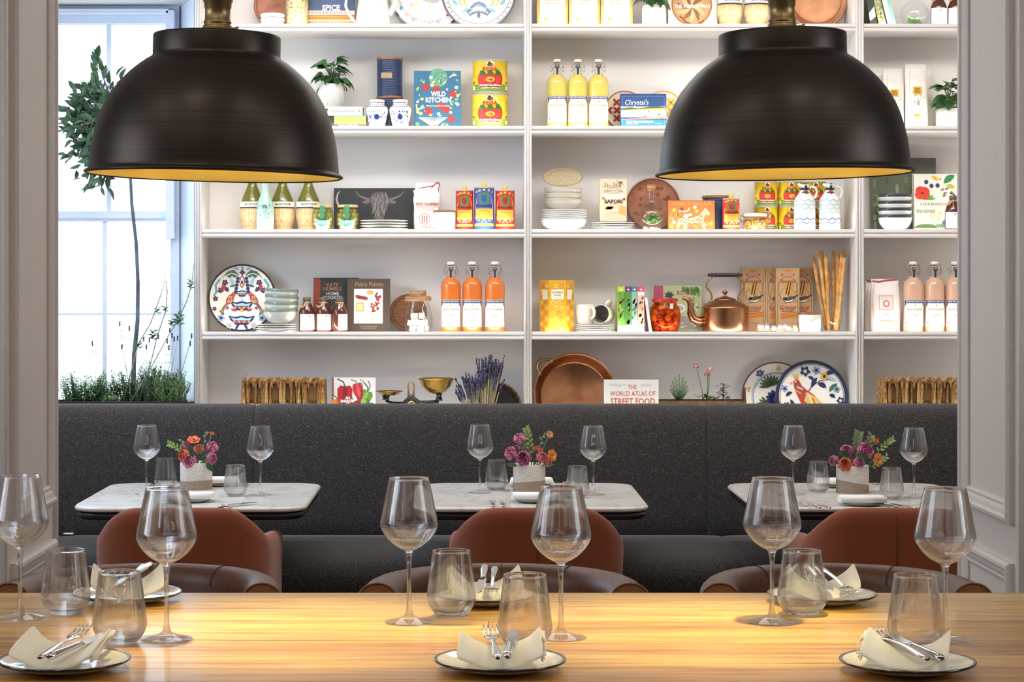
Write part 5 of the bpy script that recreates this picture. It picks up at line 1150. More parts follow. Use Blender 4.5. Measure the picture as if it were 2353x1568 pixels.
# ================================================================ tier four
disc_plate('iznik_plate', 'large round plate painted with two red birds and fountains at the window end', 555, 78.5, 4, 8.432, .13, iznik_birds, rimc='#2b2826', back='#c9b78e', group='painted plates')
zs = plate_stack(4, 636, 97, 743.5, 0, 4, 'white side plate under the pale green bowls', 8.3775, 'plates under the pale green bowls')
kk = 8.372/F; zz = zs
for i, (tl, dx) in enumerate(((-.02, 0), (.03, .0005), (.07, -.0005), (.05, 0))):
    b = bowl(606, 685, 0, 4, 'pale grey-green bowl on the white plates, '+('lowest of four', 'second of four from the plates', 'third of four from the plates', 'topmost of four, a little tilted')[i], 8.372, z=zz, h=33, tilt=tl, col='#cdd0c6', rim='#7e9084', group='pale green bowls'); zz += (15.5, 15, 14, 0)[i]*kk+.001
nb = None
for i, x in enumerate((705, 743, 780)):
    lab = ('brown twine-tied bottle beside the pale green bowls', 'brown twine-tied bottle, middle one before the home cooking book', 'brown twine-tied bottle nearest the food illustration cookbook')[i]
    if nb is None: nb = dup(b0, (WX(x, 8.365), 8.365, T[4]+.0005), .4, label=lab, group='twine-tied brown bottles')
    else: dup(nb, (WX(x, 8.365), 8.365, T[4]+.0005), (.35, .5, 1.2)[i], label=lab)
def kate(p, a, h):
    p.rect(-a, 0, a, h, '#2e2c2c', 0); p.rect(-a, 0, -a+16, h, '#8a3a24', 1)
    p.text('KATE\nHUMBLE', -8, h-21, 42, 17, '#a8714a', 2, .01); p.text('HOME\nCOOKED', -8, h-41, 44, 17, '#cfcac2', 2, .01)
    p.ell(34, h-40, 12, 14, '#3c3836', 1, 14); p.ell(10, h-78, 30, 20, '#4a4440', 1, 18); p.ell(4, h-74, 12, 9, '#6a6058', 2, 12)
book(720, 824, 639, 4, 'black and rust home cooking book behind the brown bottles', '#2e2c2c', 8.475, kate, .08, 10)
def palette(p, a, h):
    p.rect(-a, 0, a, h, '#4f4036', 0); p.rect(-a, 0, -a+3, h, '#433529', 1); p.text('Palate Palette', 2, h-13, 64, 10, '#b08a5a', 2)
    p.rect(-33, 18, 33, h-24, '#f3efe6', 1)
    for i in range(5): p.leaf(-30+i*5, h-38-i*2, -20+i*5, h-46, 9, '#8a3a2c' if i % 2 else '#b0503a', 2)
    p.ell(4, h-32, 8, 6, '#e0a86a', 2, 14); p.leaf(14, h-44, 22, h-30, 5, '#4a6a3a', 2)
    for u, v in ((20, h-44), (26, h-42), (22, h-49)): p.ell(u, v, 4, 4, '#b03a3a', 2, 10)
    p.rect(-28, h-76, -10, h-55, '#d9a45a', 2); p.rect(-26, h-73, -12, h-58, '#f0d292', 3)
    p.ell(15, h-66, 15, 15, '#e9dcd0', 2, 20); [p.ell(15+rnd.uniform(-10, 10), h-66+rnd.uniform(-10, 10), 3, 2.4, rnd.choice(['#b0483a', '#8a3a34', '#d98a5a']), 3, 8) for i in range(16)]
    p.ell(-17, h-92, 12, 10, '#e8dcc8', 2, 18); p.ell(-17, h-90, 9.5, 7, '#fbf7ee', 3, 16); p.leaf(8, h-102, 10, h-88, 4, '#e0b48a', 2); p.leaf(18, h-102, 18, h-88, 4, '#e0c49a', 2)
    p.text('Tasty Illustrations From\nAround the World', 0, 9, 40, 8, '#b89a78', 2)
book(797, 896, 641, 4, 'brown cookbook with a white panel of painted food beside the sugar jar', '#4f4036', 8.44, palette, .09, 11)
t = disc_plate('wooden_board', 'round wooden board leaning between the brown cookbook and the sugar jar', 938, 43, 4, 8.49, .10, lambda p, r: (p.ring(0, 0, r*.80, r*.84, '#5f3f26', 0, 40), p.ring(0, 0, r*.5, r*.52, '#8a6242', 0, 40)), base='#8a6040', rimc='#7a5234', mat='wood')
t, w, h, k = item('sugar_jar', 'rounded glass jar of sugar cubes with a turned wooden lid', 'jar', 928, 993, 669, 4, 8.39)
MB(k).lathe([(1, 1), (22, 0), (28, 3), (33, 18), (33, 32), (29, 54), (24.5, 66), (24, 71)], 40).build('jar_glass', M['pane'], t)
MB(k).lathe([(1, 71), (24, 71), (30, 72), (31, 76), (30, 81), (26, 83), (20, 83.5), (19, 84), (19, 94), (18, 95.5), (1, 95.5)], 36, '#c09a70').build('wooden_lid', M['wood'], t)
for i, (x, y, z, a) in enumerate(((-14, -9, 2, .2), (6, -14, 2, .5), (16, 2, 2, .9), (-4, 8, 2, .1), (-17, 4, 14, .7), (8, -10, 15, .3), (14, 6, 16, 1.1), (-6, -12, 17, .9), (-2, 6, 16, .2), (-8, -6, 30, .4), (8, -4, 31, .15), (2, 8, 30, .8))):
    o = MB(k).box(-6.5, 6.5, -6.5, 6.5, 0, 13, '#efe8d8').build('sugar_cube', M['matte'], t, bevel=.001); o.location = (x*k, y*k, z*k); o.rotation_euler = (.15*sin(i*2), .2*cos(i*3), a)
sb = None
for i, x in enumerate((1013, 1062, 1114)):
    o = swing_bottle(sb, x, 601, 4, '#d8752f', 'orange lemonade bottle, %s after the sugar jar' % ('first', 'second', 'third')[i], 'orange lemonade bottles'); sb = sb or o
sb = None
for i, x in enumerate((2075, 2124, 2171)):
    o = swing_bottle(sb, x, 601, 4, '#d9ae94', ('pink lemonade bottle beside the red-edged paper bags', 'pink lemonade bottle, middle of the three in the end bay', 'pink lemonade bottle cut by the panelled pier')[i], 'pink lemonade bottles'); sb = sb or o
# --- second bay of tier four
t, w, h, k = item('biscuit_carton', 'yellow six-sided shortbread carton with honeycomb print by the central upright', 'box', 1240, 1319, 644, 4, 8.40)
a6 = [(39.5*cos(i*pi/3), 36*sin(i*pi/3)) for i in range(6)]
MB(k).loft([[(x, y, z) for x, y in a6] for z in (0, h)], '#e0a832', cap=True, smooth=False).build('carton', M['satin'], t)
mb = MB(k); p = Pr(mb, -31.5); q = 0
for row in range(9):
    for c in range(3):
        u = -13+c*13+(row % 2)*6.5-3; v = 6+row*12.5
        if abs(u) < 15 and v < h-5: p.ell(u, v, 5.6, 6, ('#eec25a', '#d98f2a', '#f2d27a')[(row+c) % 3], 0, 6); p.ell(u, v-1, 3.4, 3, ('#e6b040', '#e8a63a', '#dc9a2c')[(row+c) % 3], 1, 8)
p.rect(-14, h*.63, 14, h*.82, '#f3ecd8', 3); p.text('SHORTBREAD', 0, h*.765, 25, 4.4, '#5a4a34', 4, .02); p.text('HOUSE', 0, h*.71, 16, 4, '#5a4a34', 4, .02); p.text('of Edinburgh', 0, h*.66, 18, 2.6, '#6a5a44', 4)
for sg in (-1, 1):
    b = len(mb.v); p2 = Pr(mb, 0)
    for row in range(9):
        for c in range(2):
            u = 4+c*9+(row % 2)*3; v = 6+row*12.5
            pts = [(u+4.6*cos(j*pi/3), v+5.6*sin(j*pi/3)) for j in range(6)]
            mb.add([(sg*(19.75+uu*.97+.3), -31.18+uu*1.53-.3, vv) for uu, vv in [(x_*1.0, y_) for x_, y_ in pts]], [list(range(6))], ('#eec25a', '#d98f2a')[(row+c) % 2])
    mb.add([(sg*(19.75+uu*.97+.6), -31.18+uu*1.53-.6, vv) for uu, vv in ((2, h*.63), (14, h*.63), (14, h*.82), (2, h*.82))], [(0, 1, 2, 3)], '#f3ecd8')
mb.build('carton_print', M['print'], t)
zs = plate_stack(4, 1368, 95, 745.5, 0, 4, 'white side plate under the two mugs', 8.40, 'plates under the mugs')
def mug(t, k, r=22, h=46):
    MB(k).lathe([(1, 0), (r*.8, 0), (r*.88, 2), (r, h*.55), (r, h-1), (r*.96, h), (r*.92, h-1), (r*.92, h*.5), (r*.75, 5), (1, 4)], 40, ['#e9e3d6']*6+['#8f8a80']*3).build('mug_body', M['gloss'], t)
    MB(k).tube([(r*.95, 0, h*.82), (r*1.3, 0, h*.86), (r*1.62, 0, h*.66), (r*1.55, 0, h*.42), (r*.96, 0, h*.26)], [3.2, 3.4, 3.6, 3.4, 3], 10, '#e9e3d6').build('mug_handle', M['gloss'], t)
k = 8.40/F
t = thing('mug', 'off-white mug standing upright on the white plates', 'mug', (WX(1345, 8.40), 8.405, zs), rz=-1.0, group='mugs'); mug(t, k)
t = thing('mug', 'off-white mug lying on its side on the plates, mouth facing out', 'mug', (WX(1397, 8.40), 8.44, zs+21.5*k), group='mugs'); mug(t, k)
t.rotation_euler = Matrix((Vector((-.52, .10, .84)).normalized(), Vector((0, 0, 1)).cross(Vector((-.30, -.95, .0)).normalized()), Vector((-.30, -.95, 0)).normalized())).transposed().to_euler() if 0 else (1.45, -1.1, -.32)
for i, (x0, x1, c1, cols) in enumerate(((1419, 1436, '#b9c83a', ('#5f9a3a', '#8a4a34', '#a9c46a', '#7aa05a')), (1436, 1451, '#6a3f7a', ('#4f8a3f', '#3a5a3a', '#8ab04a', '#5f8a4a')), (1451, 1465.5, '#3f7f8a', ('#8fb0a8', '#4a6a3a', '#a9bc8a', '#6f8a6a')), (1465.5, 1480.5, '#d8506a', ('#e8b0a0', '#d9a05a', '#e0c8a0', '#c98a5a')))):
    k = 8.345/F; w = (x1-x0)
    yb = CY-(T[4]-CH)*F/8.345; hh = yb-659
    t = thing('food_book', 'slim food book with '+('lime green', 'purple', 'teal', 'pink')[i]+' spine top standing in the row by the mugs', 'book', (WX((x0+x1)/2, 8.345), 8.345, T[4]+.0005), group='row of slim food books')
    a = w/2-.25
    MB(k).box(-a, a, 0, .5, 0, hh, c1).box(-a, -a+.8, .5, 72, 0, hh, c1).box(a-.8, a, .5, 72, 0, hh, c1).build('cover', M['satin'], t)
    MB(k).box(-a+.8, a-.8, .6, 70, 1, hh-1, '#efe8da').build('pages', M['matte'], t)
    mb = MB(k); p = Pr(mb, -.05); p.rect(-a, hh-12, a, hh, c1, 0); p.ell(0, hh-7, 2.6, 1.8, '#f4f4ee', 1, 8); p.rect(-a, hh-20, a, hh-12, '#f2efe6', 0) if i == 3 else p.rect(-a, hh-20, a, hh-12, cols[0], 0)
    p.rect(-a, 16, a, hh-20, cols[0], 0); p.rect(-a, 0, a, 16, '#f2e8e0', 0)
    for j in range(22):
        u, v = rnd.uniform(-a+2.6, a-2.6), rnd.uniform(19, hh-24); p.leaf(u-2, v-4, u+2, v+5, 3.4, cols[j % 4], 1)
    mb.build('spine_print', M['print'], t)
t, w, h, k = item('thin_book', 'thin white book leaning against the row of slim food books', 'book', 1484, 1492, 685, 4, 8.345)
t.rotation_euler = (0, -.14, 0); t.location.x += .0125; t.location.z += .001
MB(k).box(-3, 3, 0, 68, 0, h, '#efece6').box(-3.05, 3.05, -.05, .4, h*.2, h*.8, '#e2c8c0').build('cover', M['satin'], t)
t, w, h, k = item('fruit_jar', 'round glass jar of preserved fruit with red lid and cloth seal', 'jar', 1492, 1564, 687, 4, 8.385)
MB(k).lathe([(1, 1), (25, 0), (29, 3), (35, 22), (36, 40), (33, 56), (26, 66), (25, 70)], 44).build('jar_glass', M['amber'], t)
MB(k).lathe([(24, 69), (28, 69), (29.5, 70), (29.5, 76), (28, 77.5), (1, 78)], 40, '#b02a24').build('jar_lid', M['satin'], t)
fr = MB(k)
for j, (zz2, n, q) in enumerate(((11, 7, 18), (22, 8, 23), (33, 9, 25), (45, 8, 23), (56, 6, 16))):
    for i in range(n):
        a = 2*pi*(i+.5*(j % 2))/n; fr.ball((q*cos(a), q*sin(a), zz2), rnd.uniform(7, 9.5), 12, 8, ('#b8581c', '#c8752c', '#d0883c', '#9a341c', '#92281c')[(i*2+j) % 5])
fr.lathe([(1, 4), (16, 4), (20, 30), (16, 56), (1, 60)], 20, '#a84a18')
o = fr.build('fruit', M['gloss'], t); o['kind'] = 'stuff'
MB(k).box(8, 16, -34.5, -33, 54, 66, '#d9cfae').box(14, 22, -28, -26, 66, 78, '#b02a24').build('seal_strip', M['print'], t)
def royal(p, a, h):
    p.rect(-a, 0, a, h, '#aeb88a', 0); p.rect(-a, 0, -a+21, h, '#b04a6a', 1)
    for i in range(8): p.leaf(10+i*5, h-2, 16+i*5+rnd.uniform(-4, 6), h-16-rnd.random()*12, 9, ('#4f7a3a', '#6f9a4a')[i % 2], 2)
    for i in range(7): p.leaf(-20, h-22, -20+12*cos(i*.9), h-22+10*sin(i*.9), 5, '#3f4a4a', 2)
    for i in range(8): p.leaf(36, 54, 36+14*cos(i*.8), 54+14*sin(i*.8), 6, ('#6f8a4a', '#d8c8c8')[i % 2], 2)
    p.text('ROYAL', 16, h-17, 36, 10, '#9a3a54', 3, .01); p.text('TEAS', 24, h-31, 28, 9, '#9a3a54', 3, .01); p.ell(4, 52, 14, 10, '#dcdcd8', 2, 16); p.ell(4, 52, 9, 6, '#a9aaa8', 3, 12); p.rect(-20, 4, a, 34, '#9a9a9a', 1)
    for i in range(20): p.ell(rnd.uniform(-20, 46), rnd.uniform(8, 34), 4, 3, rnd.choice(['#dededa', '#8a8a8c', '#c4c4c0']), 2, 9)
book(1503, 1613, 657, 4, 'green tea book with pink spine behind the fruit jar and kettle spout', '#aeb88a', 8.49, royal, .09, 9)
t, w, h, k = item('copper_kettle', 'polished copper kettle with swan-neck spout and black-gripped arched handle', 'kettle', 1613, 1719, 632, 4, 8.415)
MB(k).lathe([(1, 0), (50, 0), (52.5, 1.5), (53, 4), (54, 30), (54, 50), (54.6, 54), (54.6, 57), (53, 58.5), (50, 61), (40, 67), (28, 72), (20, 74)], 56).build('kettle_body', M['copper'], t)
MB(k).lathe([(25, 73), (25, 75), (18, 78), (9, 81), (4, 82), (3, 85), (3.4, 87), (6.5, 90), (6.5, 93), (3, 95), (1, 95.4)], 32).build('kettle_lid', M['copper'], t)
MB(k).tube([(-50, -6, 24), (-62, -8, 24), (-74, -8, 30), (-80, -8, 44), (-80, -8, 58), (-83, -8, 70), (-91, -8, 77), (-98, -8, 78)], [12, 11, 10, 8.5, 7, 5.6, 4.6, 4], 16).build('kettle_spout', M['copper'], t)
for sg in (-1, 1):
    MB(k).tube([(sg*32, 0, 70), (sg*30, 0, 82), (sg*34, 0, 92), (sg*43, 0, 102), (sg*43, 0, 112), (sg*36, 0, 120), (sg*29, 0, 126), (sg*22, 0, 130)], [2.4, 2.2, 2, 2.2, 2.4, 2.4, 2.2, 2], 8, '#6a5a48').ball((sg*32, 0, 70), 4.5, 10, 6, '#6a5a48').build('handle_bracket', M['brass'], t)
gp = [(1, -40), (3.5, -39), (4, -36), (2.4, -34), (5, -32), (5, -29), (3.2, -27), (5, -24)]
for i in range(11): gp += [(5.2, -21+i*4), (4.0, -19+i*4)]
gp += [(5, 24), (3.2, 27), (5, 29), (5, 32), (2.4, 34), (4, 36), (3.5, 39), (1, 40)]
MB(k).lathe(gp, 20, '#26221f', (0, 0, 131), axis='x').build('handle_grip', M['satin'], t)
def griss(p, a, h):
    p.rect(-a+1, 1, a-1, h-1, '#c4a078', 0); p.ring(0, h*.72, a*.72, a*.76, '#4a3a2c', 1, 36, .1, pi-.1); p.ring(0, h*.46, a*.74, a*.78, '#4a3a2c', 1, 36, pi+.4, 2*pi-.4)
    for sg in (-1, 1): p.line([(sg*a*.74, h*.74), (sg*a*.74, h*.58), (sg*a*.58, h*.52), (sg*a*.74, h*.46)], 1.1, '#4a3a2c', 1); p.line([(sg*a*.84, h*.86), (sg*a*.84, h*.1)], .9, '#4a3a2c', 1)
    p.ring(0, h*.57, a*.6, a*.63, '#4a3a2c', 1, 40)
    p.ell(0, h*.94, 9, 4, '#d8782c', 1, 14, 0, 0, pi); p.rect(-15, h*.875, 15, h*.905, '#c8402c', 2); p.text('AGRIMONTANA', 0, h*.89, 24, 2.6, '#f6ece0', 3, .02)
    p.text('Piemontesi', 0, h*.79, a*1.35, 9, '#a03428', 3, .01, .25); p.text('Grissini', 0, h*.38, a*1.3, 11, '#a03428', 3, .01, .25); p.text('senza additivi', 0, h*.32, a*1.1, 4, '#5a4434', 3)
    for i in range(3):
        for q in range(6): p.leaf(-8+i*5+q*.8, h*.58+q*5.0-i*2, -11+i*6+q*1.2, h*.58+q*5+7-i*2, 3, '#d0a03c', 2); p.leaf(-6+i*5+q*.8, h*.58+q*5.0-i*2, -1+i*6+q*1.2, h*.58+q*5+6-i*2, 3, '#c8943a', 2)
    p.ell(2, h*.50, 10, 5, '#efe6d8', 3, 16); p.ell(4, h*.52, 11, 4.6, '#5a5048', 4, 16, .25); p.ell(-7, h*.515, 4.4, 4.2, '#4a4038', 4, 12); p.leaf(10, h*.53, 26, h*.58, 3.4, '#4a4038', 4)
    p.line([(-20, h*.44), (18, h*.47)], 1, '#6a5444', 2)
    for i in range(4): p.line([(-16, h*.205+i*3.2), (22, h*.235+i*3.2)], 2.8, ('#d88a3c', '#c8742c')[i % 2], 3)
    p.text('Crackerbread sticks', 0, h*.13, a*1.1, 3, '#6a5444', 2)
for i, (x0, Y, lab) in enumerate(((1702, 8.507, 'brown breadstick box behind the kettle handle'), (1757, 8.507, 'brown breadstick box mostly hidden behind the front box'), (1812.5, 8.507, 'brown breadstick box behind the glass of breadsticks'), (1781, 8.462, 'brown breadstick box standing in front of the other three'))):
    w_ = 55; k = Y/F; yb = CY-(T[4]-CH)*F/Y; h = yb-616
    t = thing('breadstick_box', lab, 'box', (WX(x0+w_/2, Y), Y, T[4]+.0005), group='breadstick boxes')
    MB(k).box(-w_/2+.3, w_/2-.3, -11, 11, 0, h, '#b8946c').build('carton', M['satin'], t, bevel=.0015)
    mb = MB(k); griss(Pr(mb, -11.1), w_/2, h); mb.build('carton_print', M['print'], t)
t, w, h, k = item('garlic_braid', 'short braid of white and purple garlic lying before the breadstick boxes', 'garlic braid', 1737, 1833, 738, 4, 8.345)
for i in range(9):
    o = MB(k).lathe([(1, 0)]+[(6.8*sin(q)*(1+.06*cos(i)), 6.2-6.6*cos(q)) for q in [.5+j*.29 for j in range(7)]]+[(2, 14), (1.4, 18), (.8, 20)], 14, ['#b9b0aa', '#8f8494', '#5f5470', '#b4aaa8', '#7c6f88', '#c2b9b2', '#a79d98', '#b0a594', '#a89c86', '#a89c86']).build('garlic_bulb', M['satin'], t)
    o.location = ((-40+i*8.6)*k, (-3+5*(i % 2))*k, (7 if i % 3 else 13)*k); o.rotation_euler = (1.2-.5*(i % 3), .9-.35*(i % 4), i*1.3)
br = MB(k)
for j in range(3): br.tube([(-44+i*4.4, 3*sin(i*.9+j*2.1), 7+3*cos(i*.9+j*2.1)) for i in range(21)], 1.6, 6, '#c9bca0')
br.tube([(38, 0, 9), (46, 0, 11)], [7, 9], 12, '#e0d8c6'); br.build('braided_stalk', M['straw'], t)
ramekin_lid(1834, 1887, 719, 4, 'white pot with thin wooden lid before the glass of breadsticks', 8.36)
t, w, h, k = item('glass_tumbler_vase', 'tall clear glass cylinder holding long breadsticks', 'vase', 1890, 1937, 676, 4, 8.42)
MB(k).lathe([(1, .5), (21, 0), (22, 2), (24, 88)], 36).build('glass_cylinder', M['pane'], t)
for i, (a, b, bx, c, d, hh) in enumerate(((-14, 4, 0, -46, 4, 176), (-10, -8, 0, -34, -6, 186), (-4, 8, 0, -22, 10, 187), (-12, -12, 0, -18, -14, 178), (4, 10, 0, 4, 14, 187), (8, -10, 0, 10, -10, 183), (2, -14, 0, 18, -16, 184), (12, 2, 0, 28, 4, 187), (-8, 12, 0, -8, 12, 160), (14, 8, 0, 24, 10, 172), (6, -16, 0, 24, -18, 170))):
    st = thing('breadstick', 'long baked breadstick in the glass cylinder, '+('leaning furthest out to the boxes', 'second from the boxes', 'third from the boxes and tallest there', 'front one on the boxes side', 'thick one in the middle at the back', 'upright one in the middle', 'front one right of the middle', 'leaning furthest to the end upright', 'short one hidden at the back', 'shorter one at the back by the upright', 'shortest front one by the upright')[i], 'breadstick', (WX(1913.5, 8.42), 8.42, T[4]+.001), group='breadsticks in the glass')
    n = 9; MB(k).tube([(a+(c-a)*j/n+.6*sin(j+i), b+(d-b)*j/n, 4+(hh-4)*j/n) for j in range(n+1)], [3.2]+[4.1+.5*sin(j*2.3+i) for j in range(n-1)]+[3.2], 10, ('#dcae6c', '#e4ba78', '#d6a562')[i % 3]).build('stick', M['bread'], st)
def redbag(p, a, h):
    p.frame(-a*.5, h*.42, a*.45, h*.7, 1.2, '#d98a84', 1); p.ell(0, h*.54, 8, 8, '#c8605c', 2, 8); p.ell(0, h*.54, 5, 5, '#efe6e2', 3, 8); p.rect(-a*.42, 2, a*.55, h*.22, '#e49a90', 1)
    for i in range(3): p.rect(-a*.4, h*(.05+i*.05), a*.5, h*(.07+i*.05), '#f6efec', 2)
    for sg in (-1, 1): p.line([(sg*a*.9, 4), (sg*a*.86, h*.4), (sg*a*.92, h*.62), (sg*a*.8, h*.92)], 1.2, '#d9928c', 1)
    p.text('00', 0, h*.33, 14, 6, '#d98a84', 2)
for i, (x0, x1, yt, Y) in enumerate(((1987, 2040, 646, 8.45), (1999, 2067, 642, 8.39))):
    t = bag('flour_bag', x0, x1, yt, 4, ('white flour bag with red edges half hidden behind another', 'white flour bag with red edges standing nearest the pink bottles')[i], 'bag', Y, 17, '#efe9e6', redbag, group='red-edged flour bags', top=.9, topcol='#eae2de', sag=.1)
    k = Y/F; a = (x1-x0)/2
    MB(k).tube([(-a*.85, -2, 118), (-a*.4, -3, 116), (0, -3, 119), (a*.5, -3, 121), (a*.86, -2, 122)], 1.7, 6, '#c8605c').build('rolled_edge', M['cloth'], t)
# ================================================================ lowest tier, on the counter behind the banquette
def basket(x0, x1, yt, label, Y, wisp=-1):
    t, w, h, k = item('wicker_basket', label, 'basket', x0, x1, yt, 5, Y, group='woven baskets')
    a = w/2; D = 78
    MB(k).box(-a+6, a-6, 5, D-4, 2, h-9, '#6b4a26').build('lining', M['matte'], t)
    def strand(name, pts_list, r, cols):
        m = MB(k)
        for q, pts in enumerate(pts_list): m.tube(pts, r, 6, cols[q % len(cols)])
        return m.build(name, M['wicker'], t)
    proto = []; np_ = max(3, int(w/38)); step = (w-16)/np_
    for i in range(np_+1):              # thick twisted stakes in pairs
        for q in (-4, 4):
            x = -a+8+i*step+q
            if not proto:
                for c in (('#cfa76a', '#b98d52'), ('#b98d52', '#9a7240'), ('#d8b47a', '#c09658')):
                    o = strand('stake', [[(2.0*cos(ph+j*.42), 2.0*sin(ph+j*.42), h*.98*j/16) for j in range(17)] for ph in (0, pi)], 2.6, c); proto.append(o.data)
                    if len(proto) > 1: bpy.data.objects.remove(o)
                    else: o0 = o
                o = o0
            else: o = bpy.data.objects.new('stake', proto[(i*2+q) % 3]); COL.objects.link(o); o.parent = t
            o.location = (x*k, (-3.5 if i % 2 else -2.5)*k, 0); o.rotation_euler = (0, .03*sin(i*3.1+q), i*1.1+q)
    thin = None
    for i in range(int(w/7.5)):          # thin uprights behind, seen in the top half
        x = -a+6+i*7.5
        if thin is None: o = strand('thin_stake', [[(1.2*cos(ph+j*.5), 1.2*sin(ph+j*.5), h*(.30+.68*j/10)) for j in range(11)] for ph in (0, pi)], 2.0, ('#b58c54', '#8f6c3c')); thin = o.data
        else: o = bpy.data.objects.new('thin_stake', thin); COL.objects.link(o); o.parent = t
        o.location = (x*k, 3.4*k, 0); o.rotation_euler = (0, .10*sin(i*2.3), i*1.7)
    for i in range(np_):                # blocks of level weft strands between the stakes
        x0_ = -a+8+i*step+6; x1_ = x0_+step-12
        for q in range(7):
            z = h*(.06+.085*q)
            strand('weft_strand', [[(x0_-4+(x1_-x0_+8)*j/6, (-.5 if 0 < j < 6 else 2)+.8*sin(j+q), z+.9*sin(j*1.4+q*2)) for j in range(7)]], 2.7, ('#d6b074', '#bd9458', '#c9a264', '#a9824a')[q % 4:q % 4+1])
    rim = MB(k)
    for i in range(int(w/7)):
        x = -a+4+i*7; rim.tube([(x-4, -3, h-6), (x-1, -6, h-1), (x+3, -3, h+3), (x+6, 2, h+1), (x+8, 4, h-5)], [2.2, 3.4, 3.6, 3.2, 2.2], 6, ('#b98f56', '#cfa56c', '#a37c46')[i % 3])
        if i % 2: rim.tube([(x+2, -5, h-2), (x+1, -7, h-10), (x+2, -5, h-19)], [2.8, 2.6, 1.2], 6, ('#b98d54', '#9a743e')[i % 3 % 2])
    rim.build('plaited_rim', M['wicker'], t)
    for sx in (-1, 1):
        sd2 = MB(k)
        for i in range(6):
            sd2.tube([(sx*(a-2), 4+i*12, 0), (sx*(a+.6*sin(i)), 4+i*12, h*.5), (sx*(a-2), 4+i*12, h)], 4.2, 6, ('#a27a44', '#b98d52')[i % 2])
        sd2.build('side_weave', M['wicker'], t)
    MB(k).tube([(wisp*(a-9), 2, h), (wisp*(a-8), 0, h+8), (wisp*(a-11), 1, h+14)], [1.2, .9, .4], 5, '#a8824c').build('loose_strand', M['wicker'], t)
basket(557, 744, 873, 'chunky woven water hyacinth basket between the window and the chilli book', 8.17)
basket(2031, 2236, 873, 'chunky woven water hyacinth basket in the end bay beside the pier', 8.17)
def chili(p, a, h):
    p.rect(-a, 0, a, h, '#dcd9d8', 0)
    def pep(u, v, s, c1, c2, tilt=0):
        c, d = cos(tilt), sin(tilt); f = lambda x, y: (u+(x*c-y*d)*s, v+(x*d+y*c)*s)
        p.poly([f(*q) for q in ((-14, 10), (-8, 16), (0, 14), (9, 16), (14, 9), (13, -6), (8, -24), (0, -34), (-8, -26), (-14, -8))], c1, 1)
        p.poly([f(*q) for q in ((-3, 13), (3, 13), (5, -10), (0, -28), (-5, -10))], c2, 2); p.line([f(0, 14), f(-3, 22), f(-14, 28)], 2.4*s, '#2f5a3a', 2)
    pep(-20, h-38, 1.25, '#a8202e', '#7a1424'); pep(10, h-26, .85, '#b5283a', '#d4505a', .2); pep(26, h-46, 1.1, '#5f8a3a', '#86aa54', -.4)
    pep(-38, h-64, .9, '#e0822c', '#c8602c'); pep(36, h-70, .8, '#2a6a64', '#3f8a7a'); pep(4, h-70, 1.1, '#a8202e', '#7a1424', .2)
    p.line([(34, h-30), (38, h-18), (33, h-8)], 2, '#2f5a4a', 2); p.line([(16, h-18), (22, h-8), (14, h-5)], 2.4, '#6a9a4a', 2)
    p.text('AN\nANARCHY\nOF', -14, h-54, 34, 21, '#ffffff', 5, .04); p.text('CHILLIES', -14, h-72, 34, 7, '#ffffff', 5, .04)
book(763, 863, 868, 5, 'pale book with red and green chillies on the cover behind the banquette', '#dcd9d8', 8.22, chili, .03, 13, '#a8303a', 4)
# balance scales
t, w, h, k = item('balance_scales', 'black iron balance scales with two brass pans on the counter', 'scales', 880, 1040, 869, 5, 8.31)
MB(k).rbox(-60, 40, -16, 16, 0, 14, 12, '#131314').lathe([(16, 14), (12, 22), (8, 40), (9, 62), (1, 64)], 24, '#131314', (-16, 0, 0)).build('iron_base', M['gloss'], t)
t.scale = (.975, 1, .955)
MB(k).tube([(-76, 0, 82), (-60, 0, 76), (-34, 0, 74), (-16, -2, 92), (2, 0, 76), (30, 0, 78), (50, 0, 80)], [4, 5, 7, 10, 8, 6, 5], 10, '#151516', flat=.8).build('beam', M['gloss'], t)
MB(k).lathe([(1, -14), (7.6, -14), (7.6, -12), (6.6, -11), (1, -11)], 24, c=(-16, 0, 82), axis='y').build('brass_boss', M['ybrass'], t)
MB(k).tube([(-22, 0, 98), (-23, 0, 116), (-20, 0, 126), (-12, 0, 126), (-9, 0, 116), (-10, 0, 98)], 2.0, 8).lathe([(1, 94), (9, 94), (9, 98), (1, 98)], 20, c=(-16, 0, 0)).build('pointer_frame', M['brass'], t)
MB(k).lathe([(1, 82), (9, 82), (7, 88), (6, 96), (10, 98), (1, 98)], 24, '#151516', (50, 0, 0)).build('pan_cup', M['gloss'], t)
MB(k).lathe([(1, 84), (9, 84), (7, 88), (10, 94), (1, 94)], 24, '#151516', (-75, 0, 0)).build('pan_cup', M['gloss'], t)
MB(k).lathe([(1, 98), (10, 98), (22, 104), (34, 117), (40, 132), (43, 134), (43, 136), (40, 136), (37, 131), (31, 118), (20, 107), (1, 101)], 48, '#ffffff', (44, 0, 0), rot=None).build('deep_pan', M['ybrass'], t)
MB(k).lathe([(1, 94), (12, 94), (22, 97), (29, 103), (32, 104), (32, 105.5), (28, 105), (20, 99), (1, 96)], 48, '#ffffff', (-67, 0, 0)).build('shallow_pan', M['ybrass'], t)
def glass_pot(label, x0, x1, yt, Y):
    t, w, h, k = item('lavender_glass', label, 'glass', x0, x1, yt, 5, Y, group='glasses of lavender'); r = w/2
    MB(k).lathe([(1, .5), (r*.9, 0), (r*.96, 2), (r, h)], 32).lathe([(r, h), (r*1.03, h+.6), (r, h+1.2)], 32).build('glass_cup', M['jarglass'], t)
    return t
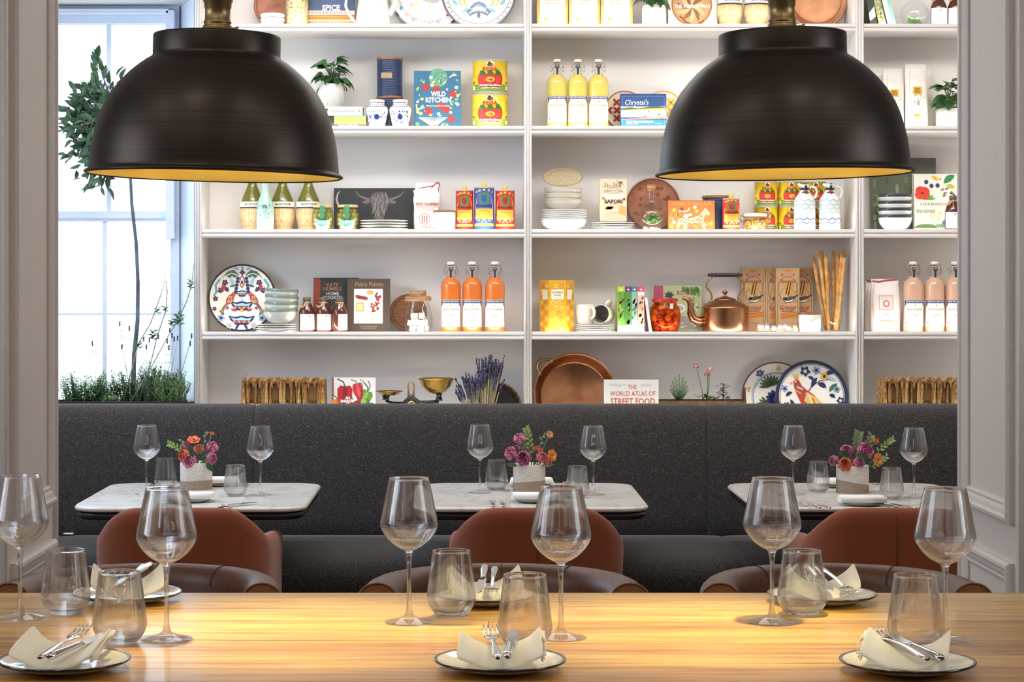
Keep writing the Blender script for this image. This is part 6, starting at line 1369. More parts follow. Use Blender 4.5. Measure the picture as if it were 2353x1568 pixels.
def lavender(label, cx, base, top, spread, lean, Y, n, seed):
    t, w, h, k = item('lavender_bunch', label, 'lavender', cx-15, cx+15, top, 5, Y, group='dried lavender'); rr = random.Random(seed)
    st = MB(k); fl = MB(k)
    for i in range(n):
        a = rr.uniform(0, 2*pi); q = sqrt(rr.random()); hh = h*(1-.30*q*rr.random()-.12*rr.random())
        tx, ty = lean+spread*q*cos(a), spread*.6*q*sin(a); bx, by = 10*q*cos(a), 9*q*sin(a)
        pt = lambda f: (bx*(1-f)+(tx)*f**1.5, by*(1-f)+ty*f**1.5, 4+(hh-4)*f)
        st.tube([pt(0), pt(.35), pt(.7), pt(.84)], .7, 4, rr.choice(['#c4b792', '#a59a78', '#8d8a70']))
        for j in range(8):
            f = .80+j*.028; b = pt(f); fl.ball((b[0]+rr.uniform(-1, 1), b[1]+rr.uniform(-1, 1), b[2]), rr.uniform(1.5, 2.4), 5, 4, rr.choice(['#3f3a52', '#4d4766', '#5d5678', '#322e40']), 1.3)
    o = st.build('stems', M['matte'], t); o['kind'] = 'stuff'
    o = fl.build('flower_spikes', M['matte'], t); o['kind'] = 'stuff'
glass_pot('clear glass holding the smaller dried lavender bunch', 1077, 1107, 926, 8.17); glass_pot('clear glass holding the taller dried lavender bunch', 1100, 1133, 926, 8.22)
lavender('smaller dried lavender bunch leaning towards the brass scales', 1092, 930, 852, 30, -18, 8.17, 60, 1)
lavender('taller dried lavender bunch in front of the black round bowl', 1117, 930, 813, 34, 10, 8.22, 85, 2)
def zeb(p, r):
    for i in range(22):
        a = 2*pi*i/22; p.leaf(r*.74*cos(a-.05), r*.74*sin(a-.05), r*.97*cos(a+.06), r*.97*sin(a+.06), r*.16, '#1d1714', 1, 2)
disc_plate('carved_bowl', 'round black wooden bowl with brown leaf-carved rim leaning behind the lavender', 1140, 59, 5, 8.40, .15, zeb, base='#141314', rimc='#6b4128', rim2='#7a4c30', mat='satin')
# jam pan
k = 8.36/F
t = thing('jam_pan', 'large shallow copper jam pan leaning in the corner behind the street food book', 'pan', (WX(1322, 8.34), 8.32, T[5]+.002), rot=(-.22, 0, 0))
r = 94
MB(k).lathe([(1, -34), (r*.82, -34), (r*.86, -32), (r*.97, -2), (r, 0), (r*1.01, 1.5), (r, 3), (r*.975, 1.5), (r*.945, -3), (r*.84, -28), (r*.80, -30), (1, -30)], 72, '#ffffff', (0, 0, r), axis='y').build('pan_body', M['copper'], t)
for a0 in (2.40, ):
    pts = []
    for i in range(9):
        f = i/8; a = a0-.22+.44*f; q = r*1.0+18*sin(pi*f)**.8; pts.append((q*cos(a), 3+4*sin(pi*f), r+q*sin(a)))
    MB(k).tube(pts, 3.6, 10).ball(pts[0], 6, 10, 6).ball(pts[-1], 6, 10, 6).build('pan_handle', M['brass'], t)
def street(p, a, h):
    p.rect(-a, 0, a, h, '#e3e1dc', 0); c = '#c2402e'
    p.text('THE', 2, h-17, 19, 10, c, 2); p.text('WORLD ATLAS OF', 3, h-32, 104, 11, c, 2); p.text('STREET FOOD', 3, h-50, 102, 15, c, 2, .01)
    p.text('RECIPES OF ANCIENTS\nAT HOME', -32, h-13, 38, 7, '#a9b4cc', 2, 0, .1); p.text('CAROL WILSON\n& SUE QUINN', 34, h-13, 26, 6, '#9ab48a', 2)
    p.text('CONTINENTS', 0, h-68, 60, 7, '#7a7a7a', 2)
book(1388, 1513, 873, 5, 'white street food book with red hand-lettered title before the jam pan', '#e3e1dc', 8.12, street, .03, 14)
# trough of herbs
t, w, h, k = item('herb_trough', 'rough timber trough of herbs on the counter beside the street food book', 'planter', 1517, 1708, 919, 5, 8.16)
MB(k).box(-101, 101, -16, -12, 0, h-2, '#7a5a38').build('side_board', M['bark'], t); MB(k).box(-101, 101, 30, 34, 0, h, '#6d5032').build('side_board', M['bark'], t)
MB(k).box(-101, -97, -12, 30, 0, h, '#5d442a').build('end_board', M['bark'], t)
MB(k).loft([[(x, y, z) for y, z in ((-12, 0), (30, 0), (30, h), (24, h+4), (16, h+28), (2, h+28), (-6, h+4), (-12, h))] for x in (97, 101)], '#6a4a2c', cap=True, smooth=False).build('end_board', M['bark'], t)
MB(k).box(-97, 97, -12, 30, h-8, h-4, '#2a1f16').build('soil', M['soil'], t)
def at(px): return (px-1607)
f = MB(k)
rr = random.Random(2)
for i in range(9):
    a = -1+i*.25; L_ = 52-abs(i-4)*5
    for j in range(9):
        q = .2+j*.09; b = Vector((at(1555)+sin(a)*L_*q*.8, 4*cos(i), h-5+cos(a*.8)*L_*q*1.25))
        for sg in (-1, 1): f.tube([tuple(b), tuple(b+Vector((sg*(7-j*.55), rr.uniform(-3, 3), 4)))], [.9, .3], 4, rr.choice(['#5f8a5a', '#7a9a68', '#4f7a4c']))
    f.tube([(at(1555), 4*cos(i), h-5), (at(1555)+sin(a)*L_*.8, 4*cos(i), h-5+cos(a*.8)*L_*1.25)], [1, .5], 4, '#5a7a48')
o = f.build('fern_fronds', M['leafy'], t); o['kind'] = 'stuff'
for (bx, pts, c1, c2) in ((1611, ((1611, 0), (1607, 30), (1598, 66), (1594, 86)), '#d8a08a', '#8a5a4a'), (1617, ((1617, 0), (1623, 30), (1624, 56), (1626, 80)), '#e8b8a4', '#d87a6a'), (1620, ((1617, 0), (1621, 40), (1620, 62), (1619, 68)), '#c85a5a', '#8a3a44')):
    s_ = MB(k).tube([(at(x), -2, h-5+z) for x, z in pts], [1.2, 1.1, 1, .8], 5, '#6a7a4a'); s_.build('flower_stem', M['leafy'], t)
    fl = MB(k); hx, hz = at(pts[-1][0]), h-5+pts[-1][1]
    for i in range(7):
        a = i*.9; fl.tube([(hx, -2, hz), (hx+5*cos(a), -2+4*sin(a), hz-3), (hx+6.5*cos(a), -2+6*sin(a), hz-8)], [1.6, 3, 1], 6, c1 if i % 2 else c2, flat=.4)
    fl.ball((hx, -2, hz), 2.4, 8, 5, c2); fl.build('columbine_flower', M['petal'], t)
for i in range(16):
    a = i*2.4; place('leaf', leaf('pot2' if i % 2 else 'lime'), t, (Vector((at(1616)+rr.uniform(-16, 22), rr.uniform(-6, 8), h-2+rr.random()*6)))*k, (cos(a), -.3, .45), (0, -.3, 1), .62 if i % 2 else 1.3)
for i in range(30):
    a = i*2.4; z = 4+i*1.3; place('leaf', leaf('sage'), t, Vector((at(1656)+rr.uniform(-7, 7), rr.uniform(-4, 4), h-6+z))*k, (cos(a), sin(a)*.6-.2, .35-.2*(i % 3)), (0, -.3, 1), 1.0-.012*i)
MB(k).tube([(at(1656), 0, h-6), (at(1657), 0, h+38)], [1.4, .8], 5, '#4a4046').build('sage_stem', M['leafy'], t)
disc_plate('painted_plate', 'cream plate with green palmettes and a navy flower, behind the peacock plate', 1785, 80.5, 5, 8.47, .10, palmettes, rimc='#7a4a38', group='painted plates')
disc_plate('painted_plate', 'plate with a red and yellow peacock and navy rim, nearest the end upright', 1867, 84, 5, 8.40, .14, peacock, rimc='#252d4c', group='painted plates')
# ================================================================ window planting
t = thing('window_trough', 'dark timber trough with soil standing on the window sill', 'planter', (WX(285, 8.34), 8.34, .80))
k = 8.34/F
WZ_ = WZ(922, 8.34)-.80
MB().box(-.36, .27, -.10, -.085, 0, WZ_-.012, '#4a3a2c').build('side_board', M['bark'], t); MB().box(-.36, .27, .10, .115, 0, WZ_, '#4a3a2c').build('side_board', M['bark'], t)
MB().box(-.375, -.36, -.10, .115, 0, WZ_+.02, '#3f3024').build('end_board', M['bark'], t); MB().box(.27, .285, -.10, .115, 0, WZ_, '#3f3024').build('end_board', M['bark'], t)
MB().box(-.36, .27, -.085, .10, WZ_-.04, WZ_-.025, '#2a1f16').build('soil', M['soil'], t)
MB().tube([(-.36, -.10, WZ_-.005), (.27, -.10, WZ_-.005)], .009, 8, '#231f1c').build('front_edge', M['bark'], t)
sz = .80+WZ_-.0245
# bay tree
bt = thing('bay_tree', 'tall bay tree with bare stem and clipped leafy head in the window', 'tree', (WX(306, 8.36), 8.36, sz))
def bx(px, py, Y=8.36): return (WX(px, Y)-bt.location.x, 0, WZ(py, Y)-sz)
trunk = [bx(305, 925), bx(308, 820), bx(316, 740), bx(317, 650), bx(313, 560), bx(303, 470), bx(300, 412), bx(280, 330), bx(262, 250), bx(235, 170), bx(214, 110)]
MB().tube(trunk, [.0085, .0095, .0085, .0075, .007, .0065, .006, .005, .004, .0025, .0012], 8, '#6f7a88').build('trunk', M['bark'], bt)
rr = random.Random(21); tw = MB(); cnt = 0; extra = MB()
hc = Vector(bx(248, 285))
def loose_leaf(m, pos, d, L_):
    d = Vector(d).normalized(); sd = d.cross(Vector((rr.uniform(-.5, .5), -1, rr.uniform(-.3, .8)))).normalized(); up = sd.cross(d)
    p = Vector(pos); w = L_*.2
    m.add([tuple(p), tuple(p+d*L_*.3+sd*w-up*w*.3), tuple(p+d*L_*.65+sd*w*.85-up*w*.3), tuple(p+d*L_), tuple(p+d*L_*.65-sd*w*.85-up*w*.3), tuple(p+d*L_*.3-sd*w-up*w*.3), tuple(p+d*L_*.5)], [(0, 1, 6), (1, 2, 6), (2, 3, 6), (3, 4, 6), (4, 5, 6), (5, 0, 6)], rr.choice(['#3d5a41', '#4b6a4e', '#5c7a60', '#33503a']), True)
for i in range(120):
    base = Vector(bx(300, 412)).lerp(Vector(bx(238, 190)), rr.random()**.8)
    v = Vector((rr.gauss(0, 1), rr.gauss(0, .75), rr.gauss(0, 1))).normalized()
    if v.x > 0 and i % 2: v.x *= -1
    tgt = hc+Vector((v.x*.185, v.y*.15, v.z*.235-(.03 if v.x < 0 else 0)))*(.5+.5*rr.random()**.6)
    if i > 110: q = (i-110)/9; tgt = Vector(bx(214+rr.uniform(-8, 10)+18*q, 108+q*90)); base = tgt+Vector((.012, 0, -.05))
    mid = base.lerp(tgt, .5)+Vector((0, 0, .01))
    tw.tube([tuple(base), tuple(mid), tuple(tgt)], [.0018, .0013, .0007], 4, '#5a6a5a')
    d0 = (tgt-base).normalized()
    for j in range(5 if i <= 110 else 2):
        q = .45+.55*j/4; pos = base.lerp(tgt, q); dd = (d0+Vector((rr.uniform(-.8, .8), rr.uniform(-.8, .5), rr.uniform(-.55, .9)))).normalized()
        if j % 2 == 0 and cnt < 296: place('leaf', leaf('bay' if rr.random() < .7 else 'bay2'), bt, pos, dd, (rr.uniform(-.4, .4), -.8, .7), rr.uniform(.75, 1.2), rr.uniform(-.6, .6)); cnt += 1
        else: loose_leaf(extra, pos, dd, rr.uniform(.04, .062))
o = extra.build('inner_foliage', M['leafy'], bt); o['kind'] = 'stuff'
tw.build('twigs', M['bark'], bt)
# herbs: one thing per clump
def clump(name, label, px, Y, wpx, hpx, n, kind, seed):
    n = int(n*1.7); t = thing(name, label, 'herb', (WX(px, Y), Y, sz)); rr = random.Random(seed); k = Y/F; m = MB(k); l = MB(k)
    for i in range(n):
        a = rr.uniform(0, 2*pi); q = sqrt(rr.random()); hh = hpx*(1-.45*q*rr.random())*(.6+.4*rr.random())
        bx_, by_ = wpx*.35*q*cos(a), min(34, wpx*.3)*q*sin(a); tx, ty = wpx*.5*q*cos(a)*1.15, by_*1.15
        P_ = lambda f: Vector((bx_+(tx-bx_)*f*f+2*sin(f*5+i), by_+(ty-by_)*f*f, hh*f))
        m.tube([tuple(P_(0)), tuple(P_(.5)), tuple(P_(1))], [.9, .7, .4], 4, '#6f8a58')
        ns = int(hh/(4.0 if kind == 'needle' else 6.5))
        for j in range(ns):
            f = .18+.82*j/ns; b = P_(f); c = rr.uniform(0, 2*pi)
            if kind == 'needle':
                e = b+Vector((cos(c)*8, sin(c)*6, 6)); l.tube([tuple(b), tuple((b+e)/2+Vector((0, 0, 1))), tuple(e)], [.8, 1.1, .2], 4, rr.choice(['#55744a', '#6f8f5c', '#48663f', '#86a270']), flat=.5)
            else:
                s_ = rr.uniform(6, 11)*(1-.3*f); d = Vector((cos(c), sin(c)*.7, .25)).normalized(); sd = Vector((-d.y, d.x, .1)); e = b+d*s_*1.7; mid = b+d*s_*.8+Vector((0, 0, 1))
                l.add([tuple(b), tuple(mid+sd*s_*.42), tuple(e), tuple(mid-sd*s_*.42), tuple(mid-Vector((0, 0, s_*.15)))], [(0, 1, 4), (1, 2, 4), (2, 3, 4), (3, 0, 4)], rr.choice(['#5d8450', '#7a9c66', '#4c7040', '#93b07c']), True)
    o = m.build('stems', M['leafy'], t); o['kind'] = 'stuff'
    o = l.build('leaves', M['leafy'], t); o['kind'] = 'stuff'
    return t
clump('mint_plant', 'broad bushy mint at the pier side of the window trough', 185, 8.33, 110, 95, 60, 'leaf', 1)
clump('lemon_balm', 'loose light green herb beside the mint in the trough', 245, 8.35, 70, 85, 36, 'leaf', 2)
clump('marjoram', 'dense mid-green herb around the foot of the bay stem', 300, 8.37, 90, 98, 60, 'leaf', 3)
clump('rosemary', 'feathery needle-leaved herb cascading at the shelf end of the trough', 394, 8.29, 84, 92, 70, 'needle', 4)
clump('tarragon', 'tall thin needle-leaved herb between the bay stem and the feathery one', 352, 8.36, 70, 112, 46, 'needle', 5)
clump('thyme', 'small low herb in front of the bay stem', 255, 8.28, 46, 34, 26, 'leaf', 6)
def tall(label, pts, buds, Y, seed):
    t = thing('tall_herb_stem', label, 'herb', (WX(pts[0][0], Y), Y, sz), group='tall herb stems'); rr = random.Random(seed)
    q = [(WX(x, Y)-t.location.x, 0, WZ(y, Y)-sz) for x, y in pts]
    MB().tube(q, [.0035]+[.0024]*(len(q)-2)+[.0012], 6, '#7f9284').build('stem', M['leafy'], t)
    for x, y, n, s in buds:
        c = Vector((WX(x, Y)-t.location.x, 0, WZ(y, Y)-sz))
        for i in range(n):
            a = i*2.4; place('leaf', leaf('gl' if s > .6 else 'lime'), t, c+Vector((0, 0, .004*(i-n/2)*(1 if s > .6 else 1.6))), (cos(a), .5*sin(a), .5 if s > .6 else 1.0), (0, -.6, 1), s)
tall('slender herb stem leaning from the trough to an umbel before the middle pane', [(283, 925), (300, 860), (318, 790), (345, 745), (362, 700), (380, 645)], [(380, 636, 9, .6), (378, 628, 9, .45), (362, 715, 6, .7), (318, 795, 6, .8)], 8.32, 1)
tall('slender arching herb stem ending beside the sash lining', [(318, 925), (345, 840), (362, 770), (382, 712), (384, 668), (381, 645)], [(392, 634, 8, .5), (352, 772, 9, .9), (380, 712, 5, .7), (392, 628, 6, .45)], 8.33, 2)
tall('dark herb stem leaning towards the shelf end and rising highest', [(300, 925), (350, 840), (385, 775), (410, 735), (430, 690), (440, 655), (446, 605)], [(438, 655, 8, .7), (436, 640, 6, .5), (410, 735, 12, 1.0), (395, 745, 5, .8), (420, 700, 5, .5)], 8.26, 3)
lv = thing('lavender_plant', 'sparse lavender with dark flower spikes in the window trough', 'herb', (WX(340, 8.30), 8.30, sz))
m = MB(); l = MB()
for (x, y) in ((212, 790), (275, 745), (297, 755), (330, 780), (343, 783), (336, 798), (364, 775), (384, 785), (390, 760), (395, 772), (400, 780), (408, 778), (440, 773), (437, 790), (280, 798), (388, 800)):
    hx, hz = WX(x, 8.3)-lv.location.x, WZ(y, 8.3)-sz; bx_ = hx*.55
    m.tube([(bx_, 0, 0), (bx_+(hx-bx_)*.6, 0, hz*.6), (hx, 0, hz)], [.0014, .001, .0007], 4, '#7d8f84')
    for j in range(5): l.ball((hx+.001*sin(j*2), 0, hz+.0035*j-.006), .0032, 6, 4, ('#3f3f5c', '#2f3048', '#56567a')[j % 3], 1.2)
o = m.build('stems', M['leafy'], lv); o = l.build('flower_spikes', M['matte'], lv); o['kind'] = 'stuff'
# ================================================================ white tables, orange chairs
TZ = .75
def on_table(px, py, H=.716): Y = H*F/(py-CY); return WX(px, Y), Y
def white_table(xc, label):
    t = thing('bistro_table', label, 'table', (xc, 7.06, 0), group='white marble bistro tables')
    MB().rbox(-.375, .375, -.41, .41, TZ-.016, TZ, .10, '#ffffff', 8).build('table_top', M['marble'], t)
    MB().rbox(-.368, .368, -.403, .403, TZ-.042, TZ-.0165, .095, '#111111', 8).build('under_frame', M['black'], t)
    MB().lathe([(.001, .03), (.03, .03), (.03, TZ-.043), (.001, TZ-.043)], 20, c=(0, -.21, 0)).build('pedestal', M['black'], t)
    MB().rbox(-.13, .13, -.37, -.05, 0, .03, .04).build('foot_plate', M['black'], t)
    return t
TX = (-.891, .2105, 1.295)
for xc, lab in zip(TX, ('white marble-topped table nearest the window', 'white marble-topped table in the middle of the banquette', 'white marble-topped table beside the panelled pier')): white_table(xc, lab)
def chair(xc, label):
    t = thing('dining_chair', label, 'chair', (xc, 6.24, 0), group='rust upholstered chairs')
    hw, L_ = .262, .50
    path = []
    for i in range(7): path.append((-hw, L_*(1-i/6)*.80+.13))
    for i in range(1, 8): a = pi+pi/2*i/8; path.append((-hw+.13+.13*cos(a), .13+.13*sin(a)))
    for i in range(0, 9): path.append((-hw+.13+(2*hw-.26)*i/8, .004*cos(pi*(i-4)/8)-.004))
    path += [(-x, y) for x, y in reversed(path[:14])]
    def top(x, y):
        q = max(0, (abs(x)-.115)/(hw-.115)); z = .792-.092*q**2.6
        return z-.03*max(0, y-.1)/.4
    rings = []; n = len(path)
    for i, (x, y) in enumerate(path):
        a = Vector(path[max(i-1, 0)]); b = Vector(path[min(i+1, n-1)]); d = (b-a).normalized(); nx, ny = -d.y, d.x     # inward
        z1 = top(x, y); th = .042; ring = []
        for (o, z) in ((0, .36), (0, .55), (-.004, z1-.05), (-.002, z1-.018), (.008, z1-.004), (.021, z1), (.034, z1-.004), (.042, z1-.018), (.042, .55), (.042, .36)):
            ring.append((x+nx*o, y+ny*o, z))
        rings.append(ring)
    MB().loft(rings, cap=True).build('backrest', M['rust'], t)
    MB().rbox(-hw+.045, hw-.045, .045, .54, .36, .465, .09).build('seat', M['rust'], t)
    for sx in (-1, 1):
        for y0, y1 in ((.06, .02), (.47, .52)):
            MB().tube([(sx*.19, y0, .36), (sx*.215, y1, .0)], [.017, .012], 10, '#5a3a24').build('leg', M['wood'], t)
    MB().tube([(0, -.0012, .37), (0, -.0045, .60), (0, -.004, .77)], .0012, 5, '#4a2416').build('seam', M['matte'], t)
    return t
for xc, lab in zip((-.862, .2115, 1.284), ('rust fabric chair at the table nearest the window', 'rust fabric chair at the middle white table', 'rust fabric chair at the table beside the panelled pier')): chair(xc, lab)
# ================================================================ oak table, leather stools
WT = .918; HB = CH-WT
wt = thing('oak_table', 'long oak plank high table laid for six in front', 'table', (0, 3.28, 0))
tints = ['#cda355', '#bd9046', '#dcb56a', '#b58640', '#d6ad60', '#c0934a', '#c99e52', '#dab468']
rows = 8; y0 = 2.868; dy = (3.69-y0)/rows
for r_ in range(rows):
    cuts = [-1.45, (-1.05, -.98, -1.12, -1.0, .035, -1.1, -.99, -1.08)[r_], (1.08, 1.15, 1.02, 1.2, 1.12, 1.1, 1.05, 1.15)[r_], 1.55]
    for c in range(3):
        MB().box(cuts[c]+.0004, cuts[c+1]-.0004, y0+r_*dy+.0004, y0+(r_+1)*dy-.0004, WT-.042, WT-.0003*((r_+c) % 2), tints[(r_*3+c*5) % 8]).build('plank', M['oak'], wt, (0, -3.28, 0), bevel=.0008)
for sx in (-1.3, 1.4):
    for y in (2.96, 3.60): MB().rbox(sx-.04, sx+.04, y-.04, y+.04, 0, WT-.043, .012, '#c29658').build('leg', M['oak'], wt, (0, -3.28, 0))
MB().box(-1.3, 1.4, 2.95, 2.975, WT-.13, WT-.043, '#c29658').box(-1.3, 1.4, 3.585, 3.61, WT-.13, WT-.043, '#c29658').build('apron', M['oak'], wt, (0, -3.28, 0))
def stool(xc, label):
    t = thing('bar_stool', label, 'stool', (xc, 3.93, 0), group='brown leather bar stools')
    zt = .905; a, b = .232, .25
    path = [(-a-.004, -.03), (-a, .0)]+[(-a*cos(q), b*sin(q)**.92 if 0 < q < pi else 0) for q in [pi*i/28 for i in range(1, 28)]]+[(a, .0), (a+.004, -.03)]
    def rings_for(pa, secs):
        rings = []; n = len(pa)
        for i, (x, y) in enumerate(pa):
            A = Vector(pa[max(i-1, 0)]); B = Vector(pa[min(i+1, n-1)]); d = (B-A).normalized(); nx, ny = -d.y, d.x
            rings.append([(x+nx*o, y+ny*o, z) for o, z in secs(y)])
        return rings
    roll = lambda y: [(.036*cos(q)*1.05, zt-.034+.034*sin(q) if q < pi else zt-.034-.2*abs(sin(q))**.5) for q in [2*pi*i/20 for i in range(20)]]
    MB().loft(rings_for(path, roll)).build('backrest', M['leather'], t)
    for s, pt in ((-1, path[0]), (1, path[-1])):
        cap = MB(); sec = roll(pt[1])
        cap.add([(pt[0]+(-o if s < 0 else o)*(1), pt[1]-.0006, z) for o, z in sec], [list(range(20))], '#7d5230')
        cap.tube([(pt[0]+(-o if s < 0 else o), pt[1]-.001, z) for o, z in sec+[sec[0]]], .0022, 5, '#5a3a20', cap=False)
        cap.build('arm_end', M['tan'], t)
    for q in (-.62, 0, .62):
        x, y = a*sin(q), b*cos(q)
        MB().tube([(x+.038*sin(q)*cos(w), y+.038*cos(q)*cos(w), zt-.034+.0345*sin(w)) for w in [pi*i/12 for i in range(13)]], .0009, 4, '#3a2214').build('stitched_seam', M['matte'], t)
    MB().rbox(-.20, .20, -.14, .22, .60, .67, .12).build('seat', M['leather'], t)
    for sx in (-1, 1):
        for y in (-.11, .18): MB().tube([(sx*.15, y, .60), (sx*.19, y*1.15, 0)], [.015, .011], 10, '#4a3222').build('leg', M['wood'], t)
    MB().tube([(-.18, -.12, .25), (.18, -.12, .25)], .008, 8, '#b09060').build('foot_rail', M['brass'], t)
for x, lab in ((318, 'brown leather stool with curved back nearest the window side pier'), (1157, 'brown leather stool with curved back behind the middle of the oak table'), (1939, 'brown leather stool with curved back nearest the right-hand pier')): stool(WX(x, 3.93), lab)
# ================================================================ glasses
def smooth(pts, n=5):
    out = []
    for i in range(len(pts)-1):
        p0, p1, p2, p3 = pts[max(i-1, 0)], pts[i], pts[i+1], pts[min(i+2, len(pts)-1)]
        for j in range(n):
            t = j/n; out.append(tuple(.5*(2*p1[q]+(p2[q]-p0[q])*t+(2*p0[q]-5*p1[q]+4*p2[q]-p3[q])*t*t+(3*p1[q]-p0[q]-3*p2[q]+p3[q])*t**3) for q in (0, 1)))
    return out+[pts[-1]]
def wall(outer, th, base_in):
    """thin blown wall: outer profile, rounded rim, inner profile th inside it"""
    o = smooth(outer); n = len(o); inn = []
    for i in range(n):
        a, b = o[max(i-1, 0)], o[min(i+1, n-1)]; dx, dz = b[0]-a[0], b[1]-a[1]; d = math.hypot(dx, dz)
        inn.append((o[i][0]-dz/d*th, o[i][1]+dx/d*th))
    e, f = o[-1], inn[-1]; rim = []
    for j in range(1, 8):
        q = pi*j/8; rim.append(((e[0]+f[0])/2+(th*.62)*cos(q), e[1]+th*.62*sin(q)))
    inn = [p for p in reversed(inn) if p[1] > base_in]
    return o+rim+inn
STEM = [(.0005, 0), (.0385, 0), (.0392, .0003), (.0394, .0010), (.0385, .0016), (.030, .0036), (.016, .0075), (.0085, .011), (.0052, .017), (.0040, .028), (.0036, .055), (.0037, .080), (.0045, .100), (.0060, .112)]
BOWL = [(.0060, .112), (.0082, .1165), (.0145, .1197), (.0245, .1255), (.0350, .135), (.0425, .1455), (.0460, .1525), (.0468, .157), (.0462, .164), (.0428, .181), (.0380, .205), (.0322, .2325)]
wine_mesh = None
def wine_glass(x, y, z, label, group, s=1.0):
    global wine_mesh
    t = thing('wine_glass', label, 'wine glass', (x, y, z), group=group)
    if wine_mesh is None:
        a = MB().lathe(STEM[:5]+smooth(STEM[4:])[1:]+[(.0005, .1122)], 56); wine_mesh = [a.build('stem_and_foot', M['glass'], t).data]
        b = MB().lathe([(.0005, .1126)]+wall(BOWL, .0011, .1200)+[(.009, .1195), (.0005, .1190)], 80); wine_mesh.append(b.build('bowl', M['bowlglass'], t).data)
    else:
        for nm, me in zip(('stem_and_foot', 'bowl'), wine_mesh):
            o = bpy.data.objects.new(nm, me); COL.objects.link(o); o.parent = t
    t.scale = (s, s, s)
    return t
TP = [(.0005, 0), (.022, 0), (.0255, .0015), (.032, .009), (.0375, .0175), (.0395, .0245), (.0398, .030), (.0385, .043), (.0355, .070), (.0318, .1035), (.0311, .104), (.0305, .1035), (.0342, .070), (.0372, .043), (.0383, .030), (.0378, .0255), (.035, .0195), (.028, .0135), (.015, .0105), (.0005, .010)]
tumb = None
def tumbler(x, y, z, label, group, s=1.0):
    global tumb
    t = thing('water_glass', label, 'water glass', (x, y, z), group=group); t.scale = (s, s, s)
    if tumb is None:
        tumb = []
        w = wall([(.0255, .0012), (.032, .0085), (.0372, .0170), (.0391, .0235), (.0398, .030), (.0384, .043), (.0350, .070), (.0306, .1035)], .0013, .0105)
        for nm, pr_, m in (('glass_wall', [(.0005, 0), (.0215, 0), (.0235, .0002)]+w+[(.0275, .0082), (.022, .0068), (.013, .0060), (.0005, .0058)], 'bowlglass'),):
            tumb.append((nm, MB().lathe(pr_, 80).build(nm, M[m], t).data))
    else:
        for nm, me in tumb:
            o = bpy.data.objects.new(nm, me); COL.objects.link(o); o.parent = t
    return t
seatn = ('at the window end of the oak table', 'in the middle of the oak table', 'at the pier end of the oak table')
for i, ((xn, yn), (xf, yf)) in enumerate((((383, 1470), (46, 1421)), ((1289, 1467), (940, 1431)), ((2172, 1472), (1774, 1431)))):
    X, Y = on_table(xn, yn, HB); wine_glass(X, Y, WT+.0004, 'large wine glass in the near row, '+seatn[i], 'wine glasses on the oak table')
    X, Y = on_table(xf, yf, HB); wine_glass(X, Y, WT+.0004, 'large wine glass in the far row, '+seatn[i], 'wine glasses on the oak table')
for i, ((xn, yn), (xf, yf)) in enumerate((((275, 1478), (151, 1411)), ((1206, 1486), (1037, 1414)), ((2103, 1487), (1843, 1414)))):
    X, Y = on_table(xn, yn, HB); tumbler(X, Y, WT+.0004, 'stemless water glass in the near row, '+seatn[i], 'water glasses on the oak table', 1.04)
    X, Y = on_table(xf, yf, HB); tumbler(X, Y, WT+.0004, 'stemless water glass in the far row, '+seatn[i], 'water glasses on the oak table', 1.02)
# ================================================================ cutlery
def fork_mb(n=4):
    m = MB(); c = '#e2e0dc'
    prof = [(0, .0035, .0022), (.004, .0062, .003), (.012, .0068, .0030), (.030, .0058, .0030), (.060, .0040, .0027), (.085, .0032, .0022), (.105, .0034, .0018), (.115, .0060, .0016), (.122, .0115, .0014), (.130, .0125, .0013)]
    dz = lambda y: -.004*sin(pi*min(1, max(0, (y-.08)/.092)))+.006*max(0, (y-.14)/.03)**2*.4
    m.loft([[(w*cos(q), y, dz(y)+h*sin(q)) for q in [2*pi*i/12 for i in range(12)]] for y, w, h in prof], c, cap=True)
    for i in range(n):
        x = (i-(n-1)/2)*.0068*(4/n)*.97; m.tube([(x, .127, dz(.127)), (x, .140, dz(.14)), (x*.97, .156, dz(.156)), (x*.95, .172, dz(.172))], [.0021, .0020, .0017, .0006], 8, c, flat=.55)
    return m
def knife_mb():
    m = MB(); c = '#e2e0dc'
    m.loft([[(w*cos(q), y, h*sin(q)) for q in [2*pi*i/12 for i in range(12)]] for y, w, h in ((0, .003, .0025), (.003, .0062, .0048), (.012, .0072, .0052), (.035, .0066, .0048), (.060, .0052, .0042), (.076, .0050, .0040), (.082, .0058, .0032))], c, cap=True)
    m.loft([[(x0, y, -.0008), (x1, y, -.0005), (x1, y, .0005), (x0, y, .0008)] for y, x0, x1 in ((.082, -.0055, .0075), (.090, -.0065, .0095), (.120, -.006, .0105), (.145, -.004, .0100), (.158, .000, .0085), (.164, .004, .006))], c, cap=True, smooth=False)
    return m
def spoon_mb():
    m = MB(); c = '#d8d6d2'
    m.loft([[(w*cos(q), y, dz+h*sin(q)) for q in [2*pi*i/12 for i in range(12)]] for y, w, h, dz in ((0, .004, .002, 0), (.01, .0062, .0026, 0), (.05, .004, .0024, 0), (.09, .003, .002, .001), (.11, .004, .0018, 0), (.122, .012, .0016, -.001), (.138, .0155, .0015, -.002), (.155, .0125, .0014, -.001), (.165, .004, .0012, .001))], c, cap=True)
    return m
cut = {}
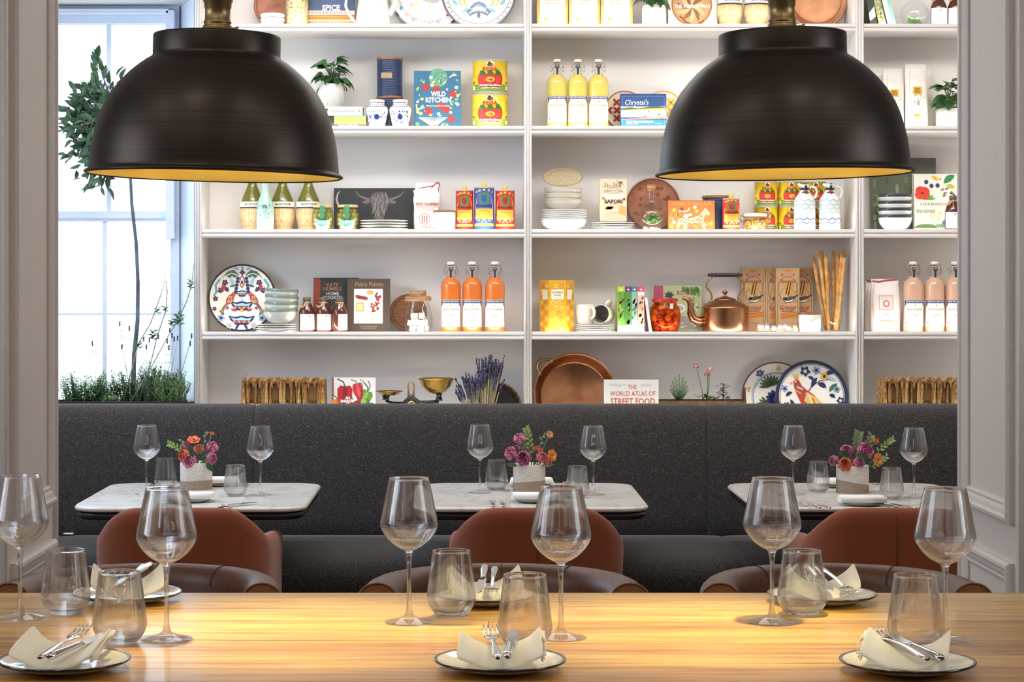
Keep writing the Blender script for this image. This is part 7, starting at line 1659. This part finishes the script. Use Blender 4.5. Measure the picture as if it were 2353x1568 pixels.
def cutlery(kind, x, y, z, label, yaw=0, pitch=0, roll=0, group='cutlery on the oak table', s=1.0):
    if kind not in cut:
        o = {'fork': fork_mb, 'knife': knife_mb, 'spoon': spoon_mb}[kind]().build(kind, M['steel']); cut[kind] = o.data
    else: o = bpy.data.objects.new(kind, cut[kind]); COL.objects.link(o)
    o.location = (x, y, z); o.rotation_euler = (Matrix.Rotation(yaw, 3, 'Z') @ Matrix.Rotation(pitch, 3, 'X') @ Matrix.Rotation(roll, 3, 'Y')).to_euler(); o.scale = (s, s, s)
    return tag(o, label, kind, group)
# ================================================================ plates with napkins on the oak table
def oak_plate(X, Y, label, r=.0940):
    t = thing('dinner_plate', label, 'plate', (X, Y, WT+.0004), group='dark-rimmed plates on the oak table')
    q = r/.094
    MB().lathe([(.0005, .001), (.052*q, 0), (.056*q, .0012), (.070*q, .005), (.084*q, .0095), (.0905*q, .0118), (.0938*q, .0136), (.0942*q, .0152), (.0930*q, .0164), (.0888*q, .0152), (.080*q, .0112), (.066*q, .0075), (.052*q, .0058), (.0005, .0052)], 72,
               ['#e9dcc0']*4+['#e3d5b8', '#2f2a28', '#262424', '#262424', '#3a3430']+['#efe6d0']*4).build('plate_dish', M['gloss'], t)
    return t
def napkin(X, Y, z, label, yaw, seed, w=.061, d=.105, flip=False, lift=1.0):
    """cloth folded to a thick band, cradled by the plate so that both ends rise"""
    t = thing('napkin', label, 'napkin', (X, Y, z), rz=yaw, group='cream napkins on the plates')
    rr = random.Random(seed); s1 = rr.uniform(.9, 1.15); s2 = rr.uniform(.85, 1.15)
    m = MB(); nu = 24; rings = []
    layers = []
    for j in range(14):
        a = 2*pi*j/14; layers.append(a)
    # cross-section along depth: rounded folded edge at the front, open edge at the back
    sec = [(1, .0), (.92, -.001), (.6, -.0015), (.25, -.001), (.05, .0005), (-.01, .005), (.04, .0095), (.2, .0115), (.5, .0125), (.8, .012), (1, .0115), (1.005, .0085), (.985, .0075), (1.005, .0055), (.985, .0045), (1.0, .0025)]
    for i in range(nu+1):
        u = -1+2*i/nu; k_ = (s1 if u < 0 else s2)
        base = (.0062+.0175*abs(u)**2.0*k_*lift); ring = []
        for v, h in sec:
            yy = (v-.5)*d*(1+.04*u)+.004*sin(u*3+seed)*v; zz = base+h*(1-.1*abs(u))+v*(.008+.010*u*u*k_)*lift+.0008*sin(u*9+v*4+seed)
            ring.append((u*w*(1-.06*v*abs(u)), yy, zz))
        rings.append(ring)
    m.loft(rings, '#f3ead2', cap=True).build('folded_cloth', M['cloth'], t, subsurf=1)
    # loose folds seen at one end
    g = MB(); e = 1 if not flip else -1
    for q in range(3):
        g.loft([[(e*(w*(.93+.02*q)+.003*q*sin(v*5)), (v-.5)*d*.96, .022+.0058*q*lift+v*.016*lift-.002*q*abs(sin(v*4+q))), (e*(w*(.98+.03*q)), (v-.5)*d*.96, .020+.0058*q*lift+v*.016*lift-.003*sin(v*6+q))] for v in [i/12 for i in range(13)]], '#f1e7cf', closed=False)
    g.build('loose_fold', M['cloth'], t, solid=.0012)
    return t
seat = ('window-end seat', 'middle seat', 'pier-end seat')
HR = HB-.0145
for i, (x, y, r, yaw, fl) in enumerate(((148, 1516, .0935, -.12, False), (1149, 1516, .0940, -.02, False), (2085, 1519, .0955, -.30, True))):
    Y = HR*F/(y-CY); X = WX(x, Y)
    oak_plate(X, Y, 'cream plate with dark rim at the near %s of the oak table' % seat[i], r)
    napkin(X+(-.006, 0, .0)[i], Y+.004, WT, 'cream folded napkin on the near plate, %s of the oak table' % seat[i], yaw, i, .062, .108, fl)
    zf = WT+.0305
    fx, fy, ya = ((-.022, -.064, -.20), (-.004, -.066, .055), (.014, -.066, .24))[i]
    cutlery('fork', X+fx, Y+fy, zf-.0025, 'silver fork on the near napkin, %s of the oak table' % seat[i], ya, .10)
    kx, ky, kya, kr = ((-.010, -.064, -.40, .1), (.009, -.066, -.07, .5), (.034, -.066, .34, 0))[i]
    cutlery('knife', X+kx, Y+ky, zf-.001, 'silver knife beside the fork on the near napkin, %s of the oak table' % seat[i], kya, .075, kr)
for i, (x, y, r, yaw, fl) in enumerate(((293, 1362, .0935, .25, False), (1117, 1367, .0880, 0.05, True), (1889, 1365, .0935, -.15, True))):
    Y = HR*F/(y-CY); X = WX(x, Y)
    oak_plate(X, Y, 'cream plate with dark rim at the far %s of the oak table' % seat[i], r)
    napkin(X, Y+.002, WT, 'cream folded napkin on the far plate, %s of the oak table' % seat[i], yaw*.6, 10+i, .064, .104, fl, 1.3)
    zf = WT+.052
    fx, fy, ya = ((.018, .072, pi-.16), (.016, .070, pi-.06), (.006, .072, pi+.20))[i]
    cutlery('fork', X+fx, Y+fy, zf, 'silver fork on the far napkin, %s of the oak table' % seat[i], ya, -.12)
    kx, ky, kya, kr = ((.030, .072, pi-.30, .1), (-.002, .072, pi-.04, .3), (-.014, .074, pi+.12, 0))[i]
    cutlery('knife', X+kx, Y+ky, zf+.002, 'silver knife beside the fork on the far napkin, %s of the oak table' % seat[i], kya, -.13, kr)
# ================================================================ settings on the white tables
tn = ('window table', 'middle table', 'pier table')
def folded_napkin(X, Y, label, yaw=0, w=.078, d=.045, plate=True, tn_=''):
    if plate:
        t = thing('bread_plate', 'small dark-edged plate under the white napkin '+tn_, 'plate', (X, Y, TZ+.0004), group='bread plates')
        MB().lathe([(.0005, .0005), (.045, 0), (.060, .004), (.070, .0075), (.0712, .0085), (.0705, .0093), (.058, .0062), (.0005, .0035)], 48, ['#d8d2c8']*2+['#cfc8bc', '#3a3634', '#3a3634', '#e4dfd6', '#e4dfd6']).build('plate_dish', M['gloss'], t)
    n = thing('white_napkin', label, 'napkin', (X, Y, TZ+(.0102 if plate else .0005)), rz=yaw, group='white napkins')
    for q in range(3):
        MB().rbox(-w+.002*q, w-.003*q, -d+.001*q, d-.0015*q, q*.0062, q*.0062+.0075, .010, '#f4f2ef').build('cloth_layer', M['cloth'], n, subsurf=1)
    MB().tube([(-w+.004, -d+.006, .011), (w-.006, -d+.006, .011)], .0102, 10, '#f4f2ef').build('rolled_edge', M['cloth'], n)
for i, (ga, gb, ta, tb) in enumerate((((337, 1136), (598, 1139), (380, 1122), (541, 1141)), ((1103, 1134), (1363, 1138), (1141, 1127), (1327, 1144)), ((1823, 1137), (2100, 1145), (1880, 1131), (2049, 1148)))):
    for (px, py), w_ in ((ga, 'far-side'), (gb, 'near-side')):
        X, Y = on_table(px, py); wine_glass(X, Y, TZ+.0004, 'clear wine glass at the %s setting of the %s' % (w_, tn[i]), 'wine glasses on the white tables')
    for (px, py), w_ in ((ta, 'far-side'), (tb, 'near-side')):
        X, Y = on_table(px, py); tumbler(X, Y, TZ+.0004, 'clear water glass at the %s setting of the %s' % (w_, tn[i]), 'water glasses on the white tables')
for i, (px, py) in enumerate(((440, 1153), (1230, 1154), (1982, 1161))):
    X, Y = on_table(px, py); folded_napkin(X, Y, 'white folded napkin at the chair side of the '+tn[i], (-.05, 0, -.06)[i], tn_='at the chair side of the '+tn[i])
for i, (px, py) in enumerate(((502, 1116), (1222, 1118), (1922, 1119))):
    X, Y = on_table(px, py); folded_napkin(X, Y, 'white folded napkin behind the flower pot on the '+tn[i], (.1, 0, .05)[i], tn_='behind the flower pot on the '+tn[i])
CL = ((0, 'knife', 502, 1170, -.55, 'outer knife at the chair side of the window table'), (0, 'knife', 516, 1168, -.62, 'inner knife at the chair side of the window table'), (0, 'fork', 350, 1167, -.2, 'outer fork at the chair side of the window table'), (0, 'fork', 334, 1167, -.2, 'inner fork at the chair side of the window table'),
      (0, 'spoon', 402, 1109, pi-.55, 'spoon beside the far water glass on the window table'), (0, 'knife', 410, 1112, pi-.6, 'knife beside the spoon on the window table'), (0, 'fork', 548, 1108, pi+.1, 'fork behind the near water glass on the window table'), (0, 'fork', 566, 1108, pi+.1, 'second fork behind the near water glass on the window table'),
      (1, 'fork', 1134, 1168, .02, 'outer fork at the chair side of the middle table'), (1, 'fork', 1157, 1168, .0, 'inner fork at the chair side of the middle table'), (1, 'knife', 1338, 1168, .22, 'outer knife at the chair side of the middle table'), (1, 'knife', 1322, 1168, .25, 'inner knife at the chair side of the middle table'),
      (1, 'spoon', 1134, 1103, pi, 'spoon behind the far water glass on the middle table'), (1, 'knife', 1150, 1103, pi, 'knife behind the far water glass on the middle table'), (1, 'fork', 1296, 1104, pi, 'fork at the banquette side of the middle table'), (1, 'fork', 1314, 1104, pi, 'second fork at the banquette side of the middle table'),
      (2, 'fork', 1885, 1172, .30, 'outer fork at the chair side of the pier table'), (2, 'fork', 1908, 1172, .30, 'inner fork at the chair side of the pier table'), (2, 'knife', 2084, 1174, .36, 'inner knife at the chair side of the pier table'), (2, 'knife', 2104, 1173, .36, 'outer knife at the chair side of the pier table'),
      (2, 'spoon', 1836, 1105, pi+.25, 'spoon at the banquette side of the pier table'), (2, 'knife', 1850, 1105, pi+.3, 'knife at the banquette side of the pier table'), (2, 'fork', 2003, 1106, pi-.1, 'fork at the banquette side of the pier table'), (2, 'fork', 2018, 1106, pi-.1, 'second fork at the banquette side of the pier table'))
for ti, kind, px, py, yaw, lab in CL:
    X, Y = on_table(px, py); cutlery(kind, X, Y, TZ+.0066, 'silver '+lab, yaw, 0, 0, 'cutlery on the white tables', .92)
# --- flower pots
def flower_pot(px, py, label, slant):
    X, Y = on_table(px, py)
    t = thing('flower_pot', label, 'flower pot', (X, Y, TZ+.0004), group='two-tone stoneware pots'); r = .0555
    MB().lathe([(.0005, .001), (r*.97, 0), (r, .002), (r, .091), (r*.985, .093), (r*.93, .092), (r*.92, .06), (.0005, .055)], 48, '#e2dcd4').build('pot_body', M['pottery'], t)
    m = MB(); rb = r+.0004; n = 60
    hv = lambda a: .030+slant[0]+slant[1]*sin(a+slant[2])
    for i in range(n):
        a0, a1 = 2*pi*i/n, 2*pi*(i+1)/n
        m.add([(rb*sin(a0), -rb*cos(a0), .0015), (rb*sin(a1), -rb*cos(a1), .0015), (rb*sin(a1), -rb*cos(a1), hv(a1)), (rb*sin(a0), -rb*cos(a0), hv(a0))], [(0, 1, 2, 3)], '#a2907f', True)
    m.build('bare_clay_band', M['pottery'], t)
    MB().lathe([(.0005, .082), (r*.91, .082)], 24).build('moss', M['soil'], t)
    return t, Y
def petals(m, c, d, r, cols, kind):
    """flower head centred on c, facing d"""
    d = Vector(d).normalized(); x = d.orthogonal().normalized(); y = d.cross(x)
    W_ = lambda a, b, q: tuple(Vector(c)+x*a+y*b+d*q)
    layers = {'ran': ((7, 1.0, .15, .55), (7, .86, .35, .6), (6, .68, .55, .62), (6, .50, .7, .6), (5, .32, .8, .55), (4, .16, .85, .5)), 'open': ((6, 1.0, .12, .75), (5, .6, .3, .7)), 'dah': ((14, 1.0, .1, .28), (12, .8, .35, .26), (9, .55, .6, .24), (6, .3, .75, .22)), 'bud': ((5, .8, .5, .8), (4, .5, .8, .7))}[kind]
    for li, (n, rad, up, wd) in enumerate(layers):
        for i in range(n):
            a = 2*pi*i/n+li*.5; ca, sa = cos(a), sin(a); R0 = r*rad
            vs = []
            for f, ww, zz in ((.15, .25, 0), (.55, .9, .12), (.85, 1.0, up*.55), (1.0, .55 if kind != 'dah' else .15, up)):
                for s in (-1, 0, 1):
                    w2 = s*ww*wd*R0; rr_ = R0*f*(1 if kind in ('open', 'dah') else 1-.25*(f > .9)); q = zz*r*.9+(-.12*r*s*s if kind == 'ran' else .06*r*s*s)+li*.05*r
                    vs.append(W_(ca*rr_-sa*w2, sa*rr_+ca*w2, q))
            fs = [(k*3+j, k*3+j+1, k*3+j+4, k*3+j+3) for k in range(3) for j in range(2)]
            m.add(vs, fs, cols[(li+i) % len(cols)], True)
    if kind == 'open': m.ball(W_(0, 0, r*.22), r*.2, 8, 5, '#6a5a20')
PINK, HOT, ORG, COR, PEA, BUR, SAL = ('#d0709a', '#dd86aa', '#c6608e'), ('#b84484', '#c6559a', '#a33a76'), ('#e0683c', '#e87c4a', '#d65a30'), ('#e0727a', '#e88a88', '#d8646c'), ('#e8a48c', '#dd9080'), ('#a83a60', '#c86a8a', '#e8c0cc'), ('#e88a6a', '#e89a7a')
YOR = ('#e89a3c', '#e0842c')
def bouquet(i, pot, Y, base, flowers, sprigs, leaves):
    k = Y/F; px0, py0 = base
    for nm, px, py, r, cols, kind, fd, dep in flowers:
        X, Z = WX(px, Y), WZ(py, Y); yy = Y-dep
        t = thing(kind_names[kind], nm, 'flower', (X, yy, Z), group='flowers in the pot on the '+tn[i])
        m = MB(); petals(m, (0, 0, 0), fd, r*k, cols, kind); m.build('flower_head', M['petal'], t)
        b = Vector((WX(px0, Y)+(X-WX(px0, Y))*.35, Y, TZ+.086))-Vector((X, yy, Z)); d = Vector(fd).normalized()*(-.1*r*k)
        MB().tube([tuple(d), tuple(b*.5+Vector((0, 0, .004))), tuple(b)], [.0016, .0016, .0018], 6, '#6f8a50').build('stem', M['leafy'], t)
    for nm, pts, kd, s, n in sprigs:
        P0 = Vector((WX(pts[0][0], Y), Y, WZ(pts[0][1], Y)))
        t = thing('leafy_sprig', nm, 'foliage', P0, group='greenery in the pot on the '+tn[i])
        q = [Vector((WX(x, Y), Y-.012*j, WZ(y, Y)))-P0 for j, (x, y) in enumerate(pts)]
        MB().tube([tuple(v) for v in q], [.0014]*(len(q)-1)+[.0007], 5, '#7d9a5a').build('stem', M['leafy'], t)
        for j in range(n):
            f = .25+.75*j/(n-1); g = f*(len(q)-1); a = int(min(g, len(q)-2)); v = q[a].lerp(q[a+1], g-a); d = (q[a+1]-q[a]).normalized()
            side = Vector((-d.z, 0, d.x))*(1 if j % 2 else -1); place('leaf', leaf(kd), t, v, d*.8+side+Vector((0, -.25, 0)), (0, -1, .2), s)
    for nm, px, py, dx, dy, s, kd in leaves:
        P0 = Vector((WX(px, Y), Y-.05, WZ(py, Y))); t = thing('broad_leaf', nm, 'leaf', P0, group='greenery in the pot on the '+tn[i])
        place('leaf', leaf(kd), t, (0, 0, 0), (dx, -.25, dy), (0, -1, .25), s)
        b = Vector((WX(px0, Y)+(P0.x-WX(px0, Y))*.4, Y-.01, TZ+.085))-P0; MB().tube([(0, 0, 0), tuple(b*.5), tuple(b)], .0011, 5, '#4f6b3f').build('stem', M['leafy'], t)
kind_names = {'ran': 'ranunculus', 'open': 'open_flower', 'dah': 'dahlia', 'bud': 'flower_bud'}
FD = (0, -1, .45)
p0, Y0 = flower_pot(451, 1124, 'stoneware pot with straight grey-brown lower band on the window table', (.0, .002, .5))
bouquet(0, p0, Y0, (451, 1072), [
    ('large pink ranunculus at the front of the window table pot', 440, 1058, 18, PINK, 'ran', (-.15, -1, .3), .045), ('orange ranunculus beside the large pink one on the window table', 425, 1046, 17, ORG, 'ran', (-.5, -1, .4), .025),
    ('pink ranunculus on the side of the near water glass, window table', 488, 1052, 15, PINK, 'ran', (.6, -1, .2), .030), ('salmon ranunculus in the middle of the window table bunch', 458, 1032, 14, SAL, 'ran', (.1, -1, .6), .015),
    ('small pink ranunculus at the top of the window table bunch', 432, 1022, 13, PINK, 'ran', (-.2, -1, .8), .005), ('flat orange flower on top of the window table bunch', 445, 1012, 14, ORG, 'open', (.1, -.6, 1), .0),
    ('magenta dahlia in the window table bunch', 488, 1028, 15, BUR, 'dah', (.4, -1, .5), .012), ('tall orange bud rising from the window table bunch', 487, 998, 7, YOR, 'bud', (.2, -.6, 1), .0)],
    [('yellow-green leafy sprig reaching to the far wine glass, window table', [(440, 1070), (420, 1036), (404, 1024), (392, 1018)], 'lime', 1.35, 11), ('grey-green bud sprig beside the tall orange bud, window table', [(465, 1070), (468, 1030), (474, 1000), (478, 993)], 'grey', .8, 7), ('grey sprig at the top of the window table bunch', [(432, 1070), (424, 1030), (419, 1012)], 'grey', .9, 6), ('bright parsley-like sprig at the rim of the window table pot', [(455, 1076), (465, 1068), (476, 1060)], 'lime', 1.3, 8)],
    [('dark pointed leaf between the orange and salmon blooms, window table', 449, 1048, -.35, 1, 1.25, 'gl2'), ('dark leaf in the middle of the window table bunch', 462, 1050, .7, .5, 1.15, 'gl2'), ('drooping dark leaf over the rim of the window table pot', 478, 1062, .8, -.8, 1.3, 'gl2')])
p1, Y1 = flower_pot(1216, 1128, 'stoneware pot with curved pale brown lower band on the middle table', (.002, .005, .6))
bouquet(1, p1, Y1, (1216, 1072), [
    ('large magenta ranunculus at the front of the middle table pot', 1202, 1051, 20, HOT, 'ran', (-.15, -1, .35), .045), ('burgundy and pink bloom facing the far wine glass, middle table', 1174, 1041, 17, BUR, 'dah', (-.7, -1, .3), .025),
    ('small pink ranunculus behind the magenta one, middle table', 1187, 1031, 10, PINK, 'ran', (-.2, -1, .6), .015), ('magenta spiky dahlia at the top of the middle table bunch', 1194, 1009, 15, BUR, 'dah', (-.2, -1, .6), .0),
    ('peach bud at the centre of the middle table bunch', 1229, 1031, 9, SAL, 'bud', (0, -1, .7), .012), ('pale peach bud beside the other peach bud, middle table', 1241, 1035, 9, PEA, 'bud', (.2, -1, .6), .018),
    ('coral ranunculus near the rim of the middle table pot', 1244, 1050, 15, COR, 'ran', (.3, -1, .4), .035), ('small coral ranunculus lowest on the near-glass side, middle table', 1258, 1061, 12, COR, 'ran', (.6, -1, .2), .030),
    ('orange open flower on the near-glass side of the middle table bunch', 1267, 1046, 13, YOR, 'open', (.8, -1, .2), .020), ('tall orange flower rising highest on the middle table', 1263, 999, 8, YOR, 'open', (.4, -1, .5), .0)],
    [('bright green leafy sprig standing tallest in the middle table pot', [(1214, 1072), (1218, 1030), (1214, 1000), (1208, 984)], 'lime', 1.5, 13), ('grey stem sprig under the tall orange flower, middle table', [(1228, 1072), (1240, 1030), (1246, 1002), (1258, 994)], 'grey', .9, 8), ('fine green sprig behind the magenta bloom, middle table', [(1208, 1072), (1204, 1040), (1208, 1020)], 'grey', 1.0, 9)],
    [('broad green leaf spreading over the rim towards the far glass, middle table', 1186, 1068, -1, .22, 1.25, 'gl'), ('light green leaf flat on the rim of the middle table pot', 1212, 1070, -1, .05, .9, 'lime'), ('green leaf at the near-glass side of the middle table pot', 1258, 1066, 1, .05, .8, 'gl')])
p2, Y2 = flower_pot(1959, 1132, 'stoneware pot with steeply slanted speckled band on the pier table', (.006, -.010, 0))
bouquet(2, p2, Y2, (1959, 1074), [
    ('largest pink ranunculus at the top of the pier table bunch', 1984, 1035, 23, HOT[1:2]+PINK, 'ran', (.15, -1, .45), .025), ('pink ranunculus under the dark leaf, pier table', 1943, 1036, 17, PINK, 'ran', (-.2, -1, .5), .018),
    ('pale pink ranunculus lowest on the far-glass side, pier table', 1913, 1058, 14, PINK, 'ran', (-.7, -1, .2), .020), ('orange ranunculus at the rim of the pier table pot', 1936, 1065, 18, ORG, 'ran', (-.2, -1, .3), .045),
    ('pink ranunculus at the rim of the pier table pot', 1967, 1062, 16, PINK, 'ran', (.1, -1, .2), .046), ('orange open flower on the near-glass side of the pier table bunch', 2014, 1055, 14, YOR, 'open', (.6, -1, .1), .022), ('upright orange bud over the pier table bunch', 2011, 1014, 10, YOR, 'bud', (.2, -1, .5), .004)],
    [('grey-green leafy sprig standing at the top of the pier table bunch', [(1965, 1074), (1966, 1040), (1966, 1015), (1968, 995)], 'grey', 1.7, 14), ('second grey-green sprig leaning to the near glass, pier table', [(1980, 1074), (1990, 1030), (1998, 1000)], 'grey', 1.4, 10), ('fine green sprig reaching highest to the near glass, pier table', [(1995, 1074), (2018, 1035), (2034, 1018), (2046, 1008)], 'lime', 1.3, 12), ('fine green sprig low beside the orange open flower, pier table', [(1990, 1076), (2016, 1066), (2034, 1048)], 'lime', 1.2, 10)],
    [('dark leaf lying over the pink bloom, pier table', 1945, 1046, -1, .45, 1.3, 'gl2'), ('dark leaf crossing the largest pink bloom, pier table', 1962, 1042, 1, -.3, 1.35, 'gl2'), ('small leaf at the far-glass side of the pier table bunch', 1908, 1052, -1, .2, .6, 'gl')])
# pieces of a part go one level deeper
def deeper(rules):
    for t in [o for o in bpy.data.objects if o.parent is None and o.children]:
        kids = sorted(t.children, key=lambda o: o.name)
        for cn, pn in rules.items():
            cs = [o for o in kids if o.name.split('.')[0] == cn]; ps = [o for o in kids if o.name.split('.')[0] == pn]
            if not cs or not ps: continue
            for i, c in enumerate(cs):
                p = ps[i] if len(ps) == len(cs) else ps[0]
                m = p.matrix_basis.inverted() @ c.matrix_basis; c.parent = p; c.matrix_basis = m
deeper({'upright_beading': 'upright', 'seam': 'backrest', 'stitched_seam': 'backrest', 'arm_end': 'backrest', 'thumb_screw': 'brass_fitter', 'name_plate': 'canister_body',
        'cover_print': 'cover', 'spine_print': 'cover', 'lid_print': 'tin_body', 'carton_print': 'carton', 'bag_print': 'paper_bag', 'wire_clip': 'bottle_neck', 'relief_pattern': 'pot', 'raffia_band': 'straw_wrap'})
bpy.data.scenes.remove(_txt_scene)
